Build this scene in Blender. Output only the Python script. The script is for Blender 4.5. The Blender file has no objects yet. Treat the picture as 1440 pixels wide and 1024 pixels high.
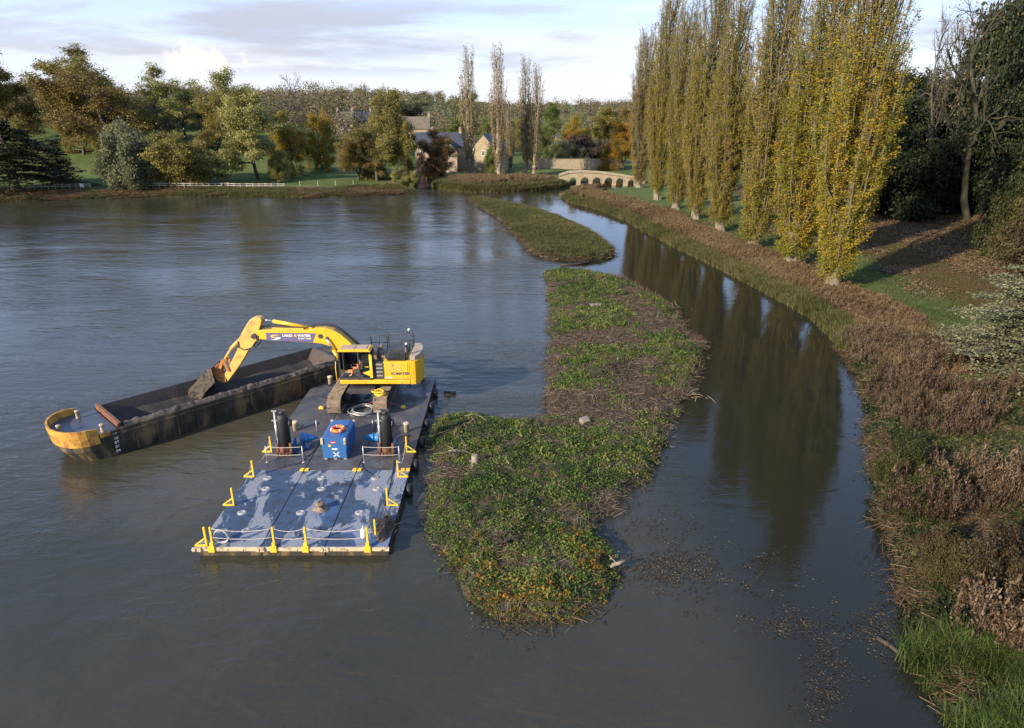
import bpy, math, random
import numpy as np
from mathutils import Vector, Matrix

SC = bpy.context.scene
COL = SC.collection
R = math.radians

# ------------------------------------------------------------------ camera
CAM_H, PITCH, FPX = 20.0, R(20.7), 960.0
cam_data = bpy.data.cameras.new('camera')
cam_data.lens = 24.0
cam_data.sensor_width = 36.0
cam_data.clip_start = 0.5
cam_data.clip_end = 9000.0
cam = bpy.data.objects.new('camera', cam_data)
COL.objects.link(cam)
cam.location = (0, 0, CAM_H)
cam.rotation_euler = (R(90) - PITCH, 0, 0)
SC.camera = cam

# ------------------------------------------------------------------ light
SUN_EL, SUN_AZ = R(23), R(229)       # azimuth measured clockwise from +Y
SC.view_settings.view_transform = 'Standard'
SC.view_settings.look = 'None'
SC.view_settings.gamma = 1.0
SC.view_settings.use_curve_mapping = False
SC.view_settings.exposure = 0.85
sd = bpy.data.lights.new('sun', 'SUN')
sd.energy = 4.9
sd.angle = R(0.6)
sd.color = (1.0, 0.87, 0.70)
sun = bpy.data.objects.new('sun', sd)
COL.objects.link(sun)
to_sun = Vector((math.sin(SUN_AZ) * math.cos(SUN_EL), math.cos(SUN_AZ) * math.cos(SUN_EL), math.sin(SUN_EL)))
sun.rotation_euler = to_sun.to_track_quat('Z', 'Y').to_euler()
sun.location = to_sun * 200

W = bpy.data.worlds.new('World')
SC.world = W
W.use_nodes = True
nt = W.node_tree
for n in list(nt.nodes):
    nt.nodes.remove(n)


def nd(tree, typ, **kw):
    n = tree.nodes.new(typ)
    for k, v in kw.items():
        setattr(n, k, v)
    return n


def world_sky():
    t = nt
    out = nd(t, 'ShaderNodeOutputWorld')
    bg = nd(t, 'ShaderNodeBackground')
    bg.inputs['Strength'].default_value = 0.15
    sky = nd(t, 'ShaderNodeTexSky', sky_type='NISHITA')
    sky.sun_disc = False
    sky.sun_elevation = SUN_EL
    sky.sun_rotation = SUN_AZ
    sky.air_density = 1.0
    sky.dust_density = 0.6
    sky.ozone_density = 1.2
    tc = nd(t, 'ShaderNodeTexCoord')
    sep = nd(t, 'ShaderNodeSeparateXYZ')
    t.links.new(tc.outputs['Generated'], sep.inputs[0])
    # thin high veil, strongest near the horizon
    veil = nd(t, 'ShaderNodeMapRange')
    veil.inputs['From Min'].default_value = 0.0
    veil.inputs['From Max'].default_value = 0.30
    veil.inputs['To Min'].default_value = 0.92
    veil.inputs['To Max'].default_value = 0.50
    t.links.new(sep.outputs['Z'], veil.inputs['Value'])
    m1 = nd(t, 'ShaderNodeMix', data_type='RGBA')
    t.links.new(veil.outputs['Result'], m1.inputs['Factor'])
    t.links.new(sky.outputs['Color'], m1.inputs['A'])
    grad = nd(t, 'ShaderNodeValToRGB')
    grad.color_ramp.elements[0].position = 0.0
    grad.color_ramp.elements[0].color = (0.360, 0.370, 0.400, 1)
    grad.color_ramp.elements[1].position = 0.16
    grad.color_ramp.elements[1].color = (0.205, 0.285, 0.520, 1)
    t.links.new(sep.outputs['Z'], grad.inputs['Fac'])
    sc = nd(t, 'ShaderNodeVectorMath', operation='SCALE')
    sc.inputs['Scale'].default_value = 10.0
    t.links.new(grad.outputs['Color'], sc.inputs[0])
    t.links.new(sc.outputs[0], m1.inputs['B'])

    def cloud(scale, loc, lo, hi, det=7.0, dist=0.4):
        mp = nd(t, 'ShaderNodeMapping')
        mp.inputs['Scale'].default_value = scale
        mp.inputs['Location'].default_value = loc
        t.links.new(tc.outputs['Generated'], mp.inputs['Vector'])
        nz = nd(t, 'ShaderNodeTexNoise')
        nz.inputs['Scale'].default_value = 1.0
        nz.inputs['Detail'].default_value = det
        nz.inputs['Roughness'].default_value = 0.58
        nz.inputs['Distortion'].default_value = dist
        t.links.new(mp.outputs[0], nz.inputs['Vector'])
        mr = nd(t, 'ShaderNodeMapRange', interpolation_type='SMOOTHSTEP')
        mr.inputs['From Min'].default_value = lo
        mr.inputs['From Max'].default_value = hi
        t.links.new(nz.outputs['Fac'], mr.inputs['Value'])
        return mr.outputs['Result']

    def over(prev, fac, colour, k=1.0, band=None):
        f = fac
        if k != 1.0 or band:
            mu = nd(t, 'ShaderNodeMath', operation='MULTIPLY')
            t.links.new(f, mu.inputs[0])
            mu.inputs[1].default_value = k
            f = mu.outputs[0]
        if band:
            a, b, c, d = band
            r1 = nd(t, 'ShaderNodeMapRange', interpolation_type='SMOOTHSTEP')
            r1.inputs['From Min'].default_value = a
            r1.inputs['From Max'].default_value = b
            t.links.new(sep.outputs['Z'], r1.inputs['Value'])
            r2 = nd(t, 'ShaderNodeMapRange', interpolation_type='SMOOTHSTEP')
            r2.inputs['From Min'].default_value = c
            r2.inputs['From Max'].default_value = d
            r2.inputs['To Min'].default_value = 1.0
            r2.inputs['To Max'].default_value = 0.0
            t.links.new(sep.outputs['Z'], r2.inputs['Value'])
            for r in (r1, r2):
                mu = nd(t, 'ShaderNodeMath', operation='MULTIPLY')
                t.links.new(f, mu.inputs[0])
                t.links.new(r.outputs[0], mu.inputs[1])
                f = mu.outputs[0]
        m = nd(t, 'ShaderNodeMix', data_type='RGBA')
        t.links.new(f, m.inputs['Factor'])
        t.links.new(prev, m.inputs['A'])
        m.inputs['B'].default_value = (*colour, 1)
        return m.outputs['Result']

    c = m1.outputs['Result']
    # pale sheets, grey lavender bars, one bright cumulus
    c = over(c, cloud((3.0, 3.0, 26.0), (1.3, 0.2, 0.0), 0.44, 0.66), (3.55, 3.6, 3.85), 0.85, (-0.1, 0.0, 0.13, 0.34))
    c = over(c, cloud((2.4, 2.4, 19.0), (4.1, 2.7, 1.4), 0.46, 0.62, 9.0, 0.3), (2.15, 2.22, 2.65), 0.80, (0.050, 0.068, 0.10, 0.16))
    c = over(c, cloud((4.2, 4.2, 26.0), (7.7, 1.1, 3.1), 0.50, 0.64, 9.0, 0.3), (2.35, 2.42, 2.85), 0.65, (0.03, 0.05, 0.12, 0.20))
    # cumulus: noise gated by closeness to one direction
    az, el = math.atan2((345 - 720) / FPX * 1.0, math.cos(PITCH) + 0.0), R(3.0)
    d0 = Vector((math.sin(az) * math.cos(el), math.cos(az) * math.cos(el), math.sin(el)))
    mp = nd(t, 'ShaderNodeVectorMath', operation='SUBTRACT')
    t.links.new(tc.outputs['Generated'], mp.inputs[0])
    mp.inputs[1].default_value = d0
    ms = nd(t, 'ShaderNodeVectorMath', operation='MULTIPLY')
    t.links.new(mp.outputs[0], ms.inputs[0])
    ms.inputs[1].default_value = (18.0, 18.0, 36.0)
    ln = nd(t, 'ShaderNodeVectorMath', operation='LENGTH')
    t.links.new(ms.outputs[0], ln.inputs[0])
    nz = nd(t, 'ShaderNodeTexNoise')
    nz.inputs['Scale'].default_value = 46.0
    nz.inputs['Detail'].default_value = 6.0
    t.links.new(tc.outputs['Generated'], nz.inputs['Vector'])
    ad = nd(t, 'ShaderNodeMath', operation='MULTIPLY_ADD')
    t.links.new(nz.outputs['Fac'], ad.inputs[0])
    ad.inputs[1].default_value = 2.2
    t.links.new(ln.outputs['Value'], ad.inputs[2])
    mr = nd(t, 'ShaderNodeMapRange', interpolation_type='SMOOTHSTEP')
    mr.inputs['From Min'].default_value = 1.9
    mr.inputs['From Max'].default_value = 1.6
    t.links.new(ad.outputs[0], mr.inputs['Value'])
    c = over(c, mr.outputs['Result'], (4.0, 3.8, 3.6), 0.85)
    t.links.new(c, bg.inputs['Color'])
    t.links.new(bg.outputs[0], out.inputs['Surface'])


world_sky()

# ------------------------------------------------------------------ pixel -> place (the photograph was measured once; everything gets real coordinates)
CP, SP = math.cos(PITCH), math.sin(PITCH)


def below(py):
    return math.tan(PITCH + math.atan((py - 512.0) / FPX))


def depth(Y, z):
    return Y * CP + (CAM_H - z) * SP


def at(px, py, z=0.0):
    Y = (CAM_H - z) / below(py)
    return ((px - 720.0) / FPX * depth(Y, z), Y, z)


def xz(px, py, Y):
    z = CAM_H - Y * below(py)
    return ((px - 720.0) / FPX * depth(Y, z), z)


# ------------------------------------------------------------------ noise
def _hash(ix, iy, seed):
    h = (ix.astype(np.int64) * 374761393 + iy.astype(np.int64) * 668265263 + seed * 1442695041) & 0xFFFFFFFF
    h = ((h ^ (h >> 13)) * 1274126177) & 0xFFFFFFFF
    return ((h ^ (h >> 16)) & 0xFFFF) / 65535.0


def vnoise(x, y, seed=0):
    ix, iy = np.floor(x), np.floor(y)
    fx, fy = x - ix, y - iy
    fx, fy = fx * fx * (3 - 2 * fx), fy * fy * (3 - 2 * fy)
    a, b = _hash(ix, iy, seed), _hash(ix + 1, iy, seed)
    c, d = _hash(ix, iy + 1, seed), _hash(ix + 1, iy + 1, seed)
    return (a * (1 - fx) + b * fx) * (1 - fy) + (c * (1 - fx) + d * fx) * fy


def fbm(x, y, scale, seed=0, octs=4):
    v, amp, tot = 0.0, 1.0, 0.0
    for k in range(octs):
        v = v + amp * vnoise(x / scale * 2 ** k + 17.3 * k, y / scale * 2 ** k - 9.1 * k, seed + k)
        tot += amp
        amp *= 0.5
    return v / tot


def smooth(t):
    t = np.clip(t, 0, 1)
    return t * t * (3 - 2 * t)


def inside(poly, x, y):
    poly = np.asarray(poly)
    r = np.zeros(x.shape, bool)
    j = len(poly) - 1
    for i in range(len(poly)):
        xi, yi = poly[i]
        xj, yj = poly[j]
        if yi != yj:
            cond = ((yi > y) != (yj > y)) & (x < (xj - xi) * (y - yi) / (yj - yi) + xi)
            r ^= cond
        j = i
    return r


def sdist(poly, x, y):
    """distance to the outline, negative inside"""
    poly = np.asarray(poly, float)
    best = np.full(x.shape, 1e18)
    n = len(poly)
    for i in range(n):
        a, b = poly[i], poly[(i + 1) % n]
        ab = b - a
        L = max(float(ab @ ab), 1e-9)
        t = np.clip(((x - a[0]) * ab[0] + (y - a[1]) * ab[1]) / L, 0, 1)
        dx, dy = x - a[0] - t * ab[0], y - a[1] - t * ab[1]
        best = np.minimum(best, dx * dx + dy * dy)
    d = np.sqrt(best)
    return np.where(inside(poly, x, y), -d, d)


# ------------------------------------------------------------------ object helpers
def tag(o, label=None, cat=None, group=None, kind=None):
    if label:
        o['label'] = label
    if cat:
        o['category'] = cat
    if group:
        o['group'] = group
    if kind:
        o['kind'] = kind
    return o


def thing(name, label, cat, loc=(0, 0, 0), rotz=0.0, group=None):
    o = bpy.data.objects.new(name, None)
    o.empty_display_size = 0.3
    COL.objects.link(o)
    o.location = loc
    o.rotation_euler = (0, 0, rotz)
    return tag(o, label, cat, group)


def adopt(o, parent):
    if parent is not None:
        o.parent = parent
    return o


def mesh_np(name, V, Q, mat, parent=None, tint=None, smooth_shade=False):
    """one mesh object from an (N,3) array and an (M,k) face array"""
    V = np.ascontiguousarray(V, dtype=np.float32)
    Q = np.ascontiguousarray(Q, dtype=np.int32)
    k = Q.shape[1]
    me = bpy.data.meshes.new(name)
    me.vertices.add(len(V))
    me.vertices.foreach_set('co', V.ravel())
    me.loops.add(Q.size)
    me.loops.foreach_set('vertex_index', Q.ravel())
    me.polygons.add(len(Q))
    me.polygons.foreach_set('loop_start', np.arange(0, Q.size, k, dtype=np.int32))
    me.polygons.foreach_set('loop_total', np.full(len(Q), k, dtype=np.int32))
    if smooth_shade:
        me.polygons.foreach_set('use_smooth', np.ones(len(Q), bool))
    if tint is not None:
        tints = tint if isinstance(tint, dict) else {'tint': tint}
        for nm, arr in tints.items():
            at_ = me.attributes.new(nm, 'FLOAT', 'POINT')
            at_.data.foreach_set('value', np.ascontiguousarray(arr, dtype=np.float32))
    me.update(calc_edges=True)
    me.materials.append(mat)
    o = bpy.data.objects.new(name, me)
    COL.objects.link(o)
    return adopt(o, parent)


class MB:
    """collects solids into one mesh"""

    def __init__(self):
        self.v, self.f, self.s = [], [], []

    def add(self, vs, fs, sm=False):
        o = len(self.v)
        self.v += [tuple(p) for p in vs]
        self.f += [tuple(i + o for i in f) for f in fs]
        self.s += [sm] * len(fs)
        return self

    def box(self, c, s, rz=0.0, rot=None):
        hx, hy, hz = s[0] / 2, s[1] / 2, s[2] / 2
        M = rot if rot is not None else Matrix.Rotation(rz, 3, 'Z')
        vs = []
        for x, y, z in ((-1, -1, -1), (1, -1, -1), (1, 1, -1), (-1, 1, -1), (-1, -1, 1), (1, -1, 1), (1, 1, 1), (-1, 1, 1)):
            vs.append(M @ Vector((x * hx, y * hy, z * hz)) + Vector(c))
        return self.add(vs, [(0, 3, 2, 1), (4, 5, 6, 7), (0, 1, 5, 4), (1, 2, 6, 5), (2, 3, 7, 6), (3, 0, 4, 7)])

    def bar(self, p, q, w, h=None):
        """rectangular bar from p to q"""
        p, q = Vector(p), Vector(q)
        d = q - p
        rot = d.to_track_quat('Z', 'Y').to_matrix()
        return self.box((p + q) / 2, (w, h or w, d.length), rot=rot)

    def prism(self, poly, y0, y1):
        """XZ outline pushed along Y"""
        n = len(poly)
        area = sum(poly[i][0] * poly[(i + 1) % n][1] - poly[(i + 1) % n][0] * poly[i][1] for i in range(n))
        if area < 0:
            poly = poly[::-1]
        vs = [(x, y0, z) for x, z in poly] + [(x, y1, z) for x, z in poly]
        fs = [tuple(range(n)), tuple(range(2 * n - 1, n - 1, -1))]
        fs += [((i + 1) % n, i, n + i, n + (i + 1) % n) for i in range(n)]
        return self.add(vs, fs)

    def slab(self, poly, z0, z1):
        n = len(poly)
        area = sum(poly[i][0] * poly[(i + 1) % n][1] - poly[(i + 1) % n][0] * poly[i][1] for i in range(n))
        if area < 0:
            poly = poly[::-1]
        vs = [(x, y, z0) for x, y in poly] + [(x, y, z1) for x, y in poly]
        fs = [tuple(range(n - 1, -1, -1)), tuple(range(n, 2 * n))]
        fs += [(i, (i + 1) % n, n + (i + 1) % n, n + i) for i in range(n)]
        return self.add(vs, fs)

    def tube(self, pts, r, n=8, cap=True):
        pts = [Vector(p) for p in pts]
        rs = r if isinstance(r, (list, tuple)) else [r] * len(pts)
        vs, fs = [], []
        up = None
        for i, p in enumerate(pts):
            d = (pts[min(i + 1, len(pts) - 1)] - pts[max(i - 1, 0)])
            if d.length < 1e-9:
                d = Vector((0, 0, 1))
            d.normalize()
            if up is None:
                up = d.orthogonal().normalized()
            up = (up - d * up.dot(d))
            if up.length < 1e-6:
                up = d.orthogonal()
            up.normalize()
            w = d.cross(up)
            for k in range(n):
                a = 2 * math.pi * k / n
                vs.append(p + (up * math.cos(a) + w * math.sin(a)) * rs[i])
        for i in range(len(pts) - 1):
            for k in range(n):
                a, b = i * n + k, i * n + (k + 1) % n
                fs.append((a, b, b + n, a + n))
        self.add(vs, fs, True)
        if cap:
            o = len(self.v) - len(vs)
            self.f += [tuple(o + k for k in range(n - 1, -1, -1)), tuple(o + (len(pts) - 1) * n + k for k in range(n))]
            self.s += [False, False]
        return self

    def cyl(self, p, q, r0, r1=None, n=16):
        return self.tube([p, q], [r0, r0 if r1 is None else r1], n)

    def lathe(self, prof, c=(0, 0, 0), axis='Z', n=20):
        """(radius, height) profile spun about an axis through c"""
        vs, fs = [], []
        for r, h in prof:
            for k in range(n):
                a = 2 * math.pi * k / n
                x, y = r * math.cos(a), r * math.sin(a)
                p = {'Z': (x, y, h), 'X': (h, x, y), 'Y': (y, h, x)}[axis]
                vs.append((p[0] + c[0], p[1] + c[1], p[2] + c[2]))
        for i in range(len(prof) - 1):
            for k in range(n):
                a, b = i * n + k, i * n + (k + 1) % n
                fs.append((a, b, b + n, a + n))
        fs.append(tuple(range(n - 1, -1, -1)))
        fs.append(tuple((len(prof) - 1) * n + k for k in range(n)))
        self.add(vs, fs[:-2], True)
        o = len(self.v) - len(vs)
        self.f += [tuple(i + o for i in f) for f in fs[-2:]]
        self.s += [False, False]
        return self

    def torus(self, c, RR, r, n=28, m=10, rot=None):
        vs, fs = [], []
        M = rot or Matrix.Identity(3)
        for i in range(n):
            a = 2 * math.pi * i / n
            for j in range(m):
                b = 2 * math.pi * j / m
                p = Vector(((RR + r * math.cos(b)) * math.cos(a), (RR + r * math.cos(b)) * math.sin(a), r * math.sin(b)))
                vs.append(M @ p + Vector(c))
        for i in range(n):
            for j in range(m):
                fs.append((i * m + j, ((i + 1) % n) * m + j, ((i + 1) % n) * m + (j + 1) % m, i * m + (j + 1) % m))
        return self.add(vs, fs, True)

    def build(self, name, mat, parent=None, bevel=0.0, label=None):
        me = bpy.data.meshes.new(name)
        me.from_pydata(self.v, [], self.f)
        me.polygons.foreach_set('use_smooth', self.s)
        me.update()
        me.materials.append(mat)
        o = bpy.data.objects.new(name, me)
        COL.objects.link(o)
        if bevel:
            b = o.modifiers.new('bevel', 'BEVEL')
            b.width = bevel
            b.segments = 2
            b.limit_method = 'ANGLE'
            b.angle_limit = R(40)
        if label:
            o['label'] = label
        return adopt(o, parent)


def letters(name, text, size, mat, parent, loc, rot=(R(90), 0, 0), ext=0.004, align='LEFT', bold=0.0):
    cu = bpy.data.curves.new(name, 'FONT')
    cu.body = text
    cu.size = size
    cu.extrude = ext
    cu.offset = bold
    cu.align_x = align
    cu.align_y = 'CENTER'
    cu.materials.append(mat)
    f = bpy.data.objects.new(name, cu)
    COL.objects.link(f)
    me = bpy.data.meshes.new_from_object(f.evaluated_get(bpy.context.evaluated_depsgraph_get()))
    bpy.data.objects.remove(f)
    me.name = name
    if not me.materials:
        me.materials.append(mat)
    o = bpy.data.objects.new(name, me)
    COL.objects.link(o)
    o.location = loc
    o.rotation_euler = rot
    return adopt(o, parent)


# ------------------------------------------------------------------ materials
def new_mat(name):
    m = bpy.data.materials.new(name)
    m.use_nodes = True
    t = m.node_tree
    b = t.nodes['Principled BSDF']
    return m, t, b


def ramp(t, stops, fac=None):
    r = nd(t, 'ShaderNodeValToRGB')
    e = r.color_ramp.elements
    while len(e) < len(stops):
        e.new(0.5)
    for k, (p, c) in enumerate(stops):
        e[k].position = p
        e[k].color = (*c, 1) if len(c) == 3 else c
    if fac is not None:
        t.links.new(fac, r.inputs['Fac'])
    return r.outputs['Color']


def noise(t, scale, detail=5.0, rough=0.6, dist=0.0, coord='Object', stretch=None):
    tc = nd(t, 'ShaderNodeTexCoord')
    n = nd(t, 'ShaderNodeTexNoise')
    n.inputs['Scale'].default_value = scale
    n.inputs['Detail'].default_value = detail
    n.inputs['Roughness'].default_value = rough
    n.inputs['Distortion'].default_value = dist
    if stretch:
        mp = nd(t, 'ShaderNodeMapping')
        mp.inputs['Scale'].default_value = stretch
        t.links.new(tc.outputs[coord], mp.inputs['Vector'])
        t.links.new(mp.outputs[0], n.inputs['Vector'])
    else:
        t.links.new(tc.outputs[coord], n.inputs['Vector'])
    return n.outputs['Fac']


def bump(t, b, h, strength=0.4, dist=0.02):
    n = nd(t, 'ShaderNodeBump')
    n.inputs['Strength'].default_value = strength
    n.inputs['Distance'].default_value = dist
    t.links.new(h, n.inputs['Height'])
    t.links.new(n.outputs[0], b.inputs['Normal'])


def mix(t, fac, a, b):
    m = nd(t, 'ShaderNodeMix', data_type='RGBA')
    for k, v in (('Factor', fac), ('A', a), ('B', b)):
        if isinstance(v, (int, float)):
            m.inputs[k].default_value = v
        elif isinstance(v, tuple):
            m.inputs[k].default_value = (*v, 1)
        else:
            t.links.new(v, m.inputs[k])
    return m.outputs['Result']


def rng_map(t, v, a, b, c=0.0, d=1.0):
    m = nd(t, 'ShaderNodeMapRange', interpolation_type='SMOOTHSTEP')
    m.inputs['From Min'].default_value = a
    m.inputs['From Max'].default_value = b
    m.inputs['To Min'].default_value = c
    m.inputs['To Max'].default_value = d
    t.links.new(v, m.inputs['Value'])
    return m.outputs['Result']


def paint(name, c1, c2=None, scale=1.5, rough=0.5, dirt=None, dirt_at=(0.55, 0.75), dirt_scale=2.5, metal=0.0, bmp=0.15, bd=0.01, stretch=None):
    """a colour with soft variation and dirt or rust patches"""
    m, t, b = new_mat(name)
    c2 = c2 or tuple(v * 0.75 for v in c1)
    col = ramp(t, [(0.35, c1), (0.65, c2)], noise(t, scale, stretch=stretch))
    if dirt:
        f = rng_map(t, noise(t, dirt_scale, 8.0, 0.65, 0.3, stretch=stretch), *dirt_at)
        col = mix(t, f, col, dirt)
    t.links.new(col, b.inputs['Base Color'])
    b.inputs['Roughness'].default_value = rough
    b.inputs['Metallic'].default_value = metal
    if bmp:
        bump(t, b, noise(t, scale * 8, 4.0), bmp, bd)
    return m


def leafy(name, stops, trans=0.30, rough=0.6, var=0.12):
    """foliage: colour by the leaf's own tint, some light passing through"""
    m, t, b = new_mat(name)
    a = nd(t, 'ShaderNodeAttribute', attribute_name='tint')
    oi = nd(t, 'ShaderNodeObjectInfo')
    f = nd(t, 'ShaderNodeMath', operation='MULTIPLY_ADD')
    t.links.new(oi.outputs['Random'], f.inputs[0])
    f.inputs[1].default_value = var
    t.links.new(a.outputs['Fac'], f.inputs[2])
    s = nd(t, 'ShaderNodeMath', operation='SUBTRACT')
    t.links.new(f.outputs[0], s.inputs[0])
    s.inputs[1].default_value = var / 2
    col = ramp(t, stops, s.outputs[0])
    t.links.new(col, b.inputs['Base Color'])
    b.inputs['Roughness'].default_value = rough
    b.inputs['Specular IOR Level'].default_value = 0.25
    if trans:
        tr = nd(t, 'ShaderNodeBsdfTranslucent')
        t.links.new(col, tr.inputs['Color'])
        mx = nd(t, 'ShaderNodeMixShader')
        mx.inputs[0].default_value = trans
        t.links.new(b.outputs[0], mx.inputs[1])
        t.links.new(tr.outputs[0], mx.inputs[2])
        t.links.new(mx.outputs[0], t.nodes['Material Output'].inputs['Surface'])
    return m


def spread(cols):
    n = len(cols)
    return [(0.02 + 0.96 * i / (n - 1), c) for i, c in enumerate(cols)]


# ================================================================== THE SETTING: water, ground, islands
def g(px, py):
    return at(px, py, 0.0)[:2]


right_shore = [(1560, 1270), (1450, 1130), (1380, 1045), (1340, 1000), (1312, 960), (1290, 925), (1280, 885), (1276, 840), (1266, 790), (1250, 745),
               (1238, 700), (1230, 655), (1226, 610), (1222, 565), (1208, 525), (1184, 488), (1152, 452), (1110, 428), (1060, 402), (1010, 376), (960, 352),
               (920, 332), (880, 309), (838, 294), (803, 285), (792, 278), (800, 271.5), (840, 267.5), (897, 265.0)]
far_shore = [(797, 261.5), (780, 264.5), (745, 268.5), (700, 271), (650, 270), (622, 266), (611, 261), (607, 250), (603, 246), (596, 246), (592, 252), (588, 264), (586, 271.5),
             (560, 273), (520, 274.5), (480, 276), (440, 278), (400, 277), (330, 276.5), (260, 277.5), (200, 277), (120, 280.5), (40, 282.5), (-60, 285), (-220, 289)]
upstream = [(35.0, 194.0), (35.0, 206.0), (28.0, 206.0), (20.0, 196.0)]
water_poly = [(8, -60), (22, 2)] + [g(*p) for p in right_shore] + upstream + [g(*p) for p in far_shore] + [(-330, 150), (-340, -60)]


def densify(poly, step, amp, seed, power=1.0):
    out = []
    n = len(poly)
    for i in range(n):
        a, b = np.array(poly[i]), np.array(poly[(i + 1) % n])
        L = np.linalg.norm(b - a)
        k = max(1, int(L / step))
        for j in range(k):
            out.append(a + (b - a) * j / k)
    out = np.array(out)
    x, y = out[:, 0].copy(), out[:, 1].copy()
    out[:, 0] += (fbm(x, y, 2.6, seed, 3) - 0.5) * 2 * amp
    out[:, 1] += (fbm(x, y, 2.6, seed + 50, 3) - 0.5) * 2 * amp
    return out


def land_height(x, y):
    x, y = np.asarray(x, float), np.asarray(y, float)
    d = sdist(water_poly, x, y) + (fbm(x, y, 3.2, 4, 3) - 0.5) * 1.2
    h = np.where(d < 0, np.maximum(d * 0.5, -1.6), 0.0)
    up = np.clip(d, 0, None)
    h = h + 0.55 * smooth(up / 1.2) + 0.5 * smooth((up - 1) / 6.0) + 0.018 * np.clip(up - 4, 0, 60)
    left = 12.0 * smooth((y - 178) / 115.0) * smooth((-x - 30) / 60.0)
    h = h + np.where(d > 0, left * smooth(up / 25), 0)
    h = h + np.where(d > 0, 10.5 * smooth((y - 265) / 380.0) + 7.0 * smooth((y - 700) / 1500.0), 0)
    h = h + np.where(d > 0, 4.0 * smooth((x - 60) / 90.0) * smooth((y - 40) / 60.0), 0)
    h = h + np.where(d > 0, (fbm(x, y, 1.7, 9, 3) - 0.5) * 0.30 * smooth(up / 2) + (fbm(x, y, 14.0, 12, 3) - 0.5) * 0.8 * smooth(up / 12), 0)
    return h


def hz(x, y):
    return float(land_height(np.array([x]), np.array([y]))[0])


def ground_at(px, py):
    """where the sight line through a photograph point meets the land"""
    ys = np.linspace(14, 900, 1800)
    b = below(py)
    zs = CAM_H - ys * b
    xs = (px - 720.0) / FPX * (ys * CP + (CAM_H - zs) * SP)
    hh = land_height(xs, ys)
    k = np.where(zs <= np.maximum(hh, 0))[0]
    k = k[0] if len(k) else len(ys) - 1
    return float(xs[k]), float(ys[k]), float(max(hh[k], 0))


# ---- ground sheet: fine near the place, coarse to the horizon
def make_ground():
    ang = np.radians(np.concatenate([np.linspace(-75, -46, 50), np.linspace(-45.5, 45.5, 430), np.linspace(46, 75, 50)]))
    rad = np.concatenate([np.exp(np.linspace(math.log(9), math.log(330), 330)), np.exp(np.linspace(math.log(336), math.log(4200), 60))])
    A, RR = np.meshgrid(ang, rad)
    X, Y = (RR * np.sin(A)).ravel(), (RR * np.cos(A)).ravel()
    Z = land_height(X, Y)
    na, nr = len(ang), len(rad)
    i, j = np.meshgrid(np.arange(na - 1), np.arange(nr - 1))
    a = (j * na + i).ravel()
    Q = np.stack([a, a + 1, a + na + 1, a + na], 1)
    keep = (Z[Q] > -0.9).any(1)
    Q = Q[keep]
    d = sdist(water_poly, X, Y)
    bank = smooth((3.2 - d) / 2.2)
    # kind of cover: fallen leaves under the right-hand trees, spread wider to darken the meadow as shade would, bare mud at the margins
    ll = smooth((X - 41 - 0.06 * (Y - 60)) / 8) * smooth((190 - Y) / 30)
    ll = np.clip(ll * (0.55 + 0.9 * fbm(X, Y, 16, 31, 4)), 0, 1)
    near = smooth((X - 22) / 8) * smooth((44 - Y) / 14) * 0.35
    ll = np.maximum(ll, near)
    strip = smooth((X - 20) / 6) * smooth((9.0 - d) / 3) * smooth((d - 2.0) / 2) * 0.8 * smooth((178 - Y) / 20)
    ll = np.maximum(ll, strip)
    shore_far = smooth((13 - d) / 6) * smooth((-X + 5) / 20) * smooth((Y - 140) / 12)
    me = mesh_np('ground', np.stack([X, Y, Z], 1), Q, M_ground, None, {'mud': bank, 'litter_shade': ll, 'rough': shore_far}, True)
    return tag(me, 'grassy ground around the lake rising to the far hills', 'ground', kind='structure')


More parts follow.
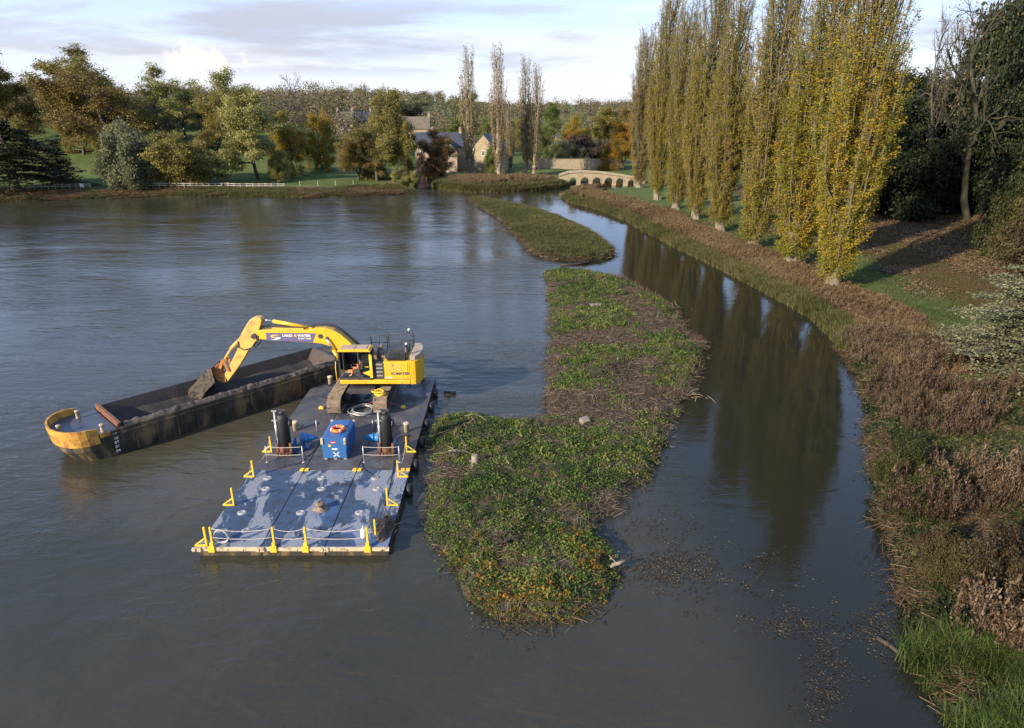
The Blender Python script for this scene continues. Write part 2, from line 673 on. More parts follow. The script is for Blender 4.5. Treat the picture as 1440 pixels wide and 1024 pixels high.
def ground_material():
    m, t, b = new_mat('ground')
    n1 = noise(t, 0.11, 6.0, 0.6)
    n2 = noise(t, 1.6, 6.0, 0.7)
    n3 = noise(t, 7.0, 5.0, 0.7)
    grass = ramp(t, [(0.32, (0.046, 0.074, 0.017)), (0.5, (0.074, 0.106, 0.026)), (0.70, (0.120, 0.130, 0.040))], n1)
    grass = mix(t, rng_map(t, n2, 0.45, 0.75, 0, 0.6), grass, (0.075, 0.075, 0.03))
    litter_shade = ramp(t, [(0.30, (0.050, 0.030, 0.014)), (0.5, (0.100, 0.055, 0.022)), (0.7, (0.150, 0.085, 0.032))], n3)
    a = nd(t, 'ShaderNodeAttribute', attribute_name='litter_shade')
    f = nd(t, 'ShaderNodeMath', operation='MULTIPLY_ADD')
    t.links.new(n2, f.inputs[0])
    f.inputs[1].default_value = 0.9
    t.links.new(a.outputs['Fac'], f.inputs[2])
    col = mix(t, rng_map(t, f.outputs[0], 0.70, 1.15), grass, litter_shade)  # leaf colour also stands in for shade on the sunlit meadow
    ro = nd(t, 'ShaderNodeAttribute', attribute_name='rough')
    f2 = nd(t, 'ShaderNodeMath', operation='MULTIPLY')
    t.links.new(ro.outputs['Fac'], f2.inputs[0])
    t.links.new(rng_map(t, noise(t, 0.35, 6.0, 0.7), 0.38, 0.62, 0.15, 0.95), f2.inputs[1])
    col = mix(t, f2.outputs[0], col, ramp(t, [(0.3, (0.13, 0.12, 0.05)), (0.6, (0.17, 0.13, 0.07)), (0.75, (0.12, 0.085, 0.05))], n2))
    mu = nd(t, 'ShaderNodeAttribute', attribute_name='mud')
    f3 = nd(t, 'ShaderNodeMath', operation='MULTIPLY')
    t.links.new(mu.outputs['Fac'], f3.inputs[0])
    t.links.new(rng_map(t, n2, 0.30, 0.60, 0.2, 0.95), f3.inputs[1])
    col = mix(t, f3.outputs[0], col, (0.045, 0.032, 0.020))
    t.links.new(col, b.inputs['Base Color'])
    b.inputs['Roughness'].default_value = 0.95
    b.inputs['Specular IOR Level'].default_value = 0.15
    bump(t, b, n3, 0.8, 0.10)
    return m


def water_material():
    m, t, b = new_mat('water')
    geo = nd(t, 'ShaderNodeNewGeometry')
    sep = nd(t, 'ShaderNodeSeparateXYZ')
    t.links.new(geo.outputs['Position'], sep.inputs[0])
    # sheltered channel behind the island is calmer than the open lake
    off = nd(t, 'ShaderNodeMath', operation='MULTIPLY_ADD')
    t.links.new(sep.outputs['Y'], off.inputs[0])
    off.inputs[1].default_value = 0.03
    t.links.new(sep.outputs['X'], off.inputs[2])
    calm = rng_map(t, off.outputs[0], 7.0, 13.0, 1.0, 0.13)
    patch = rng_map(t, noise(t, 0.035, 4.0, 0.55, 0.5, 'Object', (1.0, 2.4, 1.0)), 0.36, 0.64, 0.45, 1.25)
    n1 = noise(t, 1.0, 3.0, 0.5, 0.6, 'Object', (0.50, 1.30, 1.0))
    n2 = noise(t, 1.0, 4.0, 0.6, 0.3, 'Object', (1.7, 3.9, 1.0))
    n3 = noise(t, 1.0, 2.0, 0.5, 0.4, 'Object', (0.11, 0.30, 1.0))
    s = nd(t, 'ShaderNodeMath', operation='MULTIPLY_ADD')
    t.links.new(n2, s.inputs[0])
    s.inputs[1].default_value = 0.34
    t.links.new(n1, s.inputs[2])
    s2 = nd(t, 'ShaderNodeMath', operation='MULTIPLY_ADD')
    t.links.new(n3, s2.inputs[0])
    s2.inputs[1].default_value = 0.9
    t.links.new(s.outputs[0], s2.inputs[2])
    h = nd(t, 'ShaderNodeMath', operation='MULTIPLY')
    t.links.new(s2.outputs[0], h.inputs[0])
    k = nd(t, 'ShaderNodeMath', operation='MULTIPLY')
    t.links.new(calm, k.inputs[0])
    t.links.new(patch, k.inputs[1])
    t.links.new(k.outputs[0], h.inputs[1])
    bump(t, b, h.outputs[0], 1.0, 0.085)
    silt = ramp(t, [(0.35, (0.030, 0.030, 0.020)), (0.65, (0.044, 0.041, 0.027))], noise(t, 0.05, 4.0))
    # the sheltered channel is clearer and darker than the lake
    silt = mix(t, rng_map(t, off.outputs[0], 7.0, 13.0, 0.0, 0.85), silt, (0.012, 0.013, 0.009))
    # silt stirred up between the barge and the pontoon
    far = nd(t, 'ShaderNodeVectorMath', operation='DISTANCE')
    t.links.new(geo.outputs['Position'], far.inputs[0])
    far.inputs[1].default_value = (-15.5, 37.5, 0.0)
    wob = nd(t, 'ShaderNodeMath', operation='MULTIPLY_ADD')
    t.links.new(noise(t, 0.22, 5.0, 0.6, 0.6), wob.inputs[0])
    wob.inputs[1].default_value = -11.0
    t.links.new(far.outputs['Value'], wob.inputs[2])
    silt = mix(t, rng_map(t, wob.outputs[0], -1.5, 6.5, 0.75, 0.0), silt, (0.066, 0.058, 0.034))
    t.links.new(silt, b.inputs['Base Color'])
    b.inputs['Roughness'].default_value = 0.025
    b.inputs['IOR'].default_value = 1.333
    return m


M_ground = ground_material()
M_water = water_material()
make_ground()
wv = np.array([(-4500, -300, 0), (4500, -300, 0), (4500, 4500, 0), (-4500, 4500, 0)], float)
tag(mesh_np('lake_water', wv, np.array([[0, 1, 2, 3]]), M_water), 'rippled dark blue grey lake water', 'water', kind='structure')

# ---- islands
island_px = [(764, 381), (800, 379), (842, 384), (878, 391), (905, 407), (933, 423), (953, 441), (965, 462), (988, 482), (984, 512), (973, 537), (958, 556), (953, 578),
             (936, 602), (926, 640), (917, 670), (885, 688), (872, 712), (834, 737), (842, 760), (868, 788), (862, 815), (838, 850), (800, 868), (762, 872), (702, 864),
             (668, 848), (645, 832), (636, 800), (616, 757), (607, 735), (610, 700), (604, 652), (606, 602), (622, 586), (662, 584), (720, 589), (772, 587), (770, 540),
             (768, 500), (777, 480), (773, 450), (772, 412)]
spit_px = [(657, 279), (690, 282), (740, 292), (790, 307), (838, 331), (866, 353), (858, 361), (820, 366.5), (780, 363), (748, 356), (741, 346), (721, 326), (701, 307), (681, 294)]
island_poly = densify([at(*p, 0.2)[:2] for p in island_px], 0.7, 0.42, 21)
spit_poly = densify([at(*p, 0.2)[:2] for p in spit_px], 1.5, 0.6, 61)


def isle_height(poly, x, y, top, seed):
    d = -sdist(poly, x, y)
    h = np.where(d < 0, d * 0.9, top * smooth(d / 0.8) + 0.25 * smooth((d - 0.6) / 3.0))
    return h + np.where(d > 0, (fbm(x, y, 1.6, seed, 4) - 0.5) * 0.42 * smooth(d / 0.8), 0), d


def make_isle(name, poly, step, top, seed, mat, label):
    x0, y0 = poly.min(0) - 1.0
    x1, y1 = poly.max(0) + 1.0
    xs, ys = np.arange(x0, x1, step), np.arange(y0, y1, step)
    X, Y = np.meshgrid(xs, ys)
    X, Y = X.ravel(), Y.ravel()
    Z, d = isle_height(poly, X, Y, top, seed)
    nx = len(xs)
    i, j = np.meshgrid(np.arange(nx - 1), np.arange(len(ys) - 1))
    a = (j * nx + i).ravel()
    Q = np.stack([a, a + 1, a + nx + 1, a + nx], 1)
    Q = Q[(Z[Q] > -0.3).any(1)]
    o = mesh_np(name, np.stack([X, Y, np.maximum(Z, -0.8)], 1), Q, mat, None, None, True)
    return tag(o, label, 'island', kind='structure')


def soil_material():
    m, t, b = new_mat('island_soil')
    n1, n2 = noise(t, 0.6, 6.0, 0.65), noise(t, 6.0, 6.0, 0.7, 0.4)
    c = ramp(t, [(0.3, (0.028, 0.020, 0.013)), (0.5, (0.060, 0.043, 0.026)), (0.72, (0.105, 0.078, 0.050))], n2)
    c = mix(t, rng_map(t, n1, 0.48, 0.66, 0, 0.7), c, (0.040, 0.055, 0.016))
    t.links.new(c, b.inputs['Base Color'])
    b.inputs['Roughness'].default_value = 0.92
    bump(t, b, n2, 0.9, 0.12)
    return m


M_soil = soil_material()
make_isle('weedy_island', island_poly, 0.30, 0.42, 71, M_soil, 'long weedy silt island with green and brown patches')
make_isle('grassy_spit', spit_poly, 0.7, 0.45, 72, M_soil, 'narrow grass covered island tapering towards the stone bridge')
# ================================================================== TREES
def unit(v):
    return v / max(np.linalg.norm(v), 1e-9)


def side_dir(rng, d, ang):
    """a direction at angle ang from d, any way round"""
    o = rng.normal(size=3)
    o = unit(o - d * (o @ d))
    return unit(d * math.cos(ang) + o * math.sin(ang))


class Limbs:
    def __init__(self):
        self.V, self.Q, self.n = [], [], 0

    def add(self, pts, rad, sides):
        pts = np.asarray(pts)
        m = len(pts)
        d = np.gradient(pts, axis=0)
        d /= np.maximum(np.linalg.norm(d, axis=1, keepdims=True), 1e-9)
        ref = np.array([0.31, 0.17, 0.93]) if abs(d[0, 2]) < 0.9 else np.array([0.95, 0.2, 0.1])
        u = np.cross(d, ref)
        u /= np.maximum(np.linalg.norm(u, axis=1, keepdims=True), 1e-9)
        w = np.cross(d, u)
        a = np.linspace(0, 2 * np.pi, sides, endpoint=False)
        ring = (u[:, None, :] * np.cos(a)[None, :, None] + w[:, None, :] * np.sin(a)[None, :, None]) * np.asarray(rad)[:, None, None]
        self.V.append((pts[:, None, :] + ring).reshape(-1, 3))
        i, k = np.meshgrid(np.arange(m - 1), np.arange(sides), indexing='ij')
        p = i * sides + k
        q = i * sides + (k + 1) % sides
        self.Q.append(np.stack([p, q, q + sides, p + sides], -1).reshape(-1, 4) + self.n)
        self.n += m * sides

    def arrays(self):
        return np.concatenate(self.V), np.concatenate(self.Q)


def leaf_quads(rng, P, size, up=0.3, tint=None, aspect=0.62):
    n = len(P)
    N = rng.normal(size=(n, 3))
    N[:, 2] += up * 2
    N /= np.linalg.norm(N, axis=1, keepdims=True)
    T = rng.normal(size=(n, 3))
    T -= N * (T * N).sum(1, keepdims=True)
    T /= np.linalg.norm(T, axis=1, keepdims=True)
    B = np.cross(N, T)
    s = (size * rng.uniform(0.6, 1.35, n))[:, None] * 0.5
    V = np.stack([P - T * s, P - B * s * aspect + N * s * 0.25, P + T * s, P + B * s * aspect + N * s * 0.25], 1).reshape(-1, 3)
    Q = np.arange(4 * n).reshape(n, 4)
    return V, Q, (np.repeat(tint, 4) if tint is not None else None)


def grow(seed, H=20.0, trunk=0.25, r0=0.45, levels=3, n_kids=(7, 6, 5), ang=(60, 50, 45), ratio=(0.62, 0.55, 0.5), trop=(0.05, 0.12, 0.05),
         wob=0.16, start=(0.22, 0.25, 0.2), stems=1, droop=0.0, top_cut=1.0):
    rng = np.random.default_rng(seed)
    limbs, tips = Limbs(), []

    def rec(p, d, L, r, lev):
        n = 6 if lev < 2 else 4
        pts, dirs = [p], [d]
        for _ in range(n):
            d = unit(d + rng.normal(size=3) * wob + np.array([0, 0, trop[min(lev, len(trop) - 1)] - (droop if lev > 1 else 0)]))
            p = p + d * (L / n)
            pts.append(p)
            dirs.append(d)
        rad = np.linspace(r, max(r * 0.38, 0.012), n + 1)
        limbs.add(pts, rad, (9, 6, 5, 4)[min(lev, 3)])
        if lev >= levels:
            for k in range(n // 2, n + 1):
                tips.append(pts[k])
            return
        K = n_kids[lev]
        for k in range(K):
            t = start[lev] + (1 - start[lev]) * (k + rng.uniform(0.2, 0.9)) / K
            f = min(t * n, n - 0.001)
            i = int(f)
            q = pts[i] + (pts[i + 1] - pts[i]) * (f - i)
            cd = side_dir(rng, dirs[i], R(ang[lev] * rng.uniform(0.7, 1.25) * (1.15 - 0.45 * t)))
            if lev == 0 and cd[2] < -0.1:
                cd[2] *= -0.3
            rec(q, unit(cd), L * ratio[lev] * rng.uniform(0.7, 1.2) * (1.12 - 0.35 * t), r * (0.62 - 0.25 * t) * (1 if lev else 0.9), lev + 1)
        tips.append(pts[-1])

    for s in range(stems):
        d = np.array([0, 0, 1.0]) if stems == 1 else unit(np.array([rng.normal() * 0.45, rng.normal() * 0.45, 1.0]))
        rec(np.array([rng.normal() * 0.3 * (stems > 1), rng.normal() * 0.3 * (stems > 1), -0.4]), d, H * 0.72 * (1 if stems == 1 else rng.uniform(0.6, 1.0)), r0, 0)
    return limbs, np.array(tips), rng


def clumps(rng, tips, m, spread_r, leaf, keep=1.0, flat=0.6, up=0.3, zmin=None):
    t = tips[rng.random(len(tips)) < keep]
    if zmin is not None:
        t = t[t[:, 2] > zmin]
    # colour drifts slowly through the crown, limb by limb
    base = np.clip((fbm(t[:, 0] + 0.6 * t[:, 2], t[:, 1] - 0.5 * t[:, 2], 3.2, int(rng.integers(999)), 3) - 0.5) * 2.2 + 0.5 + rng.normal(size=len(t)) * 0.10, 0.05, 0.95)
    P = np.repeat(t, m, 0)
    off = rng.normal(size=P.shape) * spread_r
    off[:, 2] *= flat
    P = P + off
    P[:, 2] = np.maximum(P[:, 2], 0.15)
    ti = np.clip(np.repeat(base, m) + rng.normal(size=len(P)) * 0.09, 0, 1)
    return leaf_quads(rng, P, leaf, up, ti)


TREE_SHAPES = {}


def store(key, limbs, leaves):
    lv, lq = limbs.arrays() if limbs else (None, None)
    me_t = me_c = None
    if limbs:
        o = mesh_np('trunk', lv, lq, M_bark, None, None, True)
        me_t = o.data
        bpy.data.objects.remove(o)
    V, Q, T = leaves
    if len(Q):
        o = mesh_np('crown', V, Q, M_bark, None, T)
        me_c = o.data
        bpy.data.objects.remove(o)
        allz, ally = V[:, 2], np.hypot(V[:, 0], V[:, 1])
    else:
        allz, ally = lv[:, 2], np.hypot(lv[:, 0], lv[:, 1])
    TREE_SHAPES[key] = (me_t, me_c, float(np.percentile(allz, 99.5)), 2 * float(np.percentile(ally, 84)))


BARK_STEM = {}


def bark_material(name, c1, c2):
    return paint(name, c1, c2, 3.0, 0.9, bmp=0.6, bd=0.05, stretch=(1, 1, 0.25))


def poplar_bark():
    # pale ridged bark on the old foot of the trunk, olive brown on the young shoots
    m, t, b = new_mat('bark_poplar')
    tc = nd(t, 'ShaderNodeTexCoord')
    sp = nd(t, 'ShaderNodeSeparateXYZ')
    t.links.new(tc.outputs['Object'], sp.inputs[0])
    n = noise(t, 3.0, 5.0, 0.6, 0, 'Object', (1, 1, 0.25))
    old = ramp(t, [(0.35, (0.25, 0.205, 0.15)), (0.65, (0.15, 0.122, 0.085))], n)
    new = ramp(t, [(0.35, (0.150, 0.125, 0.075)), (0.65, (0.090, 0.078, 0.044))], n)
    t.links.new(mix(t, rng_map(t, sp.outputs['Z'], 0.5, 2.4), old, new), b.inputs['Base Color'])
    b.inputs['Roughness'].default_value = 0.9
    bump(t, b, n, 0.5, 0.04)
    return m


M_bark = bark_material('bark_grey_brown', (0.085, 0.068, 0.050), (0.045, 0.036, 0.028))
M_bark_pale = bark_material('bark_pale', (0.30, 0.25, 0.18), (0.19, 0.155, 0.105))
M_bark_poplar = poplar_bark()
M_bark_olive = bark_material('bark_mossy', (0.050, 0.046, 0.022), (0.028, 0.026, 0.015))

LEAF = {
    'olive': leafy('leaves_olive', spread([(0.105, 0.082, 0.024), (0.171, 0.146, 0.037), (0.220, 0.192, 0.049), (0.286, 0.239, 0.068)])),
    'brown_olive': leafy('leaves_brown_olive', spread([(0.138, 0.091, 0.030), (0.192, 0.146, 0.043), (0.239, 0.174, 0.052), (0.182, 0.174, 0.045)])),
    'pale_green': leafy('leaves_pale_green', spread([(0.142, 0.142, 0.040), (0.209, 0.209, 0.061), (0.286, 0.268, 0.084), (0.353, 0.328, 0.122)])),
    'yellow_green': leafy('leaves_yellow_green', spread([(0.146, 0.132, 0.024), (0.228, 0.184, 0.027), (0.330, 0.245, 0.033), (0.275, 0.158, 0.030)])),
    'mid_green': leafy('leaves_mid_green', spread([(0.065, 0.088, 0.024), (0.101, 0.128, 0.033), (0.144, 0.164, 0.044), (0.202, 0.202, 0.050)])),
    'dark': leafy('leaves_dark_green', spread([(0.010, 0.017, 0.007), (0.017, 0.026, 0.010), (0.026, 0.036, 0.013), (0.042, 0.048, 0.016)]), 0.12),
    'bank_olive': leafy('leaves_bank_olive', spread([(0.026, 0.030, 0.009), (0.046, 0.050, 0.014), (0.072, 0.070, 0.020), (0.105, 0.092, 0.028)])),
    'bank_brown': leafy('leaves_bank_brown', spread([(0.034, 0.024, 0.012), (0.058, 0.041, 0.019), (0.090, 0.064, 0.030), (0.075, 0.066, 0.024)])),
    'orange': leafy('leaves_orange', spread([(0.140, 0.110, 0.014), (0.300, 0.150, 0.012), (0.380, 0.170, 0.012), (0.150, 0.130, 0.020)])),
    'russet': leafy('leaves_russet', spread([(0.122, 0.067, 0.030), (0.183, 0.104, 0.044), (0.232, 0.140, 0.061), (0.122, 0.110, 0.037)])),
    'purple_brown': leafy('leaves_purple_brown', spread([(0.037, 0.027, 0.024), (0.061, 0.044, 0.034), (0.085, 0.063, 0.044), (0.067, 0.067, 0.030)]), 0.1),
    'grey_green': leafy('leaves_grey_green', spread([(0.115, 0.122, 0.061), (0.160, 0.165, 0.085), (0.206, 0.199, 0.107), (0.152, 0.168, 0.061)])),
    'silver': leafy('needles_silver', spread([(0.115, 0.128, 0.058), (0.160, 0.170, 0.080), (0.200, 0.205, 0.104), (0.245, 0.235, 0.130)]), 0.15),
    'cedar': leafy('needles_cedar', spread([(0.017, 0.024, 0.009), (0.030, 0.038, 0.014), (0.048, 0.054, 0.020), (0.075, 0.074, 0.030)]), 0.15),
    'poplar': leafy('leaves_poplar', spread([(0.146, 0.148, 0.023), (0.228, 0.199, 0.036), (0.286, 0.233, 0.036), (0.235, 0.166, 0.053), (0.344, 0.253, 0.032)]), 0.32),
    'poplar_brown': leafy('leaves_poplar_brown', spread([(0.175, 0.138, 0.050), (0.250, 0.189, 0.075), (0.304, 0.224, 0.088), (0.209, 0.175, 0.050)]), 0.32),
    'poplar_gold': leafy('leaves_poplar_gold', spread([(0.141, 0.163, 0.019), (0.215, 0.211, 0.021), (0.302, 0.248, 0.025), (0.406, 0.268, 0.025), (0.197, 0.156, 0.046)]), 0.32),
}

# ---- tree shapes (each grown once, then copied with its parts)
for k, s in enumerate((3, 14, 27)):
    L, tp, rg = grow(s, 20, r0=0.55, n_kids=(12, 6, 5), ang=(80, 52, 45), ratio=(0.60, 0.56, 0.5), start=(0.08, 0.2, 0.2), trop=(0.02, 0.06, 0.0), droop=0.05)
    store('broad_%d' % k, L, clumps(rg, tp, 40, 0.80, 0.37, 0.96))
for k, s in enumerate((5, 33)):
    L, tp, rg = grow(s, 22, r0=0.5, n_kids=(9, 6, 4), ang=(58, 48, 45), ratio=(0.50, 0.56, 0.5), start=(0.22, 0.3, 0.2), trop=(0.03, 0.12, 0.05))
    store('airy_%d' % k, L, clumps(rg, tp, 36, 0.60, 0.35, 0.62))
for k, s in enumerate((8, 19)):
    L, tp, rg = grow(s, 22, r0=0.42, n_kids=(10, 6, 5), ang=(50, 48, 42), ratio=(0.46, 0.55, 0.5), start=(0.2, 0.25, 0.2), trop=(0.03, 0.08, 0.03))
    store('tall_%d' % k, L, clumps(rg, tp, 40, 0.68, 0.36, 0.92))
for k, s in enumerate((41, 52)):
    L, tp, rg = grow(s, 9, r0=0.22, n_kids=(8, 6, 4), ang=(62, 52, 45), ratio=(0.62, 0.55, 0.5), start=(0.08, 0.2, 0.2), stems=4, trop=(0.0, 0.02, 0.0), droop=0.08)
    store('bush_%d' % k, L, clumps(rg, tp, 32, 0.42, 0.26, 0.95))
for k, s in enumerate((61, 72)):
    L, tp, rg = grow(s, 22, r0=0.48, n_kids=(9, 7, 6), ang=(58, 50, 42), ratio=(0.55, 0.56, 0.52), start=(0.30, 0.25, 0.15), trop=(0.02, 0.06, 0.02), wob=0.20)
    store('bare_%d' % k, L, clumps(rg, tp, 2, 0.4, 0.22, 0.35))
for k, s in enumerate((81, 95, 99)):
    L, tp, rg = grow(s, 18, r0=0.5, n_kids=(13, 6, 5), ang=(80, 55, 45), ratio=(0.42, 0.58, 0.5), start=(0.03, 0.15, 0.1), trop=(0.01, 0.02, 0.0), droop=0.10)
    store('yew_%d' % k, L, clumps(rg, tp, 40, 0.85, 0.40, 1.0))


def poplar_shape(key, seed, H=35.0, n_br=150, leaves=30000, leaf=0.23, low=0.022, wide=1.0, bare_top=0.55):
    rng = np.random.default_rng(seed)
    limbs = Limbs()
    n = 14
    tz = np.linspace(-0.4, H * 0.93, n)
    tx = np.cumsum(rng.normal(size=n) * 0.10)
    ty = np.cumsum(rng.normal(size=n) * 0.10)
    tr = np.stack([tx - tx[0], ty - ty[0], tz], 1)
    limbs.add(tr, 0.42 * (1 - np.linspace(0, 1, n)) ** 0.8 + 0.03, 10)
    for k in range(7):                                            # flared roots
        a = k / 7 * 6.28 + rng.uniform(-0.3, 0.3)
        limbs.add([(0.26 * math.cos(a), 0.26 * math.sin(a), 1.0), (0.34 * math.cos(a), 0.34 * math.sin(a), 0.4), (0.55 * math.cos(a), 0.55 * math.sin(a), -0.35)], [0.13, 0.15, 0.12], 6)
    P, Tt = [], []
    for i in range(n_br):
        u = (i + rng.random()) / n_br
        h = H * (low + 0.85 * u ** 1.25)
        az = i * 2.39996 + rng.normal() * 0.4
        p = np.array([np.interp(h, tz, tr[:, 0]), np.interp(h, tz, tr[:, 1]), h])
        L = H * (0.105 + 0.215 * smooth(np.array(u / 0.30)) - 0.16 * u ** 2.2) * rng.uniform(0.7, 1.15)
        L = min(float(L), (H * 1.03 - h))
        a0, a1 = R(rng.uniform(26, 40) + 16 * max(0.0, 1 - u / 0.15)) * wide, R(rng.uniform(2, 7.5)) * wide
        m = 8
        pts = [p]
        for j in range(m):
            al = a0 + (a1 - a0) * min(1, j / 2.6) + rng.normal() * 0.03
            az += rng.normal() * 0.10
            pts.append(pts[-1] + np.array([math.sin(al) * math.cos(az), math.sin(al) * math.sin(az), math.cos(al)]) * L / m)
        pts = np.array(pts)
        rb = 0.016 + 0.0046 * L
        limbs.add(pts, np.linspace(rb, 0.012, m + 1), 5)
        hue, thick = rng.uniform(0.15, 0.85), rng.uniform(0.45, 1.55)
        nk = 3 + int(L * 0.95)
        for j in range(nk):
            t = 0.12 + 0.88 * (j + rng.random()) / nk
            f = min(t * m, m - 0.01)
            b = pts[int(f)] + (pts[int(f) + 1] - pts[int(f)]) * (f - int(f))
            az2 = rng.uniform(0, 6.283)
            al = R(rng.uniform(18, 42))
            l2 = rng.uniform(0.8, 2.0) * (1.1 - 0.4 * t)
            e1 = b + np.array([math.sin(al) * math.cos(az2), math.sin(al) * math.sin(az2), math.cos(al)]) * l2 * 0.5
            e2 = e1 + np.array([math.sin(al * 0.5) * math.cos(az2), math.sin(al * 0.5) * math.sin(az2), 1.0]) * l2 * 0.5
            limbs.add(np.array([b, e1, e2]), [0.013, 0.010, 0.005], 3)
            dens = 1.0 - bare_top * smooth(np.array((e1[2] / H - 0.30) / 0.55))
            dens *= rng.uniform(0.5, 1.3) * thick
            cnt = rng.poisson(leaves / (n_br * 11.0) * dens)
            w = rng.random((cnt, 1))
            q = b + (e2 - b) * w + rng.normal(size=(cnt, 3)) * 0.11
            P.append(q)
            Tt.append(np.clip(hue + rng.normal() * 0.10 + rng.normal(size=cnt) * 0.09, 0, 1))
    for i in range(30):                                           # leafy shoots springing from the foot of the trunk
        az, h, al = rng.uniform(0, 6.283), rng.uniform(0.7, 2.6), R(rng.uniform(20, 52))
        l2 = rng.uniform(0.9, 2.1)
        b = np.array([0.28 * math.cos(az), 0.28 * math.sin(az), h])
        e1 = b + np.array([math.sin(al) * math.cos(az), math.sin(al) * math.sin(az), math.cos(al)]) * l2 * 0.5
        e2 = e1 + np.array([math.sin(al * 0.4) * math.cos(az), math.sin(al * 0.4) * math.sin(az), 1.0]) * l2 * 0.5
        limbs.add(np.array([b, e1, e2]), [0.022, 0.014, 0.006], 4)
        cnt = int(leaves / 2600)
        w = rng.random((cnt, 1)) ** 0.8
        P.append(b + (e2 - b) * w + (e1 - (b + e2) / 2) * 4 * w * (1 - w) + rng.normal(size=(cnt, 3)) * 0.14)
        Tt.append(np.clip(rng.uniform(0.0, 0.6) + rng.normal(size=cnt) * 0.14, 0, 1))
    P, Tt = np.concatenate(P), np.concatenate(Tt)
    store(key, limbs, leaf_quads(rng, P, leaf, 0.1, Tt, 0.75))


for k in range(3):
    poplar_shape('poplar_%d' % k, 200 + k, 35.0, 230, 235000, 0.105, wide=0.85, bare_top=0.78)
for k in range(2):
    poplar_shape('slim_poplar_%d' % k, 230 + k, 35.0, 110, 9500, 0.27, low=0.06, wide=0.72, bare_top=0.80)


def conifer_shape(key, seed, H=14.0, base_r=3.0, tiers=26):
    rng = np.random.default_rng(seed)
    limbs = Limbs()
    limbs.add([(0, 0, -0.3), (0, 0, H * 0.5), (0, 0, H)], [0.22, 0.13, 0.02], 8)
    P = []
    for i in range(tiers):
        z = H * (0.05 + 0.93 * i / tiers)
        L = base_r * (1 - i / tiers) ** 0.85 + 0.15
        for k in range(9):
            a = rng.uniform(0, 6.28)
            l = L * rng.uniform(0.7, 1.1)
            pts = [np.array([0, 0, z])]
            for j in range(1, 5):
                pts.append(np.array([math.cos(a) * l * j / 4, math.sin(a) * l * j / 4, z - 0.18 * l * j / 4 + 0.05 * j * j / 16 * l]))
            limbs.add(np.array(pts), np.linspace(0.04, 0.01, 5), 3)
            for j in range(1, 5):
                P.append(pts[j] + rng.normal(size=(6, 3)) * np.array([0.2, 0.2, 0.10]))
    P = np.concatenate(P)
    store(key, limbs, leaf_quads(rng, P, 0.42, 0.4, rng.random(len(P)), 0.4))


conifer_shape('conifer', 301)


def cedar_shape(key, seed, H=20.0, base_r=11.0, tiers=16, leaf=0.45, per=70, top=0.35, low=0.14, sag=0.10):
    """level plates of foliage on wide limbs"""
    rng = np.random.default_rng(seed)
    limbs = Limbs()
    limbs.add([(0, 0, -0.4), (0.1, 0, H * 0.3), (0, 0.1, H * 0.7), (0, 0, H)], np.array([0.045, 0.036, 0.02, 0.003]) * H, 9)
    P, T = [], []
    for i in range(tiers):
        u = i / (tiers - 1)
        z = H * (low + (0.98 - low) * u)
        L = base_r * (1 - (1 - top) * u) * (1 - 0.75 * max(0, u - 0.7) / 0.3)
        for k in range(5):
            a = rng.uniform(0, 6.28)
            l = L * rng.uniform(0.65, 1.08)
            d = np.array([math.cos(a), math.sin(a), 0])
            sd_ = np.array([-math.sin(a), math.cos(a), 0])
            m = 7
            pts = np.array([d * l * j / m + np.array([0, 0, z + 0.16 * l * (j / m) - sag * 2.6 * l * (j / m) ** 2 + rng.normal() * 0.05]) for j in range(m + 1)])
            limbs.add(pts, np.linspace(0.012 * H * 0.5 + 0.02, 0.015, m + 1), 5)
            for j in range(2, m + 1):
                for s in (-1, 1):
                    tw = l * 0.30 * (1.15 - 0.6 * j / m) * rng.uniform(0.6, 1.2)
                    e = pts[j] + sd_ * s * tw + d * tw * 0.6 + np.array([0, 0, -0.12 * tw])
                    limbs.add(np.array([pts[j], (pts[j] + e) / 2 + np.array([0, 0, 0.05]), e]), [0.03, 0.02, 0.01], 3)
                    cnt = max(4, int(per * 0.1))
                    w = rng.random((cnt, 1))
                    q = pts[j] + (e - pts[j]) * w + rng.normal(size=(cnt, 3)) * np.array([0.24, 0.24, 0.07]) * (base_r / 8)
                    P.append(q)
                    T.append(np.clip(rng.uniform(0.1, 0.9) + rng.normal(size=cnt) * 0.15, 0, 1))
    P, T = np.concatenate(P), np.concatenate(T)
    store(key, limbs, leaf_quads(rng, P, leaf, 0.9, T, 0.5))


cedar_shape('cedar', 311, 20, 12.5, 17, 0.60, 300, sag=0.17)
cedar_shape('young_cedar', 322, 11, 5.2, 30, 0.17, 330, top=0.50, low=0.04, sag=0.09)

USED = {}


def plant_tree(shape, name, label, cat, x, y, z, height, width, leaf_mat, bark=None, group=None, rz=None):
    me_t, me_c, h0, w0 = TREE_SHAPES[shape]
    rr = random.Random(hash((round(x, 1), round(y, 1))) & 0xFFFF)
    t = thing(name, label, cat, (x, y, z), rr.uniform(0, 6.28) if rz is None else rz, group)
    t.scale = (width / w0, width / w0, height / h0)
    for nm, me, mt in (('trunk', me_t, bark or M_bark), ('crown', me_c, leaf_mat)):
        if me is None:
            continue
        o = bpy.data.objects.new(nm, me)
        COL.objects.link(o)
        o.parent = t
        o.material_slots[0].link = 'OBJECT'
        o.material_slots[0].material = mt
    return t


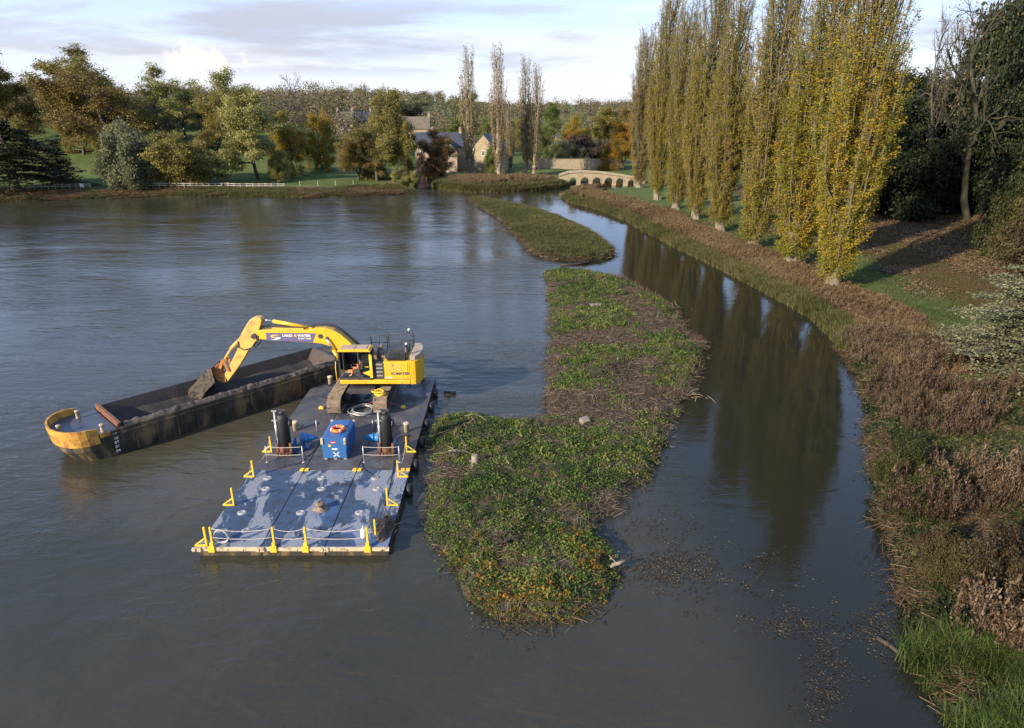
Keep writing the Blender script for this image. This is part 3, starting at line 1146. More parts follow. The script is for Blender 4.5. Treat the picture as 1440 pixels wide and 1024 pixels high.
def tree_px(shape, name, label, cat, px, top, wpx, leaf, base=None, Y=None, bark=None, group=None, rz=None, sink=0.1):
    """put a tree where the photograph shows its foot (or at distance Y) with the height its top needs"""
    if Y is None:
        x, y, z = ground_at(px, base)
    else:
        y = Y
        z = 1.0
        for _ in range(3):
            x = (px - 720.0) / FPX * depth(y, z)
            z = max(hz(x, y), 0.0)
    ztop = CAM_H - y * below(top)
    w = wpx / FPX * depth(y, (z + ztop) / 2)
    return plant_tree(shape, name, label, cat, x, y, z - sink, max(ztop - z, 1.0), w, LEAF[leaf], bark, group, rz)


# ---- row of tall poplars on the right bank
pop = [  # base px, base py, top height, width, shape, leaves, label
    (1169, 408, 35.5, 5.9, 'poplar_0', 'poplar_gold', 'nearest and most golden poplar of the bank row with a pale flared trunk foot'),
    (1112, 375, 34.0, 6.2, 'poplar_1', 'poplar_gold', 'second poplar of the bank row from the near end, yellow green low down'),
    (1058, 349, 36.5, 5.8, 'poplar_2', 'poplar', 'third poplar of the bank row from the near end, broad and olive'),
    (1013, 327, 33.5, 5.5, 'poplar_0', 'poplar', 'fourth poplar of the bank row from the near end, standing above brown weeds'),
    (978, 309, 38.0, 5.2, 'poplar_1', 'poplar', 'fifth poplar of the bank row, fourth from its far end'),
    (950, 294, 35.0, 5.1, 'poplar_2', 'poplar', 'sixth poplar of the bank row, third from its far end'),
    (924, 281, 39.5, 5.2, 'poplar_0', 'poplar', 'seventh poplar of the bank row, next to the last and lowest one'),
    (899, 264, 37.0, 5.0, 'poplar_1', 'poplar_brown', 'farthest and lowest brownish poplar of the bank row, beside the stone bridge'),
]
for i, (px, py, H, w, s, lf, lab) in enumerate(pop):
    x, y, z = ground_at(px, py)
    if i == 7:
        H = CAM_H - y * below(50) - z
    plant_tree(s, 'poplar_tree', lab, 'poplar', x, y, z - 0.1, H, w, LEAF[lf], M_bark_poplar, 'poplars along the right bank', rz=i * 1.7)

far_pop = [
    (662, 246, 70, 24, 'poplar_brown', 'leftmost far poplar, golden low down and grey above, in front of the cottages'),
    (703, 251, 66, 22, 'poplar_brown', 'tallest bare grey far poplar beside the dark round shrub'),
    (718, 247, 150, 13, 'poplar_brown', 'small thin poplar just right of the tallest far poplar'),
    (737, 247, 82, 20, 'poplar_brown', 'far poplar with twin tops before the stone wall, left one of the close pair'),
    (750, 248, 94, 20, 'poplar_brown', 'far poplar before the stone wall, right one of the close pair'),
]
for i, (px, py, top, w, lf, lab) in enumerate(far_pop):
    tree_px('slim_poplar_%d' % (i % 2), 'poplar_tree', lab, 'poplar', px, top, w, lf, base=py, bark=M_bark_pale, group='slim poplars by the cottages', rz=i * 2.1)

GL, GR, GF = 'park trees on the left bank', 'dark wood behind the right meadow', 'trees around the far cottages'
T = tree_px
# left bank, far to near
T('tall_0', 'lime_tree', 'tall brown topped tree at the far left edge rising above the cedar', 'tree', 2, 76, 85, 'brown_olive', Y=238, group=GL)
T('airy_1', 'park_tree', 'small open tree on the skyline between the left edge tree and the big domed trees', 'tree', 62, 112, 50, 'olive', Y=300, group=GL)
T('broad_1', 'park_tree', 'low spreading brown tree on the slope behind the cedar', 'tree', 48, 138, 92, 'brown_olive', Y=285, group=GL)
T('airy_0', 'lime_tree', 'tallest left tree with dark open branches against the sky', 'tree', 108, 62, 101, 'olive', Y=248, group=GL)
T('airy_1', 'lime_tree', 'open topped tree just behind the big brown dome', 'tree', 165, 80, 96, 'olive', Y=246, group=GL)
T('broad_0', 'beech_tree', 'largest domed brown olive tree on the left slope', 'tree', 158, 99, 135, 'brown_olive', Y=222, group=GL)
T('broad_2', 'beech_tree', 'yellowish olive low tree at the left foot of the big dome', 'tree', 118, 146, 85, 'olive', Y=220, group=GL)
T('bush_0', 'yellow_shrub', 'bright yellow green shrub under the big domed tree', 'shrub', 172, 192, 41, 'yellow_green', Y=212, group=GL)
T('airy_0', 'ash_tree', 'airy tree with a clear forked top left of the round bush', 'tree', 240, 90, 89, 'pale_green', Y=226, group=GL)
T('tall_1', 'park_tree', 'dark green tree standing behind the airy forked tree', 'tree', 262, 126, 59, 'mid_green', Y=244, group=GL)
T('broad_1', 'park_tree', 'mid green tree between the round bush and the tall pale tree', 'tree', 302, 130, 82, 'olive', Y=222, group=GL)
T('broad_2', 'park_tree', 'dark leaved tree at the back of the lawn behind the tall pale tree', 'tree', 330, 134, 69, 'mid_green', Y=236, group=GL)
T('bush_1', 'willow_tree', 'pale brown green willow leaning over the white fence', 'willow', 205, 178, 82, 'grey_green', base=262, group=GL)
T('bush_0', 'holm_oak', 'round dense grey green bush behind the white fence', 'bush', 265, 190, 80, 'olive', base=261, group=GL)
T('bare_0', 'bare_tree', 'spreading tree with bare rounded top behind the tall pale tree', 'tree', 396, 98, 75, 'olive', Y=230, group=GL)
T('tall_0', 'maple_tree', 'tall pale green tree on the lawn with foliage down to the grass', 'tree', 364, 102, 80, 'pale_green', base=252, group=GL)
T('bush_1', 'low_shrub', 'pale low growth at the foot of the tall pale green tree', 'shrub', 388, 214, 34, 'pale_green', base=255, group=GL)
T('broad_0', 'park_tree', 'yellow green tree right of the tall pale tree', 'tree', 414, 160, 62, 'yellow_green', Y=200, group=GL)
T('broad_1', 'chestnut_tree', 'golden olive tree with a short trunk in front of the gabled house', 'tree', 452, 158, 46, 'yellow_green', base=240, group=GL)
T('broad_2', 'oak_tree', 'large dark olive tree leaning over the stream mouth', 'tree', 530, 131, 92, 'olive', base=255, group=GL)
T('broad_0', 'oak_tree', 'low brown green tree skirting the dark olive tree', 'tree', 504, 190, 60, 'brown_olive', base=254, group=GL)
T('tall_1', 'alder_tree', 'slender dark tree with a pale straight stem by the stream', 'tree', 572, 172, 26, 'olive', base=258, bark=M_bark_pale, group=GL)
T('bush_0', 'small_willow', 'small pale green willow at the tip of the left lawn', 'willow', 573, 236, 25, 'pale_green', base=264, group=GL)
T('broad_1', 'alder_tree', 'dark brown tree overhanging the stream mouth', 'tree', 600, 196, 46, 'bank_brown', base=252, group=GF)
T('tall_0', 'birch_tree', 'russet birch in front of the long slate roof', 'birch', 630, 182, 48, 'russet', base=252, bark=M_bark_pale, group=GF)
T('bush_1', 'laurel_bush', 'dark green rounded shrub between the two leftmost far poplars', 'shrub', 687, 208, 24, 'mid_green', base=249, group=GF)
# the old cedar and young spruce
T('cedar', 'cedar_tree', 'dark spreading cedar by the water at the left edge', 'cedar', 22, 170, 122, 'cedar', base=268, group=GL, rz=0.4)
T('conifer', 'spruce_tree', 'small pointed dark spruce on the lawn beside the cedar', 'spruce', 88, 196, 32, 'cedar', base=258, group=GL)
# around and behind the cottages
T('tall_0', 'village_tree', 'round green tree on the skyline above the grey modern building', 'tree', 470, 134, 36, 'mid_green', Y=345, group=GF)
T('airy_1', 'village_tree', 'thin open tree on the skyline behind the dark olive tree', 'tree', 528, 126, 34, 'olive', Y=330, group=GF)
T('conifer', 'village_conifer', 'dark pointed conifer on the skyline right of the dark olive tree', 'conifer', 556, 127, 30, 'dark', Y=320, group=GF)
T('broad_1', 'village_tree', 'broad green tree above the stone tiled barn roof', 'tree', 592, 140, 52, 'grey_green', Y=330, group=GF)
T('airy_0', 'village_tree', 'open tree showing behind the leftmost far poplar', 'tree', 660, 128, 40, 'pale_green', Y=300, group=GF)
T('broad_2', 'village_tree', 'dark green tree behind the purple slate cottage', 'tree', 676, 164, 44, 'mid_green', Y=290, group=GF)
T('broad_0', 'village_tree', 'dark low tree behind the long slate roof', 'tree', 636, 168, 50, 'mid_green', Y=300, group=GF)
T('broad_0', 'village_tree', 'olive tree between the tallest far poplar and the close pair', 'tree', 722, 168, 40, 'olive', Y=272, group=GF)
T('tall_1', 'village_tree', 'dome shaped dark green tree on the skyline right of the close poplar pair', 'tree', 773, 145, 32, 'mid_green', Y=330, group=GF)
T('broad_1', 'village_tree', 'dark green tree behind the left part of the stone wall', 'tree', 764, 176, 36, 'mid_green', Y=248, group=GF)
T('broad_2', 'field_maple', 'yellow brown tree behind the middle of the stone wall', 'tree', 802, 164, 52, 'yellow_green', Y=262, group=GF)
T('bush_0', 'field_maple', 'small orange tree behind the stone wall next to the grey willow', 'tree', 815, 186, 24, 'orange', Y=252, group=GF)
T('bush_1', 'grey_willow', 'rounded grey green willow behind the stone wall', 'willow', 796, 198, 44, 'grey_green', Y=236, group=GF)
T('bush_0', 'grey_willow', 'darker grey willow behind the right half of the stone wall', 'willow', 832, 192, 46, 'purple_brown', Y=240, group=GF)
T('tall_1', 'village_tree', 'tall olive tree left of the orange maple', 'tree', 856, 152, 48, 'olive', Y=270, group=GF)
T('broad_1', 'village_tree', 'brown wooded tree behind the orange maple', 'tree', 882, 150, 50, 'brown_olive', Y=285, group=GF)
T('bare_1', 'bare_tree', 'tiny bare tree on the skyline above the wood', 'tree', 838, 141, 16, 'olive', Y=420, group=GF)
T('broad_0', 'maple_tree', 'golden orange maple at the right end of the stone wall', 'maple', 877, 172, 52, 'orange', base=239, group=GF)

# right hand wood
T('yew_0', 'yew_tree', 'dark yew at the left end of the wood behind the nearest poplar', 'yew', 1262, 112, 118, 'dark', base=306, group=GR)
T('yew_1', 'yew_tree', 'dark spreading yew behind the bare mossy tree', 'yew', 1330, 74, 130, 'dark', Y=122, group=GR)
T('yew_2', 'yew_tree', 'dark evergreen filling the corner right of the mossy trunk', 'yew', 1424, -30, 150, 'dark', base=294, group=GR)
T('yew_1', 'holly_tree', 'low dark evergreen at the foot of the mossy tree', 'holly', 1305, 214, 84, 'dark', base=308, group=GR)
T('yew_0', 'holly_tree', 'low dark evergreen behind the second and third poplars', 'holly', 1185, 214, 90, 'dark', Y=140, group=GR)
T('yew_2', 'yew_tree', 'dark evergreen seen between the middle poplars', 'yew', 1095, 205, 84, 'dark', Y=165, group=GR)
T('yew_0', 'yew_tree', 'dark evergreen seen between the far poplars', 'yew', 1000, 218, 60, 'dark', Y=190, group=GR)
T('yew_1', 'yew_tree', 'dark evergreen deep in the wood right of the leafless tree', 'yew', 1345, 60, 130, 'dark', Y=150, group=GR)
T('yew_2', 'yew_tree', 'dark evergreen deep in the wood behind the nearest two poplars', 'yew', 1225, 108, 110, 'dark', Y=152, group=GR)
T('yew_0', 'yew_tree', 'dark evergreen at the right edge behind the olive shrub', 'yew', 1465, 90, 140, 'dark', Y=100, group=GR)
T('tall_1', 'tall_oak', 'very tall dark leaved tree at the top right corner', 'tree', 1436, -140, 130, 'dark', Y=98, group=GR)
T('bare_1', 'mossy_tree', 'tall bare tree with mossy branches and a straight trunk before the dark wood', 'tree', 1362, -30, 170, 'olive', base=309, bark=M_bark_olive, group=GR, rz=4.2)
T('bare_0', 'bare_tree', 'leafless dark tree against the sky right of the nearest poplar', 'tree', 1285, -6, 110, 'olive', Y=136, group=GR, rz=0.7)
T('bush_1', 'hazel_bush', 'olive spreading shrub at the right edge above the meadow', 'shrub', 1440, 246, 100, 'bank_olive', base=368, group=GR)
T('bush_0', 'hazel_bush', 'second olive shrub at the right edge just above the silvery cedar', 'shrub', 1470, 300, 100, 'bank_brown', base=430, group=GR)
GB = 'shrubs on the near right bank'
T('bush_0', 'bank_shrub', 'olive green sapling at the water edge below the tall brown weeds', 'shrub', 1262, 622, 54, 'bank_olive', base=688, group=GB)
T('bush_1', 'bank_shrub', 'brown leaved shrub hanging over the channel above the bright reeds', 'shrub', 1304, 735, 66, 'bank_brown', base=812, group=GB)
T('bush_0', 'bank_shrub', 'brown shrub at the right edge above the bright reeds', 'shrub', 1412, 752, 90, 'bank_brown', base=858, group=GB)
T('bush_1', 'bank_shrub', 'low dark green bush among the weeds beside the olive green sapling', 'shrub', 1318, 674, 80, 'bank_olive', base=730, group=GB)
# young silvery cedar at the right edge
plant_tree('young_cedar', 'blue_cedar', 'young silvery green cedar leaning in from the right edge', 'cedar', 40.0, 48.0, 1.2, 9.8, 10.0, LEAF['silver'], M_bark, rz=1.1)


# ---- far wooded skyline: one mass nobody could count
def far_wood():
    rng = np.random.default_rng(77)
    P, S, T_ = [], [], []
    for k in range(2300):
        y = 262 + 800 * rng.random() ** 1.7
        px = rng.uniform(-120, 1500)
        x = (px - 720) / FPX * y
        if (px > 540 and y < 300) or (px > 900 and y < 340):
            continue
        z = hz(x, y)
        h = rng.uniform(6, 11) * (0.45 + 1.15 * float(fbm(np.array([x]), np.array([y]), 38.0, 95, 3)[0]))
        r = h * rng.uniform(0.35, 0.55)
        n = int(290 * (400 / y) ** 0.6)
        v = rng.normal(size=(n, 3))
        v /= np.linalg.norm(v, axis=1, keepdims=True)
        v *= rng.uniform(0.6, 1.0, (n, 1)) ** 0.5
        v = v * np.array([r, r, h * 0.5]) * (1 + 0.25 * rng.normal(size=(n, 1)))
        P.append(v + np.array([x, y, z + h * 0.55]))
        S.append(np.full(n, 0.76 * (y / 400) ** 0.6))
        T_.append(np.clip(rng.uniform(0.05, 0.95) + rng.normal(size=n) * 0.05, 0, 1))
    P, S, T_ = np.concatenate(P), np.concatenate(S), np.concatenate(T_)
    V, Q, tt = leaf_quads(rng, P, S, 0.3, T_, 0.8)
    m = leafy('far_wood_leaves', spread([(0.090, 0.083, 0.050), (0.123, 0.118, 0.056), (0.165, 0.132, 0.066), (0.116, 0.123, 0.060), (0.198, 0.140, 0.074), (0.099, 0.099, 0.060)]), 0.2)
    o = mesh_np('far_wood', V, Q, m, None, tt)
    tag(o, 'mixed autumn wood along the distant skyline', 'wood', kind='stuff')


far_wood()
# ================================================================== GROUND COVER (stuff nobody could count)
def proto_blades(seed, n, h, spread_r, w, lean=0.5, t0=0.2, t1=0.8):
    rng = np.random.default_rng(seed)
    V, Q, T = [], [], []
    for i in range(n):
        a = rng.uniform(0, 6.28)
        b = np.array([rng.normal() * spread_r, rng.normal() * spread_r, 0])
        d = np.array([math.cos(a), math.sin(a), 0])
        s = np.array([-d[1], d[0], 0]) * w / 2
        hh = h * rng.uniform(0.55, 1.1)
        ln = lean * rng.uniform(0.3, 1.2)
        p1 = b + d * hh * 0.35 * ln + np.array([0, 0, hh * 0.6])
        p2 = b + d * hh * ln + np.array([0, 0, hh * (1.0 - 0.25 * ln)])
        o = len(V)
        V += [b - s, b + s, p1 + s * 0.8, p1 - s * 0.8, p2 + s * 0.12, p2 - s * 0.12]
        Q += [(o, o + 1, o + 2, o + 3), (o + 3, o + 2, o + 4, o + 5)]
        T += [rng.uniform(t0, t1)] * 6
    return np.array(V), np.array(Q), np.array(T)


def proto_leafy(seed, n, h, r, leaf, t0=0.1, t1=0.9, up=0.9):
    """a low leafy clump, nettle or cress like"""
    rng = np.random.default_rng(seed)
    P = rng.normal(size=(n, 3)) * np.array([r * 0.55, r * 0.55, 0])
    dd = np.hypot(P[:, 0], P[:, 1]) / r
    P[:, 2] = h * np.clip(1 - 0.45 * dd ** 2, 0.15, 1) * rng.uniform(0.35, 1.0, n)
    ti = np.clip(rng.uniform(t0, t1) + rng.normal(size=n) * 0.12, 0, 1)
    return leaf_quads(rng, P, leaf, up, ti, 0.7)


def proto_plume(seed, h, stems=5, r=0.22, t_stem=0.12, t_top=0.75):
    """dead willowherb: dry stems carrying fluffy heads"""
    rng = np.random.default_rng(seed)
    V, Q, T = [], [], []
    o = 0
    for s in range(stems):
        b = np.array([rng.normal() * r, rng.normal() * r, 0])
        ln = np.array([rng.normal() * 0.16, rng.normal() * 0.16, 1.0])
        hh = h * rng.uniform(0.7, 1.1)
        tip = b + ln * hh
        for a in (0.0, 1.57):
            sv = np.array([math.cos(a), math.sin(a), 0]) * 0.012
            V += [b - sv, b + sv, tip + sv * 0.5, tip - sv * 0.5]
            Q.append((o, o + 1, o + 2, o + 3))
            T += [t_stem] * 4
            o += 4
        n = 18
        w = rng.random((n, 1)) ** 0.7
        P = b + ln * hh * (0.35 + 0.65 * w) + rng.normal(size=(n, 3)) * 0.06 * (1.35 - 0.9 * w)
        tt = np.clip(t_top - 0.5 * (1 - w[:, 0]) + rng.normal(size=n) * 0.12, 0, 1)
        az = rng.uniform(0, 6.28, n)
        out = np.stack([np.cos(az) * 0.55, np.sin(az) * 0.55, np.ones(n)], 1) * rng.uniform(0.05, 0.13, (n, 1))
        wd = np.stack([-np.sin(az), np.cos(az), np.zeros(n)], 1) * 0.020
        v = np.stack([P - out, P + wd - out * 0.1, P + out, P - wd - out * 0.1], 1).reshape(-1, 3)
        q = np.arange(4 * n).reshape(n, 4)
        t = np.repeat(tt, 4)
        V += list(v)
        Q += [tuple(x + o) for x in q]
        T += list(t)
        o += len(v)
        n = 30                                            # fluffy seed heads and side shoots
        w = rng.random((n, 1))
        P = b + ln * hh * (0.62 + 0.40 * w) + rng.normal(size=(n, 3)) * 0.075 * (1.2 - 0.6 * w)
        v, q, t = leaf_quads(rng, P, 0.062, 0.2, np.clip(t_top + 0.06 + rng.normal(size=n) * 0.14, 0, 1), 0.7)
        V += list(v)
        Q += [tuple(x + o) for x in q]
        T += list(t)
        o += len(v)
    return np.array(V), np.array(Q), np.array(T)


def proto_straw(seed, n, L, r, flat=0.18, w=0.022):
    rng = np.random.default_rng(seed)
    V, Q, T = [], [], []
    for i in range(n):
        c = np.array([rng.normal() * r, rng.normal() * r, rng.uniform(0.02, 0.16)])
        a = rng.uniform(0, 6.28)
        d = np.array([math.cos(a), math.sin(a), rng.normal() * flat]) * L * rng.uniform(0.4, 1.1) / 2
        s = np.array([-math.sin(a), math.cos(a), rng.normal() * 0.5])
        s = s / np.linalg.norm(s) * w / 2
        o = len(V)
        V += [c - d - s, c - d + s, c + d + s, c + d - s]
        Q.append((o, o + 1, o + 2, o + 3))
        T += [rng.uniform(0, 1)] * 4
    return np.array(V), np.array(Q), np.array(T)


def scatter(name, protos, P, S, mat, label, seed=0, jit=0.18, which=None, cat='plants', base=None):
    rng = np.random.default_rng(seed + 991)
    n = len(P)
    rot = rng.uniform(0, 6.283, n)
    which = rng.integers(0, len(protos), n) if which is None else which
    tj = rng.normal(size=n) * jit if base is None else base + rng.normal(size=n) * jit
    AV, AQ, AT = [], [], []
    o = 0
    for k, (V, Q, T) in enumerate(protos):
        sel = np.where(which == k)[0]
        if not len(sel):
            continue
        c, s = np.cos(rot[sel])[:, None], np.sin(rot[sel])[:, None]
        x = V[None, :, 0] * c - V[None, :, 1] * s
        y = V[None, :, 0] * s + V[None, :, 1] * c
        z = np.broadcast_to(V[None, :, 2], x.shape)
        W3 = np.stack([x, y, z], -1) * S[sel][:, None, None] + P[sel][:, None, :]
        AV.append(W3.reshape(-1, 3))
        AQ.append((Q[None] + (np.arange(len(sel)) * len(V))[:, None, None]).reshape(-1, Q.shape[1]) + o)
        AT.append(np.clip(T[None] + tj[sel][:, None], 0, 1).ravel())
        o += len(sel) * len(V)
    ob = mesh_np(name, np.concatenate(AV), np.concatenate(AQ), mat, None, np.concatenate(AT))
    return tag(ob, label, cat, kind='stuff')


def pts_in_box(n, x0, x1, y0, y1, seed):
    rng = np.random.default_rng(seed)
    return rng.uniform(x0, x1, n), rng.uniform(y0, y1, n)


G_leaf = leafy('low_green_leaves', spread([(0.034, 0.054, 0.011), (0.060, 0.098, 0.017), (0.092, 0.140, 0.025), (0.138, 0.178, 0.036), (0.200, 0.195, 0.050)]), 0.3, var=0)
G_straw = leafy('dead_stalks', spread([(0.032, 0.020, 0.012), (0.070, 0.044, 0.026), (0.115, 0.076, 0.044), (0.165, 0.115, 0.068), (0.225, 0.170, 0.105)]), 0.1, var=0)
G_orange = leafy('orange_leaves', spread([(0.110, 0.060, 0.012), (0.230, 0.110, 0.015), (0.330, 0.150, 0.015), (0.190, 0.150, 0.030)]), 0.3, var=0)
G_grass = leafy('tall_grass', spread([(0.044, 0.052, 0.016), (0.078, 0.086, 0.024), (0.112, 0.114, 0.034), (0.155, 0.138, 0.054), (0.190, 0.150, 0.075)]), 0.3, var=0)
G_reed = leafy('fresh_reed', spread([(0.032, 0.055, 0.010), (0.058, 0.095, 0.016), (0.095, 0.135, 0.026), (0.160, 0.170, 0.060)]), 0.35, var=0)
G_plume = leafy('dry_willowherb', spread([(0.026, 0.017, 0.011), (0.052, 0.031, 0.017), (0.090, 0.055, 0.030), (0.130, 0.086, 0.050), (0.195, 0.142, 0.090)]), 0.15, var=0)
G_rust = leafy('rusty_weeds', spread([(0.060, 0.036, 0.020), (0.110, 0.066, 0.034), (0.160, 0.098, 0.048), (0.200, 0.140, 0.078), (0.150, 0.128, 0.050)]), 0.15, var=0)
G_bank_shade = leafy('shade_bank_leaves', spread([(0.014, 0.021, 0.007), (0.026, 0.038, 0.011), (0.044, 0.056, 0.016), (0.070, 0.076, 0.024), (0.105, 0.096, 0.036)]), 0.3, var=0)  # darker version of the low green leaves, bank shade put into the colour
G_float = leafy('floating_leaves', spread([(0.022, 0.017, 0.012), (0.040, 0.030, 0.020), (0.062, 0.047, 0.030), (0.130, 0.105, 0.060)]), 0.0, var=0)

leafy_p = [proto_leafy(400 + k, 46, 0.26, 0.36, 0.105) for k in range(5)]
straw_p = [proto_straw(420 + k, 30, 0.60, 0.36) for k in range(5)]
tuft_p = [proto_blades(440 + k, 26, 0.55, 0.16, 0.030, 0.7) for k in range(4)]
plume_p = [proto_plume(460 + k, 1.35, 6, 0.26) for k in range(4)]
rust_p = [proto_plume(480 + k, 0.8, 4, 0.25, 0.2, 0.55) for k in range(4)]
reed_p = [proto_blades(500 + k, 34, 1.15, 0.24, 0.026, 0.9) for k in range(4)]


def on_island():
    x0, y0 = island_poly.min(0)
    x1, y1 = island_poly.max(0)
    x, y = pts_in_box(20000, x0, x1, y0, y1, 5)
    z, d = isle_height(island_poly, x, y, 0.42, 71)
    k = d > 0.05
    x, y, z, d = x[k], y[k], z[k], d[k]
    yb = smooth((y - 35.5) / 5.5)                   # the far half is mostly dead matting
    gr = fbm(x, y, 3.4, 91, 4) + 0.10 * (fbm(x, y, 0.9, 92, 2) - 0.5)
    far_green = smooth((y - 56) / 5) * 0.08
    green = gr + 0.16 * (np.random.default_rng(8).random(len(x)) - 0.5) > (0.325 + 0.19 * yb - far_green - 0.16 * np.exp(-((y - 40.5) / 2.2) ** 2) - 0.10 * np.exp(-((y - 46.5) / 1.5) ** 2) * smooth((x - 9) / 2))
    rng = np.random.default_rng(6)
    P = np.stack([x, y, z - 0.02], 1)
    far = smooth((y - 55) / 12)
    g = green & (rng.random(len(x)) < 0.66)
    hgt = 0.55 + 0.9 * fbm(x, y, 1.3, 97, 3)
    scatter('nettle_carpet', leafy_p, P[g], hgt[g] * rng.uniform(0.7, 1.25, g.sum()), G_leaf, 'green nettle and cress carpet covering the silt island', 1, 0.10, base=(fbm(x, y, 2.2, 98, 3) - 0.5)[g] * 0.9)
    b = (~green & (rng.random(len(x)) < 0.62)) | (green & (rng.random(len(x)) < 0.10)) | ((d < 0.7) & (rng.random(len(x)) < 0.25))
    scatter('dead_stalk_matting', straw_p, P[b], rng.uniform(0.5, 1.15, b.sum()), G_straw, 'matted dead brown stalks lying over the silt island', 2, 0.12)
    tip = (y < 27.2 + 2.2 * fbm(x, y, 2, 3, 2)) & (d < 2.0) & (rng.random(len(x)) < 0.55)
    scatter('orange_leaf_clumps', [proto_leafy(430 + k, 20, 0.34, 0.28, 0.12) for k in range(3)], P[tip], rng.uniform(0.6, 1.1, tip.sum()), G_orange, 'orange autumn leaves along the near tip of the silt island', 3)
    st = (rng.random(len(x)) < 0.03) | ((d < 1.0) & (x > 6.0) & (rng.random(len(x)) < 0.2))
    scatter('dry_stalk_stand', [proto_blades(450 + k, 12, 0.75, 0.15, 0.02, 0.6) for k in range(3)], P[st], rng.uniform(0.6, 1.2, st.sum()), G_straw, 'upright dry stalks sticking out of the green carpet', 4)


def on_spit():
    x0, y0 = spit_poly.min(0)
    x1, y1 = spit_poly.max(0)
    x, y = pts_in_box(16000, x0, x1, y0, y1, 15)
    z, d = isle_height(spit_poly, x, y, 0.45, 72)
    k = d > 0.1
    x, y, z, d = x[k], y[k], z[k], d[k]
    rng = np.random.default_rng(16)
    P = np.stack([x, y, z - 0.03], 1)
    g = rng.random(len(x)) < 0.85
    scatter('spit_grass', tuft_p, P[g], rng.uniform(0.8, 1.4, g.sum()), G_grass, 'rough green grass on the narrow far island', 5, 0.12, base=(fbm(x, y, 6, 5, 3) - 0.62)[g] * 0.7)
    e = ((d < 1.2) & (rng.random(len(x)) < 0.7)) | (fbm(x, y, 7, 8, 3) > 0.62)
    scatter('spit_stalks', straw_p, P[e], rng.uniform(0.8, 1.6, e.sum()), G_straw, 'brown dead stalks along the edge of the narrow far island', 6)


def along_shore(poly_px, n, d0, d1, seed, y_rng=None, jit_out=0.0):
    """random points between two distances inland of a stretch of shore"""
    rng = np.random.default_rng(seed)
    pts = np.array([g(*p) for p in poly_px])
    seg = np.linalg.norm(np.diff(pts, axis=0), axis=1)
    cum = np.concatenate([[0], np.cumsum(seg)])
    s = rng.uniform(0, cum[-1], n)
    bx, by = np.interp(s, cum, pts[:, 0]), np.interp(s, cum, pts[:, 1])
    tx = np.interp(s + 0.5, cum, pts[:, 0]) - np.interp(s - 0.5, cum, pts[:, 0])
    ty = np.interp(s + 0.5, cum, pts[:, 1]) - np.interp(s - 0.5, cum, pts[:, 1])
    L = np.maximum(np.hypot(tx, ty), 1e-6)
    d = rng.uniform(d0, d1, n)
    x, y = bx + ty / L * d, by - tx / L * d
    dd = sdist(water_poly, x, y)
    return x, y, dd


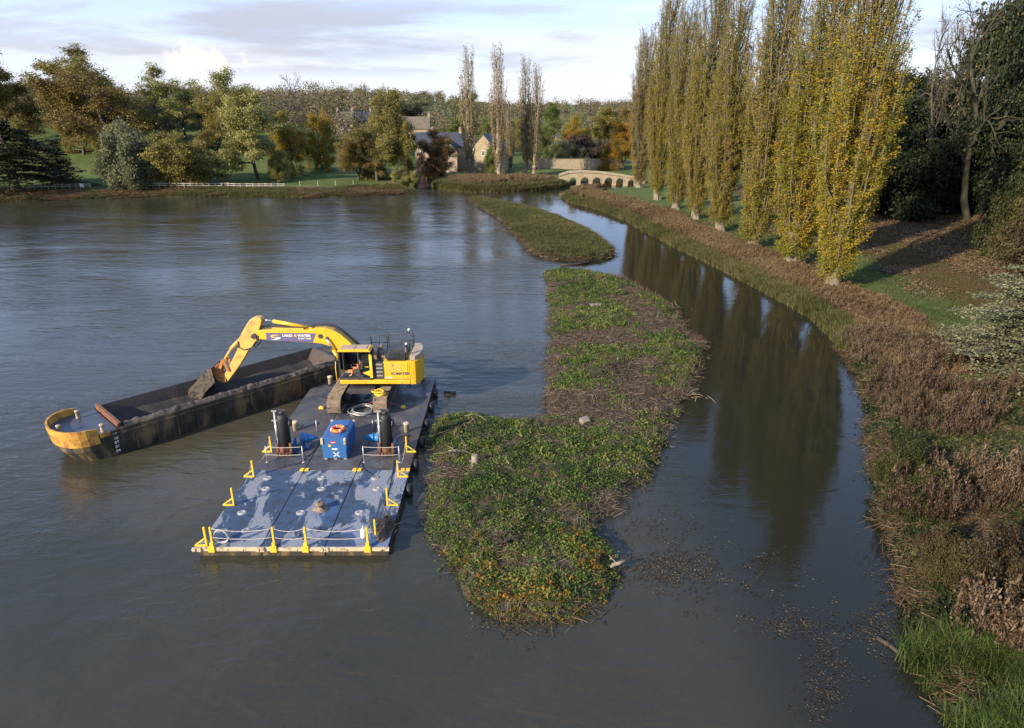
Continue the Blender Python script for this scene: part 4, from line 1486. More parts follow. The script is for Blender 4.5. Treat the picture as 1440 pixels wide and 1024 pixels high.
def right_bank_cover():
    rng = np.random.default_rng(31)
    # green fringe with reeds beside the channel, far to near
    x, y, d = along_shore(right_shore[6:27], 15000, -0.3, 3.4, 32)
    k = (d > -0.35) & (d < 3.6) & (y > 55)
    x, y = x[k], y[k]
    P = np.stack([x, y, np.maximum(land_height(x, y), 0) - 0.03], 1)
    scatter('waterside_grass', tuft_p, P, rng.uniform(0.7, 1.6, len(x)) * (0.6 + 0.8 * fbm(x, y, 3, 63, 3)), G_grass, 'green grassy fringe along the right hand channel', 7, 0.16, base=(fbm(x, y, 4, 61, 3) - 0.45) * 0.9)
    # rust brown weeds behind the fringe
    x, y, d = along_shore(right_shore[6:27], 30000, 2.4, 12.5, 33)
    k = (d > 2.6 - 2.4 * smooth((66 - y) / 12)) & (d < 5.6 + 3.0 * fbm(x, y, 8, 41, 2)) & (y > 47) & (fbm(x, y, 3.5, 42, 3) > 0.33)
    x, y = x[k], y[k]
    P = np.stack([x, y, np.maximum(land_height(x, y), 0) - 0.03], 1)
    scatter('rusty_bank_weeds', rust_p, P, rng.uniform(0.7, 1.35, len(x)) * (1 + 0.35 * smooth((y - 90) / 60)), G_rust, 'rust brown weeds between the channel fringe and the poplars', 8, 0.16, base=(fbm(x, y, 5, 62, 3) - 0.5) * 0.9)
    # tall dry willowherb on the near part: many uneven stands with dark gaps between
    cx, cy, cd = along_shore(right_shore[0:17], 620, 0.2, 14.0, 34)
    w = 5.0 + 6.5 * np.exp(-((cy - 45.0) / 6.5) ** 2) - 3.0 * np.exp(-((cy - 36) / 3.5) ** 2) + 6.5 * smooth((34 - cy) / 3)
    keep = (cd > 0.2 + 2.2 * smooth((27.5 - cy) / 2)) & (cd < w) & (cy < 58) & (cy > 18) & (fbm(cx, cy, 3.4, 69, 3) + 0.22 * smooth((cy - 38) / 5) > 0.48) & (rng.random(len(cx)) < 0.60)
    cx, cy = cx[keep], cy[keep]
    X, Y, S, B = [], [], [], []
    for qx, qy in zip(cx, cy):
        r = rng.uniform(0.4, 1.3)
        n = int(8 * r * r * rng.uniform(0.6, 1.2)) + 4
        a, rr = rng.uniform(0, 6.28, n), r * np.sqrt(rng.random(n))
        X.append(qx + rr * np.cos(a))
        Y.append(qy + rr * np.sin(a))
        S.append(rng.uniform(0.55, 1.5) * (1.0 + 0.25 * smooth(np.array((38 - qy) / 4))) * (1.05 - 0.4 * (rr / r) ** 2) * rng.uniform(0.65, 1.15, n))
        B.append(np.full(n, rng.normal() * 0.11 - 0.09 - 0.16 * float(smooth(np.array((33 - qy) / 4)))))
    X, Y, S, B = (np.concatenate(v) for v in (X, Y, S, B))
    k = sdist(water_poly, X, Y) > -0.1
    X, Y, S, B = X[k], Y[k], S[k], B[k]
    P = np.stack([X, Y, np.maximum(land_height(X, Y), 0) - 0.05], 1)
    scatter('dry_willowherb', plume_p, P, S, G_plume, 'tall dry brown willowherb with fluffy heads on the near right bank', 9, 0.10, base=B)
    # dead litter and dark undergrowth beneath it
    x, y, d = along_shore(right_shore[1:17], 16000, 0.0, 14.0, 39)
    k = (d > 0.0) & (y < 58) & (fbm(x, y, 1.4, 66, 3) > 0.42)
    x, y = x[k], y[k]
    P = np.stack([x, y, np.maximum(land_height(x, y), 0) - 0.03], 1)
    scatter('bank_dead_stalks', straw_p, P, rng.uniform(0.6, 1.3, len(x)), G_rust, 'brown dead stalks lying between the stands of willowherb', 20, 0.16, base=-0.12)
    # greens between
    x, y, d = along_shore(right_shore[2:16], 34000, 0.0, 18.0, 35)
    n = fbm(x, y, 3.2, 47, 4)
    k = (d > 0.1) & (y < 54) & (n > 0.34) & (rng.random(len(x)) < 0.55)
    x, y = x[k], y[k]
    P = np.stack([x, y, np.maximum(land_height(x, y), 0) - 0.03], 1)
    scatter('bramble_patches', leafy_p, P, rng.uniform(0.6, 1.5, len(x)) * (0.5 + 1.1 * fbm(x, y, 1.6, 67, 3)), G_bank_shade, 'green bramble and nettle patches darkened for shade on the near right bank', 10, 0.13, base=-0.05 + (fbm(x, y, 2.0, 68, 3) - 0.5) * 0.8)
    # buff and green grass mixed through the rusty band
    x, y, d = along_shore(right_shore[6:27], 12000, 2.0, 9.0, 38)
    k = (d > 2.0) & (d < 8.5) & (y > 45) & (fbm(x, y, 4.0, 52, 3) > 0.45)
    x, y = x[k], y[k]
    P = np.stack([x, y, np.maximum(land_height(x, y), 0) - 0.03], 1)
    scatter('buff_bank_grass', tuft_p, P, rng.uniform(0.8, 1.6, len(x)), G_grass, 'buff and green grass mixed through the rusty weeds of the right bank', 12, 0.2, base=0.18)
    # bright reeds in the lower right corner
    x, y, d = along_shore(right_shore[0:6], 5000, -0.5, 4.6, 36)
    k = (d > -0.5) & (y < 26.8) & (d < 3.4) & (fbm(x, y, 1.5, 58, 3) > 0.36) & (rng.random(len(x)) < 0.5)
    x, y = x[k], y[k]
    P = np.stack([x, y, np.maximum(land_height(x, y), 0) - 0.05], 1)
    scatter('bright_reed_bed', reed_p, P, rng.uniform(0.5, 1.25, len(x)), G_reed, 'bright green reed sweetgrass in the lower right corner', 11, 0.2)
    # meadow grass, tinted darker in place of shade, and fallen leaves
    rx, ry = pts_in_box(26000, 24, 90, 36, 130, 37)
    d = sdist(water_poly, rx, ry)
    k = d > 5
    rx, ry = rx[k], ry[k]
    P = np.stack([rx, ry, land_height(rx, ry) - 0.02], 1)
    lit = fbm(rx, ry, 9, 48, 3) + 0.35 * smooth((rx - 50 - 0.06 * (ry - 60)) / 9) - 0.17
    a = lit > 0.45
    scatter('fallen_leaves', [proto_straw(560 + j, 16, 0.20, 0.8, 0.5, 0.13) for j in range(3)], P[a], rng.uniform(0.8, 1.3, a.sum()), G_rust, 'fallen brown leaves over the shaded right meadow', 13, 0.2)
    scatter('meadow_grass', [proto_blades(570 + j, 14, 0.20, 0.4, 0.03, 0.8) for j in range(3)], P[~a], rng.uniform(0.8, 1.4, (~a).sum()), G_grass, 'short grass of the shaded right meadow', 14, 0.15, base=-0.3)


def far_bank_cover():
    rng = np.random.default_rng(51)
    x, y, d = along_shore([p for p in far_shore[0:7]], 5200, -0.5, 4.5, 52)
    k = (d > -0.4) & (d < 4.5)
    x, y = x[k], y[k]
    P = np.stack([x, y, np.maximum(land_height(x, y), 0) - 0.03], 1)
    scatter('far_reeds', tuft_p, P, rng.uniform(1.8, 2.8, len(x)), G_grass, 'yellow green reeds along the far shore below the cottages', 15, 0.15, base=0.1)
    x, y, d = along_shore([p for p in far_shore[0:7]], 6000, 4.0, 15, 53)
    k = (d > 3.5) & (d < 15) & (fbm(x, y, 5, 55, 3) > 0.40)
    x, y = x[k], y[k]
    P = np.stack([x, y, np.maximum(land_height(x, y), 0) - 0.03], 1)
    scatter('far_brown_weeds', rust_p, P, rng.uniform(1.0, 2.2, len(x)), G_rust, 'brown weeds around the feet of the far poplars', 16, 0.16)
    x, y, d = along_shore(far_shore[12:], 16000, 0.0, 9.0, 54)
    k = (d > 0.0) & (d < 9) & (x > -190)
    x, y = x[k], y[k]
    P = np.stack([x, y, np.maximum(land_height(x, y), 0) - 0.03], 1)
    w = fbm(x, y, 7, 57, 3)
    a = w > 0.50
    scatter('lakeside_grass', tuft_p, P[~a], rng.uniform(0.8, 1.5, (~a).sum()), G_grass, 'rough grass between the lake and the white fence', 17, 0.16)
    scatter('lakeside_brown_weeds', straw_p, P[a], rng.uniform(0.9, 1.8, a.sum()), G_rust, 'brown trampled weeds between the lake and the white fence', 18, 0.16)


def on_water():
    rng = np.random.default_rng(61)
    P = []
    for px, py, sx, sy, n in ((945, 800, 40, 13, 270), (915, 742, 40, 18, 60), (985, 745, 36, 26, 25), (1105, 880, 24, 9, 70), (1060, 830, 60, 25, 40), (1165, 915, 14, 34, 50),
                              (1230, 885, 18, 14, 70), (1045, 795, 60, 16, 30), (640, 690, 12, 60, 30), (1250, 800, 30, 40, 60), (860, 300, 30, 10, 20), (1160, 960, 20, 30, 60), (720, 880, 30, 8, 40)):
        for _ in range(n):
            x, y, _z = at(px + rng.normal() * sx, py + rng.normal() * sy)
            P.append((x, y, 0.012))
    P = np.array(P)
    d = sdist(water_poly, P[:, 0], P[:, 1])
    di = sdist(island_poly, P[:, 0], P[:, 1])
    P = P[(d < -0.1) & (di > 0.0)]
    protos = []
    for k in range(4):
        r2 = np.random.default_rng(600 + k)
        n = 7
        q = np.stack([r2.normal(size=n) * 0.22, r2.normal(size=n) * 0.22, r2.uniform(0, 0.012, n)], 1)
        protos.append(leaf_quads(r2, q, 0.10, 6.0, r2.uniform(0, 1, n), 0.7))
    scatter('floating_leaves', protos, P, rng.uniform(0.5, 1.1, len(P)), G_float, 'brown leaves and weed floating on the dark channel', 19)


on_island()
on_spit()
right_bank_cover()
far_bank_cover()
on_water()


# ---- logs, stumps and stick heaps lying on the islands
M_wood_pale = paint('bleached_wood', (0.26, 0.21, 0.15), (0.15, 0.12, 0.085), 4.0, 0.85, bmp=0.5, stretch=(1, 1, 0.3))
M_wood_dark = paint('wet_wood', (0.065, 0.045, 0.030), (0.030, 0.022, 0.016), 4.0, 0.75, bmp=0.5)
M_stone_pale = paint('pale_block_stone', (0.24, 0.20, 0.15), (0.15, 0.125, 0.095), 3.0, 0.9, bmp=0.5)


def isle_z(x, y):
    return float(isle_height(island_poly, np.array([x]), np.array([y]), 0.42, 71)[0][0])


def put(px, py):
    x, y, _ = at(px, py, 0.7)
    return x, y, isle_z(x, y)


def stick_heap(px, py, n, L, r, mat, name, label, seed, up=0.5):
    rr = random.Random(seed)
    x, y, z = put(px, py)
    m = MB()
    for _ in range(n):
        a = rr.uniform(0, 6.28)
        b = Vector((rr.gauss(0, r), rr.gauss(0, r), rr.uniform(0.0, 0.25)))
        d = Vector((math.cos(a), math.sin(a), rr.uniform(-0.1, up))) * L * rr.uniform(0.4, 1.0)
        k = b + d * 0.5 + Vector((rr.gauss(0, 0.06), rr.gauss(0, 0.06), 0.05))
        m.tube([b, k, b + d], [0.026, 0.019, 0.008], 5)
    o = m.build(name, mat)
    o.location = (x, y, z)
    return tag(o, label, 'wood')


def log(p, q, r, mat, name, label, stubs=2, seed=0):
    rr = random.Random(seed)
    p, q = Vector(p), Vector(q)
    m = MB()
    pts = [p.lerp(q, t) + Vector((rr.gauss(0, r * 0.3), rr.gauss(0, r * 0.3), rr.gauss(0, r * 0.15))) for t in (0, 0.3, 0.6, 1)]
    m.tube(pts, [r, r * 0.95, r * 0.85, r * 0.7], 9)
    for k in range(stubs):
        b = p.lerp(q, rr.uniform(0.2, 0.9))
        m.tube([b, b + Vector((rr.gauss(0, 1), rr.gauss(0, 1), rr.uniform(0.2, 1))).normalized() * rr.uniform(2.5, 5) * r], [r * 0.4, r * 0.2], 6)
    o = m.build(name, mat)
    return tag(o, label, 'log')


def logs():
    x, y, z = put(668, 650)
    m = MB()
    m.tube([(0, 0, -0.1), (0.02, 0, 0.25), (-0.03, 0.02, 0.62)], [0.26, 0.22, 0.18], 10)
    for a in (0.3, 2.2, 4.4):
        m.tube([(0, 0, 0.2), (0.3 * math.cos(a), 0.3 * math.sin(a), 0.08), (0.62 * math.cos(a), 0.62 * math.sin(a), 0.02)], [0.14, 0.10, 0.05], 7)
    o = m.build('tree_stump', M_wood_pale)
    o.location = (x, y, z)
    tag(o, 'pale cut tree stump on the left of the green island', 'stump')
    stick_heap(640, 632, 14, 1.9, 0.35, M_wood_pale, 'branch_heap', 'heap of bleached branches beside the pale cut stump', 3, 0.25)
    stick_heap(862, 520, 60, 1.5, 0.42, M_wood_dark, 'branch_heap', 'dark brush pile in the middle of the brown matting', 4, 0.7)
    stick_heap(650, 592, 16, 1.8, 0.7, M_wood_pale, 'branch_heap', 'thin pale sticks at the back edge of the green island', 5, 0.2)
    stick_heap(846, 845, 30, 1.0, 0.35, M_wood_dark, 'branch_heap', 'bare twigs hanging over the water at the island tip', 6, 0.4)
    stick_heap(712, 760, 40, 0.9, 0.18, M_wood_dark, 'branch_heap', 'small dark stick tuft in the near green carpet', 7, 0.9)
    stick_heap(862, 735, 26, 1.3, 0.45, M_wood_dark, 'branch_heap', 'dark twigs in the bite on the right side of the island', 8, 0.4)
    stick_heap(945, 425, 22, 1.6, 0.7, M_wood_pale, 'branch_heap', 'pale dry stalk heap at the upper right edge of the island', 9, 0.5)
    stick_heap(965, 545, 30, 1.3, 0.5, M_wood_pale, 'branch_heap', 'pale stalk heap on the right edge beside the channel', 10, 0.4)
    x, y, z = put(868, 786)
    log((x - 0.42, y - 0.1, z + 0.35), (x + 0.40, y + 0.1, z + 0.55), 0.10, M_wood_pale, 'cut_log', 'short bleached log at the near right edge of the island', 1, 2)
    x, y, z = put(836, 431)
    m = MB()
    for dx, dy, s, a in ((0, 0, 0.5, 0.3), (0.6, 0.2, 0.42, 1.0), (0.25, 0.5, 0.36, 0.6), (-0.35, 0.35, 0.30, 1.8)):
        m.box((dx, dy, s * 0.3), (s * 1.5, s, s * 0.7), rz=a)
    o = m.build('stone_pile', M_stone_pale, None, 0.06)
    o.location = (x, y, z)
    tag(o, 'small pile of pale stones on the upper island', 'stones')
    x, y, z = put(822, 594)
    m = MB()
    m.box((0, 0, 0.16), (0.62, 0.5, 0.42), rz=0.5, rot=Matrix.Rotation(0.5, 3, 'Z') @ Matrix.Rotation(0.4, 3, 'X'))
    o = m.build('stone_block', M_stone_pale, None, 0.05)
    o.location = (x, y, z)
    tag(o, 'single pale block lying on brown matting above the green carpet', 'stone')
    x, y, z = at(812, 373)
    log((x - 2.2, y - 0.5, 0.1), (x + 1.6, y + 0.8, 0.12), 0.16, M_wood_dark, 'sunken_log', 'dark log lying in the gap between the two islands', 3, 5)
    x, y, z = at(1266, 920)
    log((x - 0.5, y + 0.9, 0.03), (x + 0.5, y - 0.9, 0.05), 0.10, M_wood_dark, 'floating_log', 'dark log floating by the lower right reeds', 0, 6)
    x, y, z = at(634, 555)
    log((x - 0.5, y, 0.05), (x + 0.4, y + 0.2, 0.1), 0.17, M_wood_dark, 'floating_log', 'short dark log floating between pontoon and island', 2, 8)


logs()
# ================================================================== PONTOON, EXCAVATOR, BARGE
ZD = 0.5
M_yellow = paint('yellow_paint', (0.72, 0.42, 0.020), (0.62, 0.35, 0.018), 0.9, 0.42, (0.33, 0.20, 0.07), (0.53, 0.74), 2.6)
M_yellow_worn = paint('worn_yellow_paint', (0.66, 0.40, 0.07), (0.58, 0.36, 0.10), 1.2, 0.5, (0.34, 0.19, 0.08), (0.50, 0.68), 2.2)
M_rail_yellow = paint('rail_yellow', (0.78, 0.52, 0.03), (0.66, 0.42, 0.03), 3.0, 0.45, (0.22, 0.13, 0.05), (0.60, 0.72), 4.0)
M_cream = paint('cream_edge_paint', (0.52, 0.42, 0.26), (0.40, 0.33, 0.22), 1.5, 0.6, (0.11, 0.085, 0.055), (0.52, 0.66), 3.0)
M_black = paint('black_rubber', (0.012, 0.012, 0.013), (0.022, 0.021, 0.020), 3.0, 0.6)
M_dark_steel = paint('dark_steel', (0.030, 0.030, 0.032), (0.055, 0.052, 0.050), 2.0, 0.5, (0.075, 0.048, 0.030), (0.55, 0.7), 3.0)
M_track = paint('muddy_track', (0.27, 0.195, 0.130), (0.17, 0.125, 0.088), 2.5, 0.85, (0.055, 0.042, 0.034), (0.5, 0.65), 3.0, bmp=0.5)
M_tan = paint('dusty_tan_panel', (0.40, 0.31, 0.22), (0.32, 0.25, 0.18), 1.5, 0.6, (0.20, 0.15, 0.10), (0.55, 0.7), 3.0)
M_glass = paint('cab_glass', (0.010, 0.014, 0.015), (0.014, 0.018, 0.018), 1.0, 0.06, bmp=0)
M_white = paint('white_paint', (0.72, 0.70, 0.66), (0.58, 0.56, 0.52), 4.0, 0.5)
M_galv = paint('galvanised_pipe', (0.46, 0.45, 0.43), (0.34, 0.33, 0.31), 6.0, 0.42, metal=0.4)
M_blue = paint('blue_paint', (0.030, 0.125, 0.300), (0.024, 0.098, 0.245), 1.2, 0.42, (0.06, 0.07, 0.075), (0.60, 0.78), 2.5)
M_blue_bright = paint('bright_blue_paint', (0.030, 0.180, 0.420), (0.025, 0.140, 0.340), 3.0, 0.30)
M_rust = paint('rust', (0.170, 0.072, 0.034), (0.120, 0.050, 0.026), 2.0, 0.85, (0.055, 0.032, 0.024), (0.52, 0.68), 3.0, bmp=0.5)
M_orange_rust = paint('orange_rust', (0.46, 0.20, 0.045), (0.30, 0.115, 0.03), 2.6, 0.7, (0.16, 0.07, 0.03), (0.5, 0.66), 4.0, bmp=0.4)
M_hull = paint('tarred_hull', (0.024, 0.021, 0.016), (0.050, 0.042, 0.028), 1.2, 0.6, (0.150, 0.100, 0.048), (0.47, 0.62), 1.1, bmp=0.4, stretch=(1, 1, 0.35))
M_bow = paint('barge_bow_paint', (0.58, 0.33, 0.045), (0.50, 0.23, 0.035), 1.4, 0.6, (0.30, 0.125, 0.035), (0.44, 0.62), 2.2, bmp=0.3)
M_mud = paint('wet_mud', (0.070, 0.048, 0.033), (0.040, 0.029, 0.022), 1.2, 0.60, (0.120, 0.070, 0.042), (0.54, 0.72), 1.7, bmp=0.7, bd=0.05)
M_silt = paint('dark_silt', (0.036, 0.028, 0.021), (0.022, 0.018, 0.015), 1.4, 0.85, (0.065, 0.048, 0.034), (0.55, 0.72), 1.7, bmp=0.6, bd=0.05)
M_crust = paint('dried_mud_crust', (0.130, 0.104, 0.076), (0.075, 0.060, 0.046), 2.2, 0.9, (0.030, 0.024, 0.019), (0.48, 0.58), 2.4, bmp=0.8, bd=0.05)
M_barge_deck = paint('barge_deck_steel', (0.055, 0.060, 0.080), (0.038, 0.042, 0.058), 1.2, 0.38, (0.13, 0.07, 0.04), (0.60, 0.74), 1.6)
M_rope = paint('pale_rope', (0.50, 0.46, 0.40), (0.36, 0.33, 0.28), 9.0, 0.9)
M_chrome = paint('bare_rod', (0.62, 0.62, 0.62), (0.52, 0.52, 0.52), 2.0, 0.2, metal=0.8, bmp=0)
M_purple = paint('violet_sign_panel', (0.115, 0.100, 0.200), (0.105, 0.092, 0.185), 2.0, 0.5, bmp=0.05)
M_orange = paint('lifebuoy_orange', (0.85, 0.17, 0.015), (0.75, 0.14, 0.012), 5.0, 0.5, bmp=0.05)
M_hiviz = paint('orange_workwear', (0.80, 0.20, 0.04), (0.65, 0.15, 0.03), 6.0, 0.8)
M_skin = paint('skin', (0.50, 0.30, 0.21), (0.44, 0.25, 0.18), 6.0, 0.6, bmp=0)
M_cloth = paint('dark_trousers', (0.06, 0.055, 0.06), (0.04, 0.04, 0.045), 6.0, 0.9)
M_red = paint('red_plate', (0.62, 0.03, 0.04), None, 5.0, 0.4, bmp=0)
M_red_strap = paint('red_strap', (0.50, 0.10, 0.10), None, 5.0, 0.8, bmp=0)
M_gold_text = paint('gold_lettering', (0.75, 0.48, 0.12), None, 5.0, 0.5, bmp=0)


def deck_material(name, rear):
    m, t, b = new_mat(name)
    big = noise(t, 0.42, 9.0, 0.66, 1.0, 'Object', (1.25, 0.6, 1.0))
    mid = noise(t, 1.1, 6.0, 0.6, 0.5)
    fine = noise(t, 7.0, 6.0, 0.7)
    if rear:
        c = ramp(t, [(0.35, (0.044, 0.048, 0.060)), (0.55, (0.074, 0.075, 0.080)), (0.72, (0.105, 0.104, 0.108))], mid)
        c = mix(t, rng_map(t, big, 0.50, 0.66, 0, 0.75), c, (0.065, 0.042, 0.030))
    else:
        c = ramp(t, [(0.36, (0.040, 0.054, 0.078)), (0.5, (0.044, 0.074, 0.130)), (0.66, (0.032, 0.038, 0.050))], mid)
        worn = mix(t, rng_map(t, fine, 0.3, 0.7), (0.17, 0.18, 0.205), (0.26, 0.27, 0.30))
        c = mix(t, rng_map(t, big, 0.505, 0.530, 0, 0.92), c, worn)
        blue = noise(t, 0.25, 3.0, 0.5)
        c = mix(t, rng_map(t, blue, 0.54, 0.64, 0, 0.45), c, (0.050, 0.115, 0.270))
        c = mix(t, rng_map(t, fine, 0.62, 0.74, 0, 0.8), c, (0.075, 0.055, 0.045))
    t.links.new(c, b.inputs['Base Color'])
    t.links.new(rng_map(t, mid, 0.42, 0.60, 0.40 if rear else 0.62, 0.85), b.inputs['Roughness'])
    b.inputs['Specular IOR Level'].default_value = 0.4 if rear else 0.2
    bump(t, b, fine, 0.25, 0.012)
    return m


M_deck_front, M_deck_rear = deck_material('worn_blue_deck', False), deck_material('muddy_grey_deck', True)

X0, Y0d, _ = at(277, 769, ZD)
X1 = at(546, 769, ZD)[0]
Y1d = at(612, 530, ZD)[1]
YS = at(500, 661, ZD)[1]
SW = (X1 - X0) / 3
CXp, CYp = (X0 + X1) / 2, (Y0d + Y1d) / 2


def build_pontoon():
    t = thing('work_pontoon', 'wide flat sectional work pontoon with a worn blue deck carrying the excavator', 'pontoon', (CXp, CYp, 0))
    L = lambda x, y, z: (x - CXp, y - CYp, z)
    for i in range(3):
        xa, xb = X0 + i * SW + 0.025, X0 + (i + 1) * SW - 0.025
        for ya, yb, mt in ((Y0d, YS - 0.025, M_deck_front), (YS + 0.025, Y1d, M_deck_rear)):
            m = MB()
            m.box(L((xa + xb) / 2, (ya + yb) / 2, ZD - 0.02), (xb - xa, yb - ya, 0.04))
            m.build('deck_plate', mt, t)
            h = MB()
            h.box(L((xa + xb) / 2, (ya + yb) / 2, (ZD - 0.045 - 0.5) / 2), (xb - xa - 0.02, yb - ya - 0.02, ZD - 0.045 + 0.5))
            for k in range(7):                                    # ribs on the visible side
                if i == 2:
                    yy = ya + (yb - ya) * (k + 0.5) / 7
                    h.box(L(xb + 0.01, yy, 0.1), (0.06, 0.12, 0.62))
            h.build('hull_section', M_hull, t)
            for k, (fx, fy) in enumerate(((0.5, 0.72), (0.35, 0.40), (0.62, 0.18), (0.4, 0.88))):
                r = MB()
                r.torus(L(xa + (xb - xa) * fx, ya + (yb - ya) * fy, ZD + 0.02), 0.14, 0.022, 18, 6)
                r.lathe([(0.25, 0.0), (0.25, 0.008), (0.19, 0.012)], L(xa + (xb - xa) * fx, ya + (yb - ya) * fy, ZD), 'Z', 20)
                r.build('lifting_ring', M_dark_steel if mt is M_deck_rear else M_galv, t)
    m = MB()
    m.box(L((X0 + X1) / 2, Y0d - 0.05, ZD - 0.09), (X1 - X0 + 0.10, 0.10, 0.20))
    for k in range(11):
        m.box(L(X0 + 0.5 + k * 0.82, Y0d - 0.115, ZD - 0.11), (0.34 if k % 2 else 0.16, 0.028, 0.10))
    m.build('rubbing_strip', M_cream, t, 0.02)
    # yellow couplings where the sections meet
    for i in range(1, 4):
        x = X0 + i * SW - (0.25 if i == 3 else 0)
        c = MB()
        for s in (-0.14, 0.14):
            c.torus(L(x + s, YS, ZD + 0.03), 0.085, 0.03, 16, 6)
            c.box(L(x + s, YS, ZD + 0.025), (0.22, 0.32, 0.03))
        c.build('coupling', M_rail_yellow, t)
    for i in range(0, 3):
        x = X0 + i * SW + (0.02 if i == 0 else 0)
        c = MB()
        for s in (-0.13, 0.13):
            c.lathe([(0.10, -0.05), (0.10, 0.05)], L(x + s, Y0d - 0.13, ZD - 0.06), 'Y', 14)
        c.box(L(x, Y0d - 0.108, ZD - 0.08), (0.42, 0.05, 0.24))
        c.build('coupling', M_cream, t)
    # yellow posts: (x, y, foot direction)
    posts = []

    def post(px, py, ox, oy, mt=M_rail_yellow, h=1.05, edge=False):
        x, y, _ = at(px, py, ZD)
        x = min(max(x, X0 + 0.08), X1 - 0.08)
        y = max(y, Y0d + 0.06)
        p = MB()
        p.box(L(x, y, ZD + h / 2), (0.085, 0.085, h))
        if ox or oy:
            p.box(L(x + ox * 0.28, y + oy * 0.28, ZD + 0.04), (0.56 if ox else 0.085, 0.56 if oy else 0.085, 0.08))
            p.bar(L(x, y, ZD + 0.46), L(x + ox * 0.52, y + oy * 0.52, ZD + 0.07), 0.06)
        if edge:
            p.box(L(x, Y0d - 0.13, ZD - 0.05), (0.30, 0.07, 0.32))
            p.box(L(x, Y0d - 0.02, ZD + 0.12), (0.16, 0.14, 0.24))
        p.build('guard_post', mt, t, 0.008)
        posts.append(Vector((x, y, ZD + h)))
        return Vector((x, y, ZD + h))
    a = post(298, 770, 0, 0, edge=True)
    post(291, 768, -1, 0)
    b = post(385, 770, 0, 0, edge=True)
    c = post(430, 770, 0, 0, edge=True)
    d = post(517, 770, 0, 0, edge=True)
    e = post(528, 752, 0, 0, h=0.85)
    l1 = post(329, 711, -1, 0)
    l2 = post(357, 671, -1, 0)
    l3 = post(382, 636, -1, 0)
    r1 = post(545, 711, 1, 0)
    r2 = post(560, 671, 1, 0)
    r3 = post(572, 636, 1, 0)

    def line(p, q, z, sag, r=0.016):
        p, q = Vector((p.x, p.y, ZD + z)), Vector((q.x, q.y, ZD + z))
        pts = [p.lerp(q, k / 10) - Vector((0, 0, sag * 4 * (k / 10) * (1 - k / 10))) for k in range(11)]
        m2 = MB()
        m2.tube([Vector(L(*v)) for v in pts], r, 6)
        m2.build('guard_rope', M_rope, t)
    for p, q in ((a, b), (b, c), (c, d)):
        line(p, q, 0.98, 0.17)
        line(p, q, 0.48, 0.10)
    for p, q in ((l1, l2), (l2, l3)):
        line(p, q, 0.95, 0.62, 0.012)
    for p, q in ((r1, r2), (r2, r3)):
        line(p, q, 0.95, 0.75, 0.014)
    # white stanchions and ropes in front of the spud legs
    for (p1, p2) in (((376, 650), (427, 650)), ((512, 650), (562, 650))):
        ends = []
        for px, py in (p1, p2):
            x, y, _ = at(px, py, ZD)
            s = MB()
            s.cyl(L(x, y, ZD), L(x, y, ZD + 1.05), 0.035, n=10)
            s.lathe([(0.10, 0), (0.10, 0.02), (0.04, 0.03)], L(x, y, ZD), 'Z', 14)
            s.build('stanchion', M_galv, t)
            ends.append(Vector((x, y, ZD)))
        line(ends[0], ends[1], 1.0, 0.05)
        line(ends[0], ends[1], 0.5, 0.05)
    for px, py in ((446, 607), (525, 607)):
        x, y, _ = at(px, py, ZD)
        s = MB()
        s.cyl(L(x, y, ZD), L(x, y, ZD + 0.8), 0.035, n=10)
        s.build('stanchion', M_galv, t)
    for px, py in ((416, 605), (572, 607), (465, 540), (596, 540)):
        x, y, _ = at(px, py, ZD)
        s = MB()
        s.lathe([(0.17, 0), (0.17, 0.52), (0.20, 0.54), (0.20, 0.62), (0.12, 0.66)], L(x, y, ZD), 'Z', 18)
        s.build('bollard', M_cream, t)
    x, y, _ = at(451, 716, ZD)
    s = MB()
    s.lathe([(0.40, 0), (0.40, 0.03), (0.17, 0.05), (0.14, 0.26), (0.25, 0.31), (0.25, 0.36), (0.09, 0.41)], L(x, y, ZD), 'Z', 22)
    s.cyl(L(x - 0.36, y, ZD + 0.29), L(x + 0.36, y, ZD + 0.29), 0.06, n=10)
    s.build('mooring_bitt', M_track, t)
    # stray hoses and cables lying on deck
    for k, (pa, pb, pc) in enumerate((((512, 640), (500, 660), (530, 672)), ((425, 640), (432, 648), (445, 630)), ((555, 648), (548, 690), (540, 712)), ((430, 645), (412, 660), (395, 655)))):
        q = [Vector(at(*v, ZD)) + Vector((0, 0, 0.03)) for v in (pa, pb, pc)]
        pts = [q[0] * (1 - u) ** 2 + q[1] * 2 * u * (1 - u) + q[2] * u * u for u in [j / 10 for j in range(11)]]
        m2 = MB()
        m2.tube([Vector(L(*v)) for v in pts], 0.022, 6)
        m2.build('deck_cable', M_dark_steel, t)
    return t


build_pontoon()


def heap(name, x, y, z, rx, ry, h, mat, label, seed, cat='mud'):
    rr = np.random.default_rng(seed)
    n = 26
    gx, gy = np.meshgrid(np.linspace(-1, 1, n), np.linspace(-1, 1, n))
    r = np.hypot(gx, gy)
    zz = h * np.clip(1 - r ** 1.6, 0, 1) * (0.6 + 0.9 * fbm(gx + seed, gy, 0.35, seed, 3)) - 0.03
    V = np.stack([x + gx.ravel() * rx, y + gy.ravel() * ry, z + zz.ravel()], 1)
    i, j = np.meshgrid(np.arange(n - 1), np.arange(n - 1))
    a = (j * n + i).ravel()
    Q = np.stack([a, a + 1, a + n + 1, a + n], 1)
    Q = Q[(zz.ravel()[Q] > -0.025).any(1)]
    o = mesh_np(name, V, Q, mat, None, None, True)
    return tag(o, label, cat)


